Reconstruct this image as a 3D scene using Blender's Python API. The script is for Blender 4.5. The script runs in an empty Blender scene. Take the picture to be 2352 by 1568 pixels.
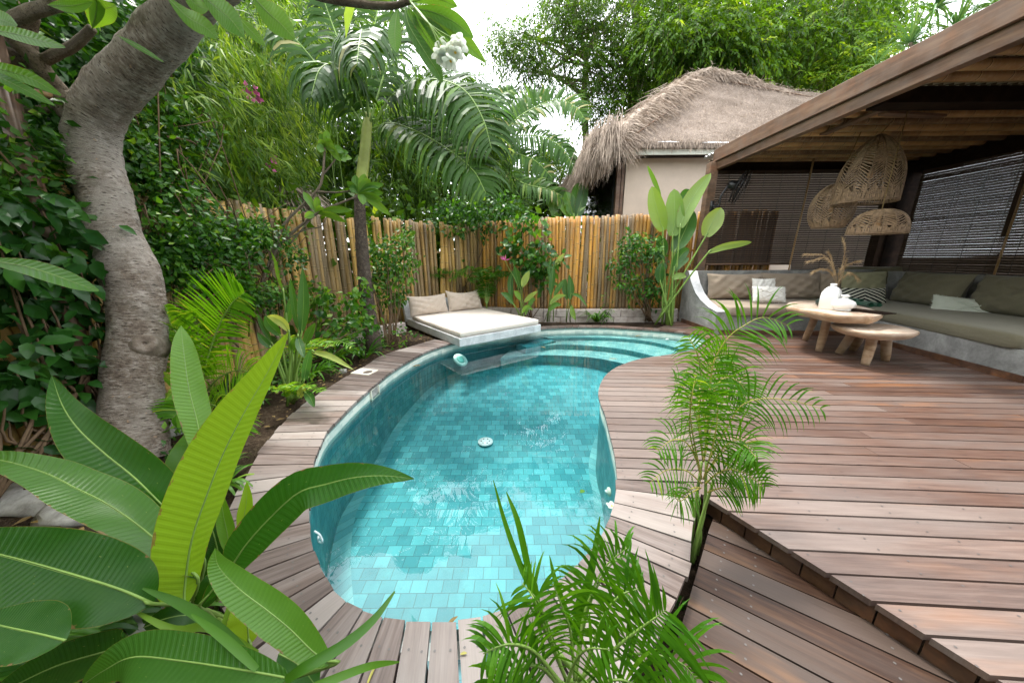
import bpy, math, random
import numpy as np
from mathutils import Vector, noise as mnoise
RS=np.random.RandomState(7); random.seed(7)
scene=bpy.context.scene
COL=scene.collection
# ---------------------------------------------------------------- camera
FPX=745.0; PITCH=math.radians(14.6); ROLL=.008; H=1.25
F_=np.array([0,math.cos(PITCH),-math.sin(PITCH)]); U0=np.array([0,math.sin(PITCH),math.cos(PITCH)]); R0=np.array([1.,0,0])
R_=math.cos(ROLL)*R0-math.sin(ROLL)*U0; U_=math.sin(ROLL)*R0+math.cos(ROLL)*U0
CAM=np.array([0,0,H])
def ray(x,y): return F_+(x-1176)/FPX*R_-(y-784)/FPX*U_
def Z(x,y,z=0.): d=ray(x,y); return CAM+d*(z-H)/d[2]        # point of the level z
def Y(x,y,yv): d=ray(x,y); return CAM+d*yv/d[1]              # point of the wall plane y
def X(x,y,xv): d=ray(x,y); return CAM+d*xv/d[0]
def T(x,y,t): return CAM+ray(x,y)*t
cd=bpy.data.cameras.new('camera'); co=bpy.data.objects.new('camera',cd); COL.objects.link(co); scene.camera=co
cd.sensor_width=36; cd.lens=36*FPX/2352; cd.clip_start=.02; cd.clip_end=400
from mathutils import Matrix
co.matrix_world=Matrix([[R_[0],U_[0],-F_[0],0],[R_[1],U_[1],-F_[1],0],[R_[2],U_[2],-F_[2],H],[0,0,0,1]])
def nrm(v):
    v=np.asarray(v,float); n=np.linalg.norm(v,axis=-1,keepdims=True); return v/np.maximum(n,1e-9)
# ---------------------------------------------------------------- mesh builder
WL={}
class MB:
    def __init__(s): s.V=[];s.I=[];s.S=[];s.A=[];s.UV=[];s.M=[];s.n=0
    def add(s,V,Fc,rv=.5,uv=None,mi=0):
        V=np.asarray(V,float).reshape(-1,3); s.V.append(V)
        if isinstance(Fc,np.ndarray):
            k=Fc.shape[1]; s.I.append((Fc+s.n).ravel()); m=len(Fc); s.S.append(np.full(m,k))
        else:
            m=len(Fc); s.I.append(np.array([i+s.n for f in Fc for i in f],int)); s.S.append(np.array([len(f) for f in Fc],int))
        s.A.append(np.broadcast_to(np.asarray(rv,float),(m,)).copy()); s.M.append(np.full(m,mi))
        s.UV.append(np.zeros((len(V),2)) if uv is None else np.asarray(uv,float)); s.n+=len(V)
    def build(s,name,mats,parent=None,loc=None,smooth=True):
        me=bpy.data.meshes.new(name)
        V=np.concatenate(s.V);I=np.concatenate(s.I);S=np.concatenate(s.S)
        off=np.zeros(3)
        if parent is not None: off=WL[parent.name]
        elif loc is not None: off=np.array(loc,float)
        me.vertices.add(len(V)); me.vertices.foreach_set('co',(V-off).ravel())
        me.loops.add(len(I)); me.loops.foreach_set('vertex_index',I)
        me.polygons.add(len(S)); st=np.concatenate([[0],np.cumsum(S)[:-1]])
        me.polygons.foreach_set('loop_start',st); me.polygons.foreach_set('loop_total',S)
        me.polygons.foreach_set('material_index',np.concatenate(s.M))
        me.polygons.foreach_set('use_smooth',np.full(len(S),smooth))
        me.update(calc_edges=True)
        a=me.attributes.new('rv','FLOAT','FACE'); a.data.foreach_set('value',np.concatenate(s.A))
        uvl=me.uv_layers.new(name='UVMap'); uvl.data.foreach_set('uv',np.concatenate(s.UV)[I].ravel())
        if not isinstance(mats,(list,tuple)): mats=[mats]
        for m in mats: me.materials.append(m)
        me.validate()
        o=bpy.data.objects.new(name,me); COL.objects.link(o)
        if parent is not None: o.parent=parent; WL[o.name]=off
        elif loc is not None: o.location=loc; WL[o.name]=off
        else: WL[o.name]=off
        return o
def tag(o,label=None,cat=None,group=None,kind=None):
    if label: o['label']=label
    if cat: o['category']=cat
    if group: o['group']=group
    if kind: o['kind']=kind
    return o
def thing(name,loc,label,cat,group=None):
    o=bpy.data.objects.new(name,None); COL.objects.link(o); o.location=tuple(loc); o.empty_display_size=.1
    WL[o.name]=np.array(loc,float); return tag(o,label,cat,group)
def box(mb,c,ax,h,rv=.5,mi=0,ch=0.0):
    """oriented box, axes rows ax, half sizes h; ch = chamfer"""
    c=np.array(c,float);ax=np.array(ax,float);h=np.array(h,float)
    if ch<=0:
        s=np.array([[x,y,z] for x in(-1,1) for y in(-1,1) for z in(-1,1)],float)*h
        V=c+s@ax; Fc=[(0,1,3,2),(4,6,7,5),(0,4,5,1),(2,3,7,6),(0,2,6,4),(1,5,7,3)]
        uv=s[:,:2]; mb.add(V,Fc,rv,uv,mi); return
    # chamfered: rings along z
    def ring(hx,hy,z,k):
        return [(-hx+k,-hy,z),(hx-k,-hy,z),(hx,-hy+k,z),(hx,hy-k,z),(hx-k,hy,z),(-hx+k,hy,z),(-hx,hy-k,z),(-hx,-hy+k,z)]
    x,y,z=h; L=ring(x-ch,y-ch,-z,ch)+ring(x,y,-z+ch,ch)+ring(x,y,z-ch,ch)+ring(x-ch,y-ch,z,ch)
    s=np.array(L); V=c+s@ax; Fc=[tuple(reversed(range(8))),tuple(range(24,32))]
    for r in range(3):
        for i in range(8): j=(i+1)%8; Fc.append((r*8+i,r*8+j,r*8+8+j,r*8+8+i))
    mb.add(V,Fc,rv,s[:,:2],mi)
AX=np.eye(3)
def abox(mb,x0,x1,y0,y1,z0,z1,rv=.5,mi=0,ch=0): box(mb,((x0+x1)/2,(y0+y1)/2,(z0+z1)/2),AX,((x1-x0)/2,(y1-y0)/2,(z1-z0)/2),rv,mi,ch)
def beam(mb,a,b,w,h,up=(0,0,1),rv=.5,mi=0,ch=0):
    a=np.array(a,float);b=np.array(b,float);d=nrm(b-a);s=nrm(np.cross(d,up));u=np.cross(s,d)
    box(mb,(a+b)/2,np.array([d,s,u]),(np.linalg.norm(b-a)/2,w/2,h/2),rv,mi,ch)
def prism(mb,poly,z0,z1,rv=.5,mi=0,uvrot=0.,uvo=(0,0)):
    P=np.array(poly,float);n=len(P)
    if n<3:return
    ar=np.sum(P[:,0]*np.roll(P[:,1],-1)-P[:,1]*np.roll(P[:,0],-1))
    if abs(ar)<1e-5:return
    if ar<0:P=P[::-1]
    V=np.concatenate([np.c_[P,np.full(n,z0)],np.c_[P,np.full(n,z1)]])
    Fc=[tuple(reversed(range(n))),tuple(range(n,2*n))]+[(i,(i+1)%n,n+(i+1)%n,n+i) for i in range(n)]
    c,s=math.cos(uvrot),math.sin(uvrot); uv=np.c_[P[:,0]*c+P[:,1]*s+uvo[0],-P[:,0]*s+P[:,1]*c+uvo[1]]
    mb.add(V,Fc,rv,np.concatenate([uv,uv]),mi)
def clip(poly,nx,ny,d):      # keep nx*x+ny*y<=d
    out=[];n=len(poly)
    for i in range(n):
        a=poly[i];b=poly[(i+1)%n];fa=nx*a[0]+ny*a[1]-d;fb=nx*b[0]+ny*b[1]-d
        if fa<=0: out.append(a)
        if (fa<0)!=(fb<0) and fa!=fb:
            t=fa/(fa-fb); out.append((a[0]+(b[0]-a[0])*t,a[1]+(b[1]-a[1])*t))
    return out
def frames(P):
    P=np.array(P,float); Tn=nrm(np.gradient(P,axis=0)); u=np.array([0,0,1.]) if abs(Tn[0][2])<.9 else np.array([1.,0,0])
    S=[];s=nrm(np.cross(Tn[0],u))
    for t in Tn:
        s=nrm(s-t*np.dot(s,t)); S.append(s)
    S=np.array(S); return Tn,S,np.cross(S,Tn)
def tube(mb,P,r,n=8,rv=.5,mi=0,jit=0.,cap=True):
    P=np.array(P,float);k=len(P);r=np.broadcast_to(np.asarray(r,float),(k,)); Tn,S,B=frames(P)
    a=np.linspace(0,2*math.pi,n,endpoint=False); L=np.concatenate([[0],np.cumsum(np.linalg.norm(np.diff(P,axis=0),axis=1))])
    rr=r[:,None]*(1+jit*(RS.rand(k,n)-.5))
    V=P[:,None]+rr[...,None]*(np.cos(a)[None,:,None]*S[:,None]+np.sin(a)[None,:,None]*B[:,None])
    uv=np.stack(np.broadcast_arrays(a[None,:]/(2*math.pi),L[:,None]),-1).reshape(-1,2)
    i=np.arange(k-1)[:,None]*n; j=np.arange(n)[None,:]; j2=(j+1)%n
    Fq=np.stack([i+j,i+j2,i+n+j2,i+n+j],-1).reshape(-1,4); Fl=[tuple(f) for f in Fq]
    if cap: Fl+= [tuple(range(n))[::-1],tuple(range((k-1)*n,k*n))]
    mb.add(V.reshape(-1,3),Fl,rv,uv,mi)
def spline(P,n):
    P=np.array(P,float);k=len(P)
    if k<3:
        t=np.linspace(0,1,n)[:,None]; return P[0]*(1-t)+P[-1]*t
    Q=np.concatenate([[2*P[0]-P[1]],P,[2*P[-1]-P[-2]]]); out=[]
    for u in np.linspace(0,k-1,n):
        i=min(int(u),k-2);t=u-i;a,b,c,d=Q[i],Q[i+1],Q[i+2],Q[i+3]
        out.append(.5*((2*b)+(c-a)*t+(2*a-5*b+4*c-d)*t*t+(3*b-a-3*c+d)*t**3))
    return np.array(out)
def lathe(mb,c,prof,n=24,rv=.5,mi=0,axis=None,sq=None):
    """prof list (r,z); sq: superellipse"""
    a=np.linspace(0,2*math.pi,n,endpoint=False); k=len(prof);V=[]
    A=AX if axis is None else axis
    for r,z in prof:
        for t in a:
            V.append(np.array(c)+np.array([r*math.cos(t),r*math.sin(t),z])@A)
    Fl=[(i*n+j,i*n+(j+1)%n,i*n+n+(j+1)%n,i*n+n+j) for i in range(k-1) for j in range(n)]
    if prof[0][0]>1e-4:Fl.append(tuple(reversed(range(n))))
    if prof[-1][0]>1e-4:Fl.append(tuple(range((k-1)*n,k*n)))
    mb.add(V,Fl,rv,None,mi)
# ---------------------------------------------------------------- materials
def newmat(name):
    m=bpy.data.materials.new(name); m.use_nodes=True; nt=m.node_tree; nt.nodes.clear()
    out=nt.nodes.new('ShaderNodeOutputMaterial'); return m,nt,out
class NT:
    def __init__(s,nt): s.nt=nt
    def n(s,t,**k):
        x=s.nt.nodes.new(t)
        for a,b in k.items(): setattr(x,a,b)
        return x
    def l(s,a,b): s.nt.links.new(a,b)
    def set(s,node,**k):
        for a,b in k.items():
            a=a.replace('_',' '); node.inputs[a].default_value=b
def ramp(N,fac,stops,interp='LINEAR'):
    r=N.n('ShaderNodeValToRGB'); r.color_ramp.interpolation=interp; e=r.color_ramp.elements
    while len(e)<len(stops): e.new(.5)
    for i,(p,c) in enumerate(stops): e[i].position=p; e[i].color=(*c,1) if len(c)==3 else c
    if fac is not None: N.l(fac,r.inputs[0])
    return r.outputs[0]
def mix(N,f,a,b,mode='MIX'):
    m=N.n('ShaderNodeMix',data_type='RGBA',blend_type=mode)
    if isinstance(f,(int,float)): m.inputs[0].default_value=f
    else: N.l(f,m.inputs[0])
    for i,v in ((6,a),(7,b)):
        if isinstance(v,tuple): m.inputs[i].default_value=(*v,1)
        else: N.l(v,m.inputs[i])
    return m.outputs[2]
def math_(N,op,a,b=None,c=None):
    m=N.n('ShaderNodeMath',operation=op)
    for i,v in enumerate((a,b,c)):
        if v is None: continue
        if isinstance(v,(int,float)): m.inputs[i].default_value=v
        else: N.l(v,m.inputs[i])
    return m.outputs[0]
def coords(N,kind='Object',scale=(1,1,1),rot=(0,0,0)):
    t=N.n('ShaderNodeTexCoord'); mp=N.n('ShaderNodeMapping'); mp.inputs['Scale'].default_value=scale; mp.inputs['Rotation'].default_value=rot
    N.l(t.outputs[kind],mp.inputs[0]); return mp.outputs[0]
def noise(N,co,scale,detail=4,rough=.55,dist=0.):
    x=N.n('ShaderNodeTexNoise'); N.set(x,Scale=scale,Detail=detail,Roughness=rough,Distortion=dist); N.l(co,x.inputs['Vector']); return x.outputs['Fac']
def attr(N,name='rv'):
    return N.n('ShaderNodeAttribute',attribute_name=name).outputs['Fac']
def bump(N,h,strength=.3,dist=.01):
    b=N.n('ShaderNodeBump'); N.set(b,Strength=strength,Distance=dist); N.l(h,b.inputs['Height']); return b.outputs[0]
def princ(N,out,col,rough=.6,spec=.4,nor=None,**k):
    p=N.n('ShaderNodeBsdfPrincipled')
    if isinstance(col,tuple): p.inputs['Base Color'].default_value=(*col,1)
    else: N.l(col,p.inputs['Base Color'])
    if isinstance(rough,(int,float)): p.inputs['Roughness'].default_value=rough
    else: N.l(rough,p.inputs['Roughness'])
    p.inputs['Specular IOR Level'].default_value=spec
    if nor is not None: N.l(nor,p.inputs['Normal'])
    for a,b in k.items(): p.inputs[a.replace('_',' ')].default_value=b
    if out is not None: N.l(p.outputs[0],out.inputs[0])
    return p
def leafmat(name,stops,trans=.4,tcol=1.9,rough=.38,spec=.5,big=False,veins=26,yel=(1.5,1.25,.35)):
    m,nt,out=newmat(name);N=NT(nt)
    c=ramp(N,attr(N),stops); nor=None
    if big:
        tc=N.n('ShaderNodeTexCoord'); sp=N.n('ShaderNodeSeparateXYZ'); N.l(tc.outputs['UV'],sp.inputs[0])
        av=math_(N,'ABSOLUTE',sp.outputs[1])
        ph=math_(N,'ADD',math_(N,'MULTIPLY',sp.outputs[0],veins*6.283),math_(N,'MULTIPLY',av,-9.))
        w=math_(N,'SINE',ph); w01=math_(N,'MULTIPLY_ADD',w,.5,.5)
        fine=math_(N,'MULTIPLY_ADD',math_(N,'SINE',math_(N,'MULTIPLY',ph,3.)),.5,.5)
        n1=noise(N,coords(N,'UV',(6,2,1)),1.5,5)
        c=mix(N,math_(N,'MULTIPLY',n1,.45),c,mix(N,.35,c,(.12,.24,.02)))
        c=mix(N,math_(N,'MULTIPLY',w01,.12),c,mix(N,1.,c,(.5,.55,.45),'MULTIPLY'))
        mid=math_(N,'LESS_THAN',av,.035); c=mix(N,math_(N,'MULTIPLY',mid,.75),c,(.22,.36,.09))
        edge=math_(N,'GREATER_THAN',av,.985); c=mix(N,math_(N,'MULTIPLY',edge,.6),c,(.25,.22,.05))
        en=noise(N,coords(N,'UV',(7,1.5,1)),1.3,4,.7); eb=math_(N,'GREATER_THAN',math_(N,'ADD',math_(N,'MULTIPLY',av,.62),en),1.18); c=mix(N,math_(N,'MULTIPLY',eb,.8),c,(.22,.13,.06))
        st_=noise(N,coords(N,'UV',(3,26,1)),1.,3); c=mix(N,math_(N,'MULTIPLY',st_,.4),c,mix(N,1.,c,(1.5,1.35,1.2),'MULTIPLY'))
        sp2=noise(N,coords(N,'UV',(40,12,1)),1.,2); spot=math_(N,'GREATER_THAN',sp2,.74); c=mix(N,math_(N,'MULTIPLY',spot,.5),c,(.3,.36,.1))
        nor=bump(N,math_(N,'ADD',math_(N,'MULTIPLY',w01,.8),math_(N,'MULTIPLY',fine,.2)),.26,.005)
    else:
        n1=noise(N,coords(N,'Object'),9,2); c=mix(N,math_(N,'MULTIPLY',n1,.5),c,mix(N,1.,c,(.55,.7,.5),'MULTIPLY'))
    p=princ(N,None,c,rough,spec,nor)
    t=N.n('ShaderNodeBsdfTranslucent'); N.l(mix(N,1.,c,(yel[0]*tcol/1.9,yel[1]*tcol/1.9,yel[2]*tcol/1.9),'MULTIPLY'),t.inputs[0])
    ms=N.n('ShaderNodeMixShader'); ms.inputs[0].default_value=trans; N.l(p.outputs[0],ms.inputs[1]); N.l(t.outputs[0],ms.inputs[2]); N.l(ms.outputs[0],out.inputs[0])
    return m
MT={}
G=lambda *a:list(a)
MT['bigleaf']=leafmat('broad leaf',[(0,(.009,.055,.006)),(.35,(.020,.105,.010)),(.6,(.065,.18,.028)),(.8,(.14,.32,.018)),(1,(.28,.45,.025))],.42,2.2,.27,.42,True,46)
MT['frangi']=leafmat('frangipani leaf',[(0,(.03,.1,.025)),(.5,(.07,.2,.03)),(1,(.16,.32,.05))],.45,2.1,.4,.45,True,18)
MT['palm']=leafmat('palm leaf',[(0,(.018,.055,.009)),(.5,(.045,.12,.013)),(.85,(.12,.23,.025)),(.93,(.3,.3,.11)),(1,(.42,.38,.18))],.4,1.9,.45,.2)
MT['areca']=leafmat('areca leaf',[(0,(.035,.13,.008)),(.5,(.08,.24,.010)),(.85,(.17,.38,.018)),(1,(.34,.46,.05))],.5,2.1,.42,.25)
MT['bamboo']=leafmat('bamboo leaf',[(0,(.012,.035,.003)),(.35,(.045,.11,.007)),(.65,(.095,.20,.015)),(1,(.28,.40,.06))],.52,2.4,.5,.22)
MT['shrub']=leafmat('shrub leaf',[(0,(.010,.05,.006)),(.5,(.036,.13,.011)),(.85,(.11,.26,.022)),(1,(.24,.38,.05))],.42,2.1,.38,.35)
MT['darkleaf']=leafmat('glossy dark leaf',[(0,(.01,.05,.008)),(.5,(.022,.09,.012)),(.9,(.05,.16,.02)),(1,(.13,.3,.03))],.3,1.9,.33,.3)
MT['tree']=leafmat('tree leaf',[(0,(.014,.045,.005)),(.5,(.05,.125,.009)),(.85,(.12,.24,.018)),(1,(.26,.38,.045))],.52,2.4,.5,.25)
MT['dryleaf']=leafmat('dry leaf',[(0,(.12,.07,.03)),(1,(.4,.26,.1))],.3,1.2,.6,.3,yel=(1,.9,.7))
MT['blind_leaf']=None
def woodmat(name,cols,rough=.55,spec=.35,grain=(.6,14,14),gs=3.,kind='UV',greyc=(.30,.27,.26),grey=.6,patch=(.42,.17,.07),pf=.45,fine=False,wear=False):
    m,nt,out=newmat(name);N=NT(nt)
    co=coords(N,kind,grain); rv=attr(N)
    off=N.n('ShaderNodeVectorMath',operation='ADD'); N.l(co,off.inputs[0]); cb=N.n('ShaderNodeCombineXYZ'); N.l(math_(N,'MULTIPLY',rv,57.),cb.inputs[0]);N.l(math_(N,'MULTIPLY',rv,31.),cb.inputs[1]); N.l(cb.outputs[0],off.inputs[1])
    g=noise(N,off.outputs[0],gs,7,.62,.4)
    c=ramp(N,g,[(.28,cols[0]),(.5,cols[1]),(.72,cols[2])])
    n2=noise(N,coords(N,kind,(.7,3,3)),1.6,5,.6); 
    c=mix(N,ramp(N,math_(N,'ADD',n2,math_(N,'MULTIPLY_ADD',rv,.3,-.15)),[(.40,(0,0,0)),(.62,(grey,)*3)]),c,greyc)
    n3=noise(N,coords(N,kind,(.8,4,4),(0,0,.02)),1.1,4,.6); c=mix(N,ramp(N,n3,[(.56,(0,0,0)),(.72,(pf,)*3)]),c,patch)
    if wear:   # boards out in the rain have greyed, those under the roof keep their brown
        gm=N.n('ShaderNodeNewGeometry'); sp=N.n('ShaderNodeSeparateXYZ'); N.l(gm.outputs['Position'],sp.inputs[0]); wn=noise(N,gm.outputs['Position'],1.1,4,.6)
        wv=math_(N,'ADD',math_(N,'MULTIPLY_ADD',sp.outputs[0],-.42,1.35),math_(N,'MULTIPLY_ADD',wn,1.6,-.8))
        m2=N.n('ShaderNodeMapRange'); m2.inputs[1].default_value=0; m2.inputs[2].default_value=1; m2.inputs[4].default_value=.66; N.l(wv,m2.inputs[0])
        c=mix(N,m2.outputs[0],c,mix(N,g,(.17,.138,.127),(.38,.335,.315)))
    if fine:
        gf=noise(N,coords(N,kind,(3,140,140)),1.5,4,.7); c=mix(N,math_(N,'MULTIPLY',gf,.75),c,mix(N,1.,c,(.45,.42,.4),'MULTIPLY')); 
        g=math_(N,'ADD',math_(N,'MULTIPLY',g,.6),math_(N,'MULTIPLY',gf,.5))
        kn=noise(N,coords(N,kind,(5,22,22)),1.,2); c=mix(N,ramp(N,kn,[(.70,(0,0,0)),(.76,(.7,)*3)]),c,(.05,.03,.025))
    c=mix(N,1.,c,ramp(N,rv,[(0,(.64,.62,.62)),(1,(1.0,.97,.94))]),'MULTIPLY')
    b=bump(N,g,.35,.002)
    rr=math_(N,'MULTIPLY_ADD',g,.3,rough-.15)
    princ(N,out,c,rr,spec,b); return m
MT['deck']=woodmat('weathered deck boards',[(.13,.095,.082),(.24,.185,.165),(.36,.30,.275)],.45,.4,(1.5,26,26),2.4,greyc=(.38,.345,.33),grey=.85,patch=(.24,.12,.08),pf=.35,fine=True)
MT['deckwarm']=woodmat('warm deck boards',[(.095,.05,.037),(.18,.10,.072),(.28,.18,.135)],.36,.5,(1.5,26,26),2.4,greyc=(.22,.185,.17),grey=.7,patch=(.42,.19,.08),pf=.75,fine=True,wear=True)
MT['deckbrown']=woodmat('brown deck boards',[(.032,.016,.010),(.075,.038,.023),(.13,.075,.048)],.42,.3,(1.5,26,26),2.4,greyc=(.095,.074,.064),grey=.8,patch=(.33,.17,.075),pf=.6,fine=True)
MT['deckside']=woodmat('brown riser',[(.05,.022,.012),(.1,.045,.022),(.17,.085,.04)],.55,.35,(5,5,5),2.,kind='Object',grey=.1)
MT['timber']=woodmat('brown timber',[(.075,.042,.025),(.15,.085,.05),(.25,.155,.095)],.55,.35,(3,.6,6),3.,kind='Object',greyc=(.2,.16,.13),grey=.35,patch=(.25,.11,.05))
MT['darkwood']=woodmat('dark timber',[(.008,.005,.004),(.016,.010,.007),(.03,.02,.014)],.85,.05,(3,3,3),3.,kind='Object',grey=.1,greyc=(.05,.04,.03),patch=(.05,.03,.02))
MT['tablewood']=woodmat('pale table wood',[(.25,.14,.075),(.45,.30,.18),(.62,.47,.33)],.45,.4,(4,4,10),2.,kind='Object',greyc=(.5,.42,.34),grey=.5,patch=(.2,.11,.06),pf=.35)
def simple(name,col,rough=.6,spec=.4,nscale=20,var=.25,bmp=.2,bd=.003,kind='Object',sc=(1,1,1),**k):
    m,nt,out=newmat(name);N=NT(nt); co=coords(N,kind,sc); n=noise(N,co,nscale,5,.6)
    dark=tuple(x*(1-var) for x in col); lite=tuple(min(1,x*(1+var)) for x in col)
    c=ramp(N,n,[(.3,dark),(.7,lite)]); rv=attr(N); c=mix(N,1.,c,ramp(N,rv,[(0,(.8,.8,.8)),(1,(1.2,1.2,1.2))]),'MULTIPLY')
    princ(N,out,c,rough,spec,bump(N,n,bmp,bd),**k); return m
MT['white']=simple('white ceramic',(.78,.78,.76),.3,.5,5,.03,.05)
MT['black']=simple('black plastic',(.012,.012,.012),.4,.5,10,.1)
MT['rope']=simple('tan cord',(.2,.14,.06),.8,.2,60,.3)
MT['plaster']=simple('cream plaster',(.52,.44,.36),.8,.2,3,.08,.15,.004)
MT['eaves']=simple('pale eaves board',(.50,.52,.45),.6,.3,2,.06)
MT['basin']=simple('cream skimmer plastic',(.72,.68,.56),.45,.4,14,.1)
MT['petal']=leafmat('white petals',[(0,(.84,.84,.80)),(1,(.88,.88,.85))],.5,1.9,.5,.3,yel=(1.,1.,.95))
MT['pink']=simple('pink bracts',(.6,.12,.33),.6,.3,30,.2)
MT['yellow']=simple('yellow petals',(.8,.5,.04),.6,.3,30,.1)
MT['metal']=simple('galvanised sheet',(.6,.6,.6),.35,.5,10,.1,Metallic=.6)
MT['twine']=simple('blue white rope',(.6,.68,.7),.7,.3,40,.2)
MT['opening_shade']=simple('dark window glass',(.02,.025,.025),.08,.6,2,.1)  # near-black colour stands for the deep shade in the hut opening
# concrete
def concrete(name,a,b,c_,sc=3.):
    m,nt,out=newmat(name);N=NT(nt); co=coords(N,'Object'); n=noise(N,co,sc,8,.65,.6); n2=noise(N,co,sc*9,5,.6)
    c=ramp(N,math_(N,'MULTIPLY_ADD',n2,.25,math_(N,'MULTIPLY',n,.8)),[(.33,a),(.52,b),(.72,c_)])
    princ(N,out,c,.55,.35,bump(N,n2,.15,.004)); return m
MT['concrete']=concrete('polished grey concrete',(.13,.13,.125),(.25,.25,.24),(.4,.4,.385),4.)
MT['concrete_lt']=concrete('pale concrete',(.34,.35,.36),(.55,.56,.57),(.7,.71,.72),5.)
MT['wallstone']=concrete('painted masonry',(.30,.24,.21),(.50,.43,.39),(.62,.56,.52),6.)
MT['stone']=concrete('grey stone',(.12,.11,.10),(.3,.29,.27),(.5,.48,.46),7.)
def fabric(name,col,var=.12,sc=220.,fold=0.):
    m,nt,out=newmat(name);N=NT(nt)
    a=noise(N,coords(N,'Object',(1,1,9)),sc/6,3,.5); b=noise(N,coords(N,'Object',(9,9,1)),sc/9,3,.5); w=noise(N,coords(N,'Object'),3.,4)
    f=math_(N,'ADD',math_(N,'MULTIPLY',a,.5),math_(N,'MULTIPLY',b,.5))
    c=ramp(N,math_(N,'MULTIPLY_ADD',w,.4,math_(N,'MULTIPLY',f,.6)),[(.3,tuple(x*(1-var) for x in col)),(.7,tuple(x*(1+var) for x in col))])
    wr=noise(N,coords(N,'Object',(2,2,7)),2.2,4,.6,.8)
    princ(N,out,c,.9,.15,bump(N,math_(N,'ADD',wr,math_(N,'MULTIPLY',f,.05)),.5,.02),Sheen_Weight=.15); return m
MT['beige']=fabric('cream linen',(.62,.55,.48)); MT['pillowbeige']=fabric('taupe linen pillow',(.50,.42,.35))
MT['taupe']=fabric('taupe sofa linen',(.30,.24,.18)); MT['olive']=fabric('olive sofa linen',(.17,.155,.105)); MT['whitecl']=fabric('white cotton',(.72,.70,.65),.08)
MT['cream2']=fabric('pale sage cotton',(.55,.58,.50),.08); MT['khaki']=fabric('khaki cotton',(.30,.29,.18),.08); MT['greent']=fabric('green towel',(.03,.12,.07),.6,60.)
def thatch(name,a,b,c_,str_=(6,6,1.2)):
    m,nt,out=newmat(name);N=NT(nt); co=coords(N,'Object',str_); n=noise(N,co,14,8,.75,.3); n2=noise(N,coords(N,'Object'),1.5,4)
    c=ramp(N,math_(N,'MULTIPLY_ADD',n2,.25,math_(N,'MULTIPLY',n,.85)),[(.38,a),(.53,b),(.68,c_)]); rv=attr(N); c=mix(N,1.,c,ramp(N,rv,[(0,(.6,.6,.6)),(1,(1.35,1.3,1.25))]),'MULTIPLY')
    princ(N,out,c,.9,.1,bump(N,n,.9,.05)); return m
MT['thatch']=thatch('clipped grass thatch',(.05,.038,.03),(.20,.16,.13),(.42,.36,.31),(5,5,7))
MT['thatchs']=simple('straw strands',(.33,.265,.21),.85,.15,8,.35)
# bamboo poles
def poles(name,gold,tan,grey):
    m,nt,out=newmat(name);N=NT(nt); rv=attr(N)
    base=ramp(N,rv,[(0,grey),(.35,tan),(.7,gold),(1,tuple(min(1,x*1.35) for x in gold))])
    n=noise(N,coords(N,'Object',(1,1,.35)),4.,5,.6); n2=noise(N,coords(N,'Object',(9,9,.8)),5,4,.6)
    c=mix(N,ramp(N,n,[(.42,(0,0,0)),(.68,(.75,)*3)]),base,mix(N,1.,base,(.42,.36,.33),'MULTIPLY'))
    c=mix(N,ramp(N,n2,[(.5,(0,0,0)),(.75,(.5,)*3)]),c,(.42,.34,.24))
    n4=noise(N,coords(N,'Object',(1,1,.5)),2.,3); c=mix(N,ramp(N,n4,[(.66,(0,0,0)),(.72,(.5,)*3)]),c,(.05,.04,.035))
    sep=N.n('ShaderNodeSeparateXYZ'); tc=N.n('ShaderNodeTexCoord'); N.l(tc.outputs['UV'],sep.inputs[0])
    nd=math_(N,'ADD',math_(N,'DIVIDE',sep.outputs[1],.31),math_(N,'MULTIPLY',rv,7.)); fr=math_(N,'FRACT',nd)
    dk=math_(N,'LESS_THAN',fr,.03); lt=math_(N,'COMPARE',fr,.045,.015)
    c=mix(N,math_(N,'MULTIPLY',dk,.75),c,(.05,.03,.015)); c=mix(N,math_(N,'MULTIPLY',lt,.4),c,(.6,.45,.25))
    princ(N,out,c,.4,.4,bump(N,math_(N,'SUBTRACT',n2,math_(N,'MULTIPLY',dk,-1.)),.2,.004)); return m
MT['bpole']=poles('golden bamboo',(.56,.28,.055),(.42,.24,.08),(.22,.155,.09))
MT['bpole2']=poles('weathered bamboo',(.48,.30,.09),(.40,.27,.12),(.24,.18,.11))
MT['batten']=poles('ceiling bamboo',(.40,.24,.10),(.3,.18,.08),(.2,.12,.06))
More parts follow.
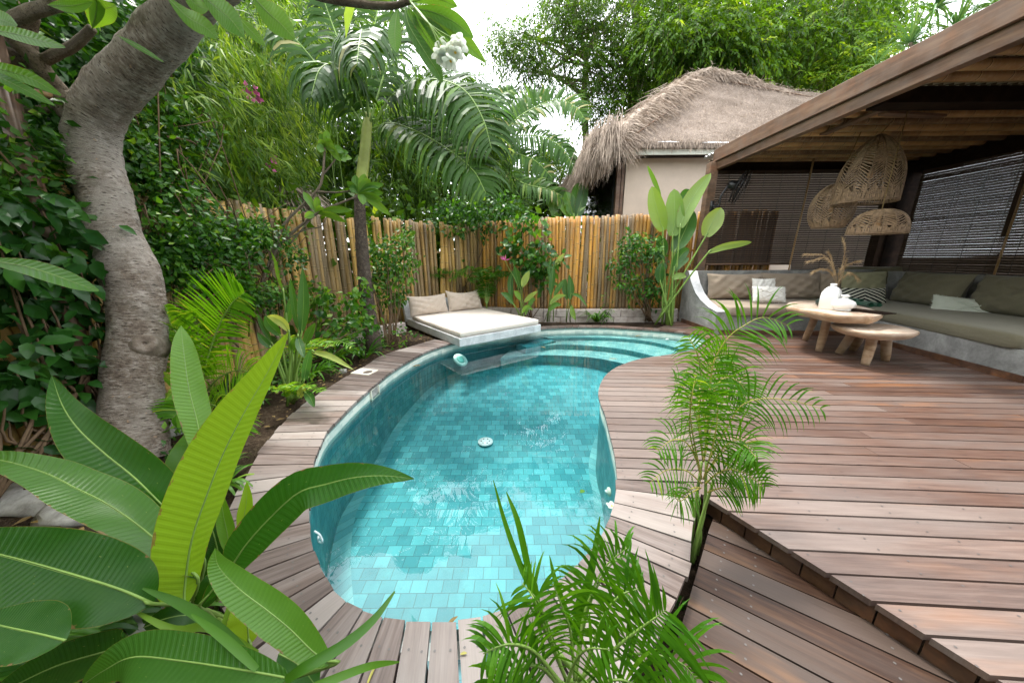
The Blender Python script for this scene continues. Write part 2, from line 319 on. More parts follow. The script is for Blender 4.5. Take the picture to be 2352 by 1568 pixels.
# bark
def bark(name,a,b,c_,sc=1.,ring=60.,grey=(.42,.40,.375)):
    m,nt,out=newmat(name);N=NT(nt)
    def uvn(sx,sy,d=6,r=.65,ds=.3): return noise(N,coords(N,'UV',(sx,sy,1)),1.,d,r,ds)
    flakes=uvn(22*sc,ring*1.6,5,.7,.4); fis=uvn(20*sc,ring*2.6,4,.6,.2); big=noise(N,coords(N,'Object'),2.6,5,.65); mid=noise(N,coords(N,'Object'),14,6,.7)
    h=math_(N,'ADD',math_(N,'MULTIPLY',flakes,.6),math_(N,'MULTIPLY',fis,.4))
    c=ramp(N,math_(N,'ADD',math_(N,'MULTIPLY',mid,.45),math_(N,'MULTIPLY',h,.55)),[(.38,a),(.5,b),(.62,c_)])
    c=mix(N,ramp(N,big,[(.42,(0,0,0)),(.62,(.75,)*3)]),c,mix(N,h,b,grey))
    fl=ramp(N,fis,[(.33,(1,1,1)),(.40,(0,0,0))]); c=mix(N,math_(N,'MULTIPLY',fl,.85),c,(.022,.016,.012))
    dk=ramp(N,flakes,[(.30,(1,1,1)),(.37,(0,0,0))]); c=mix(N,math_(N,'MULTIPLY',dk,.7),c,(.05,.037,.028))
    vo=N.n('ShaderNodeTexVoronoi'); N.set(vo,Scale=1.,Randomness=1.); N.l(coords(N,'UV',(17*sc,ring*1.9,1)),vo.inputs['Vector'])
    vd=ramp(N,vo.outputs['Distance'],[(.16,(1,1,1)),(.24,(0,0,0))]); vm=math_(N,'GREATER_THAN',mid,.47); c=mix(N,math_(N,'MULTIPLY',math_(N,'MULTIPLY',vd,vm),.85),c,(.03,.022,.017))
    pk=ramp(N,uvn(30*sc,ring*.7,2,.5,0.),[(.70,(0,0,0)),(.74,(1,1,1))]); c=mix(N,math_(N,'MULTIPLY',pk,.6),c,(.40,.25,.15))
    princ(N,out,c,.85,.2,bump(N,math_(N,'ADD',h,math_(N,'MULTIPLY',mid,.4)),1.,.018)); return m
MT['bark']=bark('frangipani bark',(.07,.048,.036),(.19,.15,.12),(.40,.35,.31),1.,34,(.44,.41,.375))
MT['barkthin']=bark('branch bark',(.07,.05,.035),(.15,.115,.08),(.26,.21,.15),1.,30,(.22,.19,.15))
MT['palmbark']=bark('palm bark',(.02,.014,.01),(.06,.045,.035),(.16,.13,.10),1.,20,(.1,.08,.065))
MT['shaft']=simple('green crownshaft',(.30,.34,.08),.45,.4,4,.25)
MT['stem']=simple('green stem',(.16,.26,.05),.45,.4,8,.25)
MT['stemy']=simple('yellow stem',(.33,.30,.06),.45,.4,8,.25)
MT['twig']=simple('brown twig',(.13,.085,.05),.8,.2,20,.3)
MT['grasscurl']=simple('pampas plume',(.45,.32,.18),.9,.1,40,.2)
# soil
m,nt,out=newmat('soil');N=NT(nt); co_=coords(N,'Object'); a=noise(N,co_,3,6,.6); b=noise(N,co_,45,6,.7)
c=ramp(N,math_(N,'ADD',math_(N,'MULTIPLY',a,.5),math_(N,'MULTIPLY',b,.5)),[(.38,(.018,.012,.008)),(.52,(.05,.034,.022)),(.66,(.12,.09,.06))])
princ(N,out,c,.95,.1,bump(N,b,1.,.03)); MT['soil']=m
# tiles
def tiles(name,uvk,bw,bh,c1,c2,mort,dry=False):
    m,nt,out=newmat(name);N=NT(nt)
    tc=N.n('ShaderNodeTexCoord'); 
    br=N.n('ShaderNodeTexBrick'); N.set(br,Scale=1.,Mortar_Size=.0022,Mortar_Smooth=.2,Bias=-.1,Brick_Width=bw,Row_Height=bh)
    br.inputs['Color1'].default_value=(*c1,1);br.inputs['Color2'].default_value=(*c2,1);br.inputs['Mortar'].default_value=(*mort,1); br.offset=.5
    N.l(tc.outputs[uvk],br.inputs[0])
    br2=N.n('ShaderNodeTexBrick'); N.set(br2,Scale=1.,Mortar_Size=0.,Bias=0.,Brick_Width=bw,Row_Height=bh); br2.inputs['Color1'].default_value=(0,0,0,1);br2.inputs['Color2'].default_value=(1,1,1,1); br2.offset=.5; N.l(tc.outputs[uvk],br2.inputs[0])
    n=noise(N,coords(N,uvk),7.,6,.65); n2=noise(N,coords(N,uvk),1.2,3)
    c=mix(N,math_(N,'MULTIPLY',n,.6),br.outputs[0],mix(N,1.,br.outputs[0],(1.35,1.2,1.15),'MULTIPLY'))
    c=mix(N,1.,c,ramp(N,n2,[(.3,(.8,.85,.88)),(.7,(1.15,1.1,1.1))]),'MULTIPLY')
    st=noise(N,coords(N,uvk),24.,5,.75); c=mix(N,ramp(N,st,[(.58,(0,0,0)),(.70,(.6,)*3)]),c,(.04,.15,.12))
    s2=noise(N,coords(N,uvk),5.,6,.7); c=mix(N,ramp(N,s2,[(.5,(0,0,0)),(.72,(.5,)*3)]),c,mix(N,1.,c,(1.7,1.35,1.25),'MULTIPLY')); s3=noise(N,coords(N,uvk,(1,1,1),(0,0,1.)),3.2,6,.75); c=mix(N,ramp(N,s3,[(.52,(0,0,0)),(.7,(.55,)*3)]),c,mix(N,1.,c,(.5,.62,.62),'MULTIPLY'))
    if dry:
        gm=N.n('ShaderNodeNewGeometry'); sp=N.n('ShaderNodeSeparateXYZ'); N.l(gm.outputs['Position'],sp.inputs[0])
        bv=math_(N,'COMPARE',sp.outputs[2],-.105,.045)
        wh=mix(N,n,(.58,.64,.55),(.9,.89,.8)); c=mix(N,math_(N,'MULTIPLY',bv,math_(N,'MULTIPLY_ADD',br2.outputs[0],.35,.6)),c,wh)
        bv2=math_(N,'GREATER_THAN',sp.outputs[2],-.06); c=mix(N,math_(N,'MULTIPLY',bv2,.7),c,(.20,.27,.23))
    princ(N,out,c,.5,.3,bump(N,br.outputs['Fac'],-.3,.003)); return m
MT['tilef']=tiles('turquoise pool stone','UV',.102,.088,(.022,.19,.215),(.065,.32,.345),(.012,.09,.10))
MT['tilep']=tiles('pale step stone','UV',.10,.09,(.14,.33,.33),(.27,.48,.45),(.05,.2,.19))
MT['tilew']=tiles('turquoise wall stone','UV',.085,.085,(.06,.24,.26),(.11,.33,.34),(.03,.14,.15),True)
# water
m,nt,out=newmat('pool water');N=NT(nt)
tr=N.n('ShaderNodeBsdfTransparent'); tr.inputs[0].default_value=(.84,.96,.965,1); gl=N.n('ShaderNodeBsdfGlossy'); gl.inputs['Roughness'].default_value=.0
nb=bump(N,noise(N,coords(N,'Object'),2.2,2,.4),.03,.02); N.l(nb,gl.inputs['Normal'])
fr=N.n('ShaderNodeFresnel'); fr.inputs[0].default_value=1.52; N.l(nb,fr.inputs['Normal'])
ms=N.n('ShaderNodeMixShader'); N.l(fr.outputs[0],ms.inputs[0]); N.l(tr.outputs[0],ms.inputs[1]); N.l(gl.outputs[0],ms.inputs[2]); N.l(ms.outputs[0],out.inputs[0]); MT['water']=m
# blinds / mat
MT['slat']=simple('dark bamboo slat',(.045,.028,.018),.6,.3,12,.35,sc=(1,1,8))
m,nt,out=newmat('woven mat ceiling');N=NT(nt); co_=coords(N,'Object')
sp=N.n('ShaderNodeSeparateXYZ');N.l(co_,sp.inputs[0])
zz=math_(N,'PINGPONG',math_(N,'MULTIPLY',sp.outputs[0],9.),.5); w=math_(N,'FRACT',math_(N,'ADD',math_(N,'MULTIPLY',sp.outputs[1],11.),zz))
c=mix(N,math_(N,'GREATER_THAN',w,.5),(.10,.065,.035),(.5,.44,.34)); princ(N,out,c,.7,.2); MT['mat']=m
m,nt,out=newmat('black and cream stripes');N=NT(nt); tc=N.n('ShaderNodeTexCoord'); sp=N.n('ShaderNodeSeparateXYZ');N.l(tc.outputs['UV'],sp.inputs[0])
ab=math_(N,'ABSOLUTE',math_(N,'SUBTRACT',sp.outputs[0],.45)); w=math_(N,'FRACT',math_(N,'ADD',math_(N,'MULTIPLY',ab,5.5),math_(N,'MULTIPLY',sp.outputs[1],5.)))
c=mix(N,math_(N,'GREATER_THAN',w,.52),(.012,.014,.014),(.5,.5,.42)); princ(N,out,c,.9,.1); MT['zebra']=m
m,nt,out=newmat('table end grain');N=NT(nt); co_=coords(N,'Object'); n=noise(N,co_,5,6,.7,.6); n2=noise(N,co_,30,4)
c=ramp(N,math_(N,'MULTIPLY_ADD',n2,.3,math_(N,'MULTIPLY',n,.75)),[(.36,(.16,.09,.055)),(.47,(.46,.34,.25)),(.62,(.66,.56,.46))]); princ(N,out,c,.35,.45,bump(N,n2,.15,.003)); MT['tabletop']=m
MT['rattan']=simple('rattan strips',(.23,.155,.09),.6,.3,30,.4)
# ================================================================ SETTING: pool, decks
def dens(P,n): return spline(P,n)
# pool coping control pairs (inner edge, outer edge)
PAIR=[((1040,786),(999,779)),((986,803),(930,799)),((938,827),(872,819)),((897,852),(826,848)),((859,883),(774,877)),((815,921),(706,922)),((781,955),(663,958)),((746,993),(627,997)),((721,1050),(590,1046)),((711,1095),(552,1119)),((704,1170),(512,1205)),((706,1228),(500,1290)),((721,1285),(505,1375)),((752,1351),(570,1480)),((801,1394),(672,1556)),((849,1416),(740,1640)),((897,1430),(825,1680)),((938,1435),(895,1700)),((986,1437),(960,1700)),((1030,1437),(1040,1700)),((1107,1423),(1140,1700)),((1146,1413),(1245,1680)),((1184,1399),(1305,1665)),((1225,1380),(1375,1630)),((1276,1348),(1440,1580)),((1320,1310),(1500,1480)),((1355,1275),(1550,1389)),((1382,1244),(1575,1330)),((1399,1210),(1586,1286)),((1413,1172),(1590,1222)),((1419,1146),(1596,1182)),((1421,1122),(1604,1144)),((1420,1100),(1618,1112))]
INN=np.array([Z(*a)[:2] for a,b in PAIR]); OUT=np.array([Z(*b)[:2] for a,b in PAIR])
RIGHT=np.array([Z(*q)[:2] for q in [(1417,1065),(1412,1035),(1401,990),(1391,950),(1382,928),(1377,900),(1386,873),(1403,853),(1433,836),(1481,822),(1550,812),(1596,801),(1620,787)]])
FAR=np.array([(2.98,4.95),(2.97,5.12),(2.86,5.32),(2.62,5.48),(2.22,5.64),(1.76,5.80),(1.21,5.84),(.70,5.79),(.35,5.62),(-.1,5.35),(-.5,5.08)])
LOOP=np.concatenate([INN,RIGHT,FAR])
LP=np.concatenate([spline(np.concatenate([LOOP[-3:],LOOP,LOOP[:3]])[:],  (len(LOOP)+5)*6+1)])
LP=LP[2*6+6:2*6+6+len(LOOP)*6]     # one closed turn
CEN=np.array([0.,3.6])
ang=np.unwrap(np.arctan2(LP[:,1]-CEN[1],LP[:,0]-CEN[0]))
# --- basin walls
mb=MB(); n=len(LP); per=np.concatenate([[0],np.cumsum(np.linalg.norm(np.diff(LP,axis=0),axis=1))])
OUTW=LP+nrm(LP-CEN)*.012
def floorz(y): return -.80+np.clip((np.asarray(y)-2.9)/2.1,0,1)*.34
rows=[-.004,-.15,-.4,-.95]
V=[];uv=[]
for z in rows:
    V.append(np.c_[OUTW,np.full(n,z)]); uv.append(np.c_[per,np.full(n,z)])
Fq=[]
for r in range(len(rows)-1):
    for i in range(n-1): Fq.append((r*n+i,r*n+i+1,r*n+n+i+1,r*n+n+i))
    Fq.append((r*n+n-1,r*n,r*n+n,r*n+2*n-1))
mb.add(np.concatenate(V),Fq,.5,np.concatenate(uv)); 
# floor rings
ks=np.linspace(0,1,9); V=[];uv=[]
for k in ks:
    P=CEN+(OUTW-CEN)*k; V.append(np.c_[P,floorz(P[:,1])]); uv.append(P)
Fq=[(r*n+i,r*n+n+i,r*n+n+(i+1)%n,r*n+(i+1)%n) for r in range(8) for i in range(n)]
mb.add(np.concatenate(V),Fq,.5,np.concatenate(uv),1)
# perimeter tile course lying on the floor edge
k1=.93; Pi=CEN+(OUTW-CEN)*k1; V=np.concatenate([np.c_[OUTW,floorz(OUTW[:,1])+.004],np.c_[Pi,floorz(Pi[:,1])+.004]])
mb.add(V,[(i,(i+1)%n,n+(i+1)%n,n+i) for i in range(n)],.5,np.concatenate([np.c_[per,np.full(n,.0)],np.c_[per,np.full(n,.08)]]),0)
# curved steps at the far end
def step(px,z,zb):
    C=np.array([Z(*q,z)[:2] for q in px]); C=spline(C,26)
    poly=[tuple(c) for c in C]+[(3.4,5.2),(3.2,6.1),(.2,6.1)]
    P=np.array(poly); m_=len(P)
    V=np.concatenate([np.c_[P,np.full(m_,z)],np.c_[P,np.full(m_,zb)]]); L=np.concatenate([[0],np.cumsum(np.linalg.norm(np.diff(P,axis=0),axis=1))])
    mb.add(V[:m_],[tuple(range(m_))],.5,P,2)
    mb.add(V,[(i,i+1,m_+i+1,m_+i) for i in range(25)],.5,np.concatenate([np.c_[L,np.full(m_,z)],np.c_[L,np.full(m_,zb)]]),0)
step([(1150,822),(1200,817),(1240,815),(1309,817),(1361,821),(1412,830),(1470,845),(1540,875),(1600,900)],-.300,-.7)
step([(1235,795),(1284,791),(1361,794),(1438,803),(1502,818),(1560,836),(1640,860)],-.215,-.35)
step([(1262,777),(1284,776),(1361,774.5),(1438,778),(1502,786),(1566,802),(1640,826)],-.158,-.25)
# submerged ledge beside the daybed
box(mb,(.42,5.42,-.36),np.array([[.8,.6,0],[-.6,.8,0],[0,0,1]]),(.34,.13,.18),.5,1)
basin=mb.build('pool_basin',[MT['tilew'],MT['tilef'],MT['tilep']],loc=(0,3,-.8),smooth=False); tag(basin,kind='structure')
mb=MB(); W2=LP+nrm(LP-CEN)*.008; mb.add(np.c_[W2,np.full(n,-.12)],[tuple(range(n))]); w=mb.build('water',MT['water'],loc=(0,3,-.12),smooth=False); tag(w,kind='structure')
# --- ground: a ring sheet round the pool reaching far out
A=LP+nrm(LP-CEN)*.05; rad=[0,.06,.16,.3,.45,.6,.8,1.,1.25,1.5,1.8,2.2,2.7,3.3,4,5,7,10,16,30,70,200]
V=[]
for k in rad:
    P=A+nrm(LP-CEN)*k
    z=np.full(n,-.055)
    low=np.clip((P[:,0]-.35)/.25,0,1)*np.clip((1.62-P[:,1])/.1,0,1); z-=.19*np.maximum(low,np.clip((.9-P[:,1])/.1,0,1)*(P[:,0]>-.3))
    z+=np.array([mnoise.noise(Vector((a*3,b*3,0)))*.02+mnoise.noise(Vector((a*11,b*11,3)))*.012 for a,b in P])*(np.linalg.norm(P-CEN,axis=1)<9)*(P[:,0]<.5)
    V.append(np.c_[P,z])
Fq=[(r*n+i,r*n+(i+1)%n,r*n+n+(i+1)%n,r*n+n+i) for r in range(len(rad)-1) for i in range(n)]
mb=MB(); mb.add(np.concatenate(V),Fq); g=mb.build('ground',MT['soil'],loc=(0,0,-.06)); tag(g,kind='structure')
# --- coping boards on the left and round the near end
def nails(mb,pts,z,r=.0045):
    for p in pts:
        a=np.linspace(0,2*math.pi,7)[:-1]; mb.add(np.c_[p[0]+r*np.cos(a),p[1]+r*np.sin(a),np.full(6,z)],[tuple(range(6))])
II=spline(INN,700); OO=spline(OUT,700); dd=np.concatenate([[0],np.cumsum(np.linalg.norm(np.diff(II,axis=0),axis=1))])
# board pitch blends from slender at the far left to broad near the camera
mb=MB(); nm=MB(); pos=0.
while pos<dd[-1]-.02:
    i0=np.searchsorted(dd,pos); y_=II[min(i0,699)][1]; wd=.108 if y_>1.3 else .088
    wd*=RS.uniform(.94,1.06)
    i1=min(np.searchsorted(dd,pos+wd),699); gi=.0042/max(wd,.01)
    a0=II[i0]+(II[i1]-II[i0])*gi;a1=II[i1]-(II[i1]-II[i0])*gi;b0=OO[i0]+(OO[i1]-OO[i0])*gi;b1=OO[i1]-(OO[i1]-OO[i0])*gi
    e=RS.uniform(-.006,.008,4); do=nrm(b0-a0)
    a0=a0-do*(.012+e[0]*.5);a1=a1-do*(.012+e[1]*.5);b0=b0+do*e[2];b1=b1+do*e[2]
    dz=RS.uniform(-.0015,.0015); an=math.atan2(do[1],do[0]); r_=RS.rand()
    prism(mb,[a0,a1,b1,b0],-.026,0+dz,r_,0,an,(RS.rand()*50,RS.rand()*50))
    Ln=np.linalg.norm(b0-a0); m_=(a0+a1)/2
    for k in (.09,Ln-.07):
        for sgn in (.25,.75): nails(nm,[a0+(a1-a0)*sgn+do*k+RS.uniform(-.006,.006,2)],.0018+dz)
    pos+=wd
cop=mb.build('pool_coping',MT['deck'],loc=(0,1,0),smooth=False); tag(cop,kind='structure')
MT['nail']=simple('steel nail heads',(.10,.09,.085),.4,.5,9,.1)
nm.build('nail_head',MT['nail'],parent=cop,smooth=False)['kind']='stuff'
# far coping
FI=spline(FAR,200); nr=np.array([-np.gradient(FI[:,1]),np.gradient(FI[:,0])]).T; nr=nrm(nr); 
if np.dot(nr[100],FI[100]-CEN)<0: nr=-nr
FO=FI+nr*.155; dd=np.concatenate([[0],np.cumsum(np.linalg.norm(np.diff(FI,axis=0),axis=1))]); mb=MB(); pos=.25
while pos<dd[-1]-.9:
    i0=np.searchsorted(dd,pos); i1=min(np.searchsorted(dd,pos+.125),199); t=nrm(FI[i1]-FI[i0])*.003; sk=t*12
    prism(mb,[FI[i0]+t-nr[i0]*.012,FI[i1]-t-nr[i1]*.012,FO[i1]-t-sk,FO[i0]+t-sk],-.028,RS.uniform(-.001,.001),RS.rand()*.8,0,math.atan2(nr[i0][1],nr[i0][0]),(RS.rand()*50,RS.rand()*50)); pos+=.125
tag(mb.build('far_coping',MT['deckwarm'],loc=(1.7,5.9,0),smooth=False),kind='structure')
# --- main deck boards, clipped to the deck outline
DS=-.067; dv=nrm([1,DS]); nv=np.array([-dv[1],dv[0]])
edge=[Z(*q)[:2] for q in [(1661,1165),(1883,1314),(2095,1449),(2259,1540)]]
e0=np.array(edge[0]);ed=nrm(np.array(edge[-1])-e0)
RT=np.array([LP[np.argmin(np.linalg.norm(LP-q,axis=1))] for q in [INN[-1]]])[0]
RR=spline(np.concatenate([[INN[-1]],RIGHT]),90)
RR=RR-nrm(RR-CEN)*.012*np.array([1,1])
far_r=Z(1569,739)[:2]
region=[tuple(p) for p in RR]+[(3.02,4.9),(3.06,5.15),(2.95,5.42),(2.72,5.58),(2.6,5.66),(3.35,6.35),(7.2,6.2),(7.2,-.5),(2.4,-.5)]+[(2.4,.9),tuple(e0)]
regionA=[tuple(p) for p in RR]+[(3.02,4.9),(3.06,5.15),(2.95,5.42),(2.72,5.58),(2.6,5.66),(3.35,6.35),(7.2,6.2),(7.2,-1.),(.4,-1.)]
regionB=[tuple(e0-ed*.22),tuple(e0+ed*2.2),(2.4,-.5),(7.2,-.5),(7.2,3.),(1.2,3.)]
mb=MB(); nm=MB(); hh=.1075
c0=np.dot(nv,INN[-1])-.002; k=-20
while k<60:
    lo=c0+k*hh+.0055; hi=c0+(k+1)*hh-.0055
    region=regionA if k>=0 else regionB
    p=clip(region,*nv,hi); p=clip(p,-nv[0],-nv[1],-lo) if len(p)>2 else p
    if len(p)>2:
        # split board lengths at joints
        xs=[np.dot(dv,q) for q in p]; x0,x1=min(xs),max(xs); cuts=[x0-1]; j=x0+RS.uniform(1.5,4.)
        while j<x1-.6: cuts.append(j); j+=RS.uniform(2.2,3.6)
        cuts.append(x1+1)
        for a,b in zip(cuts[:-1],cuts[1:]):
            q=clip(p,*dv,b-.0015); q=clip(q,-dv[0],-dv[1],-(a+.0015)) if len(q)>2 else q
            if len(q)>2: prism(mb,q,-.026,RS.uniform(-.0012,.0012),RS.rand(),0,math.atan2(DS,1),(RS.rand()*50,RS.rand()*50))
        x=x0+.06
        jx=[x0+.05+RS.uniform(-.01,.01)]
        while jx[-1]<x1: jx.append(jx[-1]+.4)
        for x in jx:
            for o in (.22,.78):
                q=dv*(x+RS.uniform(-.012,.012))+nv*(lo+(hi-lo)*(o+RS.uniform(-.06,.06)))
                if q[0]<4.5 and q[1]<4: 
                    # keep nails on the deck only
                    s=0;m_=len(region)
                    for i in range(m_):
                        x_1,y_1=region[i];x_2,y_2=region[(i+1)%m_]
                        if (y_1>q[1])!=(y_2>q[1]) and q[0]<(x_2-x_1)*(q[1]-y_1)/(y_2-y_1)+x_1: s^=1
                    if s: nails(nm,[q],.002)
    k+=1
dk=mb.build('wooden_deck',MT['deckwarm'],loc=(3,3,0),smooth=False); tag(dk,kind='structure')
nm.build('nail_head',MT['nail'],parent=dk,smooth=False)['kind']='stuff'
# step riser of short brown boards under the deck nosing
mb=MB(); on=np.array([ed[1],-ed[0]]); 
if np.dot(on,np.array([-1,-1]))<0: on=-on
s=-.12
while s<2.4:
    a=e0+ed*(s+.003)-on*.018;b=e0+ed*(s+.109)-on*.018
    prism(mb,[a,b,b-on*.02,a-on*.02],-.20,-.0275,RS.rand()); s+=.112
tag(mb.build('deck_step_riser',MT['deckside'],loc=(1.3,1,-.1),smooth=False),kind='structure')
# --- lower deck
LZ=-.105
q0,q1=Z(1618,1261,LZ)[:2],Z(1854,1363,LZ)[:2]; ld=nrm(q1-q0); ln=np.array([-ld[1],ld[0]])
le=[Z(*q,LZ)[:2] for q in [(1640,1185),(1628,1218),(1612,1275),(1590,1350),(1560,1454),(1530,1540),(1500,1640)]]
rb=[tuple(e0+ed*s-on*.016) for s in (-.1,2.4)]
region=[tuple(p) for p in le]+[(.2,.2),(.6,-.6),(2.2,-.9),rb[1],rb[0]]
c0=np.dot(ln,q0); c1=np.dot(ln,Z(1568,1427,LZ)[:2]); sp=.112; mb=MB(); nm=MB()
for k in range(-12,14):
    lo=c0+k*sp+.0035;hi=c0+(k+1)*sp-.0035
    p=clip(region,*ln,hi); p=clip(p,-ln[0],-ln[1],-lo) if len(p)>2 else p
    if len(p)>2:
        prism(mb,p,LZ-.026,LZ+RS.uniform(-.001,.001),RS.rand(),0,math.atan2(ld[1],ld[0]),(RS.rand()*50,RS.rand()*50))
        x0=min(np.dot(ld,q) for q in p)
        for x in (x0+.08,x0+.2,x0+.6,x0+1.): nails(nm,[ld*x+ln*(lo+(hi-lo)*o) for o in (.25,.75)],LZ+.0018)
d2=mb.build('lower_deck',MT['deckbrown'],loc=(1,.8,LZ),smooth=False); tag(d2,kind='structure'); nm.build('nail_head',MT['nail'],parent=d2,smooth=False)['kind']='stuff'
#@@PART2
# ================================================================ FENCES
def fence(path,ztop,zb,name,label,mat,group,pitch=.072,lean=.03,top_j=.05,seed=1):
    rs=np.random.RandomState(seed); P=np.array(path,float); d=np.concatenate([[0],np.cumsum(np.linalg.norm(np.diff(P,axis=0),axis=1))])
    base=thing(name,(*P[0],zb if not callable(zb) else zb(0)),label,'fence',group); mb=MB(); s=0
    at=lambda q:np.array([np.interp(q,d,P[:,0]),np.interp(q,d,P[:,1])])
    while s<d[-1]:
        r=pitch*.5*rs.uniform(.82,1.08); p=at(s); q=at(min(s+.05,d[-1])); t=nrm(q-p) if np.linalg.norm(q-p)>1e-6 else np.array([1,0])
        zt=np.interp(s/d[-1],[0,1],ztop)+rs.uniform(-top_j,top_j*.6); z0=zb if not callable(zb) else zb(s/d[-1])
        ln=rs.normal(0,lean); nv_=np.array([-t[1],t[0]]); off=rs.uniform(-.012,.012)
        a=np.array([*(p+nv_*off),z0-.05]); b=np.array([*(p+t*ln+nv_*(off+rs.uniform(-.01,.01))),zt])
        k=14; zz=np.linspace(0,1,k)[:,None]; C=a*(1-zz)+b*zz; C[:,:2]+=(t*rs.uniform(-.012,.012))*np.sin(zz*math.pi*rs.uniform(.8,2.2))
        tube(mb,C,r*(1-.12*zz[:,0]),8,rs.rand(),0)
        if rs.rand()<.85:
            o2=nv_*.045*(1 if np.dot(nv_,p-np.array([0,3.]))>0 else -1); a2=a+np.array([*(t*r*1.05+o2),0]); b2=b+np.array([*(t*r*1.05+o2),-rs.uniform(.0,.05)]); tube(mb,[a2,(a2+b2)/2,b2],r*.85,6,.35+rs.rand()*.6,0)
        s+=r*2*.97
    mb.build('bamboo_poles',mat,parent=base)
    for z in (.55,1.35):
        mb=MB(); C=[np.array([*at(q),z]) for q in np.linspace(0,d[-1],30)]
        nn=np.array([P[-1]-P[0]])[0]; nn=nrm(np.array([-nn[1],nn[0],0])); 
        if nn[1]<0 and abs(nn[1])>abs(nn[0]): nn=-nn
        if abs(nn[0])>abs(nn[1]) and nn[0]>0: nn=-nn
        tube(mb,[c+nn*.06 for c in C],.022,6,.3); mb.build('rail',mat,parent=base)
    return base
GF='bamboo pole fences round the garden'
fence([(-3.0,-1.),(-3.0,.6),(-3.03,1.9),(-3.12,3.2),(-3.1,4.2),(-2.9,5.3),(-2.62,6.0)],(1.78,1.92),-.05,'bamboo_fence','long weathered bamboo pole fence behind the leaning grey tree on the left',MT['bpole2'],GF,.078,.022,.03,1)
fence([(-2.55,6.08),(-1.9,6.55),(-1.0,7.05),(-.72,7.22)],(1.98,1.88),.0,'bamboo_fence','short weathered bamboo fence behind the daybed and leafy bush',MT['bpole2'],GF,.078,.03,.05,2)
fence([(-.70,7.2),(-.4,7.02),(0.,6.9),(.6,6.75),(1.2,6.72),(3.3,6.68),(5.2,6.7)],(1.95,2.10),.18,'bamboo_fence','bright golden bamboo fence along the far end of the pool',MT['bpole'],GF,.074,.018,.022,3)
# low masonry walls
def blockwall(path,h,th,label,seed,z0=-.1):
    rs=np.random.RandomState(seed); mb=MB(); P=[np.array(p,float) for p in path]
    for a,b in zip(P[:-1],P[1:]):
        L=np.linalg.norm(b-a);d=(b-a)/L
        for lv in range(2):
            s=-rs.uniform(0,.3) if lv else 0
            while s<L:
                e=min(s+rs.uniform(.34,.42),L); s0=max(s,0)
                if e-s0>.02:
                    c=a+d*(s0+e)/2; zt=z0+(h-z0)*(lv+.5)/2
                    box(mb,(c[0]+rs.uniform(-.004,.004),c[1]+rs.uniform(-.006,.006),zt),np.array([[*d,0],[-d[1],d[0],0],[0,0,1]]),((e-s0)/2-.002,th/2+rs.uniform(-.006,.006),(h-z0)/4-.002),rs.rand(),0,.008)
                s=e
    o=mb.build('low_wall',MT['wallstone'],loc=(*P[0],z0),smooth=False); return tag(o,label,'wall')
blockwall([(-.75,7.06),(.0,6.8),(.65,6.62),(1.3,6.57),(3.36,6.53)],.21,.14,'low pinkish block wall under the golden bamboo fence',1)
blockwall([(-2.72,4.75),(-2.3,5.35),(-1.95,5.75)],.13,.14,'low pale block wall left of the daybed behind the dark palm trunk',2)
# ================================================================ DAYBED
Fc=Z(1055.5,764.4,.21);Rc=Z(1241,734,.21);Lc=Z(939,726,.21)
ux=nrm(Rc-Fc);uy=nrm(np.cross([0,0,1],ux)); Wd=np.linalg.norm(Rc-Fc)+.02; Ld=1.83
def dbp(u,v,z): return np.array([*(Fc+ux*(u-.01)+uy*(v-.01))[:2],z])
AB=np.array([ux,uy,[0,0,1.]])
t=thing('daybed',dbp(0,0,0),'low grey concrete daybed jutting over the pool corner','daybed')
mb=MB(); box(mb,dbp(Wd/2,Ld/2+.12,.065),AB,(Wd/2,Ld/2+.12,.062),.5,0,.006); mb.build('slab',MT['concrete_lt'],parent=t,smooth=False)
mb=MB(); box(mb,dbp(Wd/2,Ld+.36,.26),np.array([ux,nrm(uy+np.array([0,0,.35])),nrm(np.cross(ux,nrm(uy+np.array([0,0,.35]))))]),(Wd/2+.03,.045,.0),.5,0)if False else None
up=nrm(np.array([0,0,1.])+uy*.3); ay=np.cross(up,ux)
box(mb,dbp(Wd/2,Ld+.30,.25),np.array([ux,ay,up]),(Wd/2+.02,.045,.2),.5,0,.008); mb.build('backrest',MT['concrete_lt'],parent=t,smooth=False)
mb=MB(); box(mb,dbp(.12+.02,Ld/2+.42,-.06),AB,(.06,Ld/2-.1,.065),.5,0,.006); box(mb,dbp(Wd/2+.1,Ld+.2,-.06),AB,(Wd/2-.15,.06,.064),.5,0,.006); mb.build('plinth',MT['wallstone'],parent=t,smooth=False)
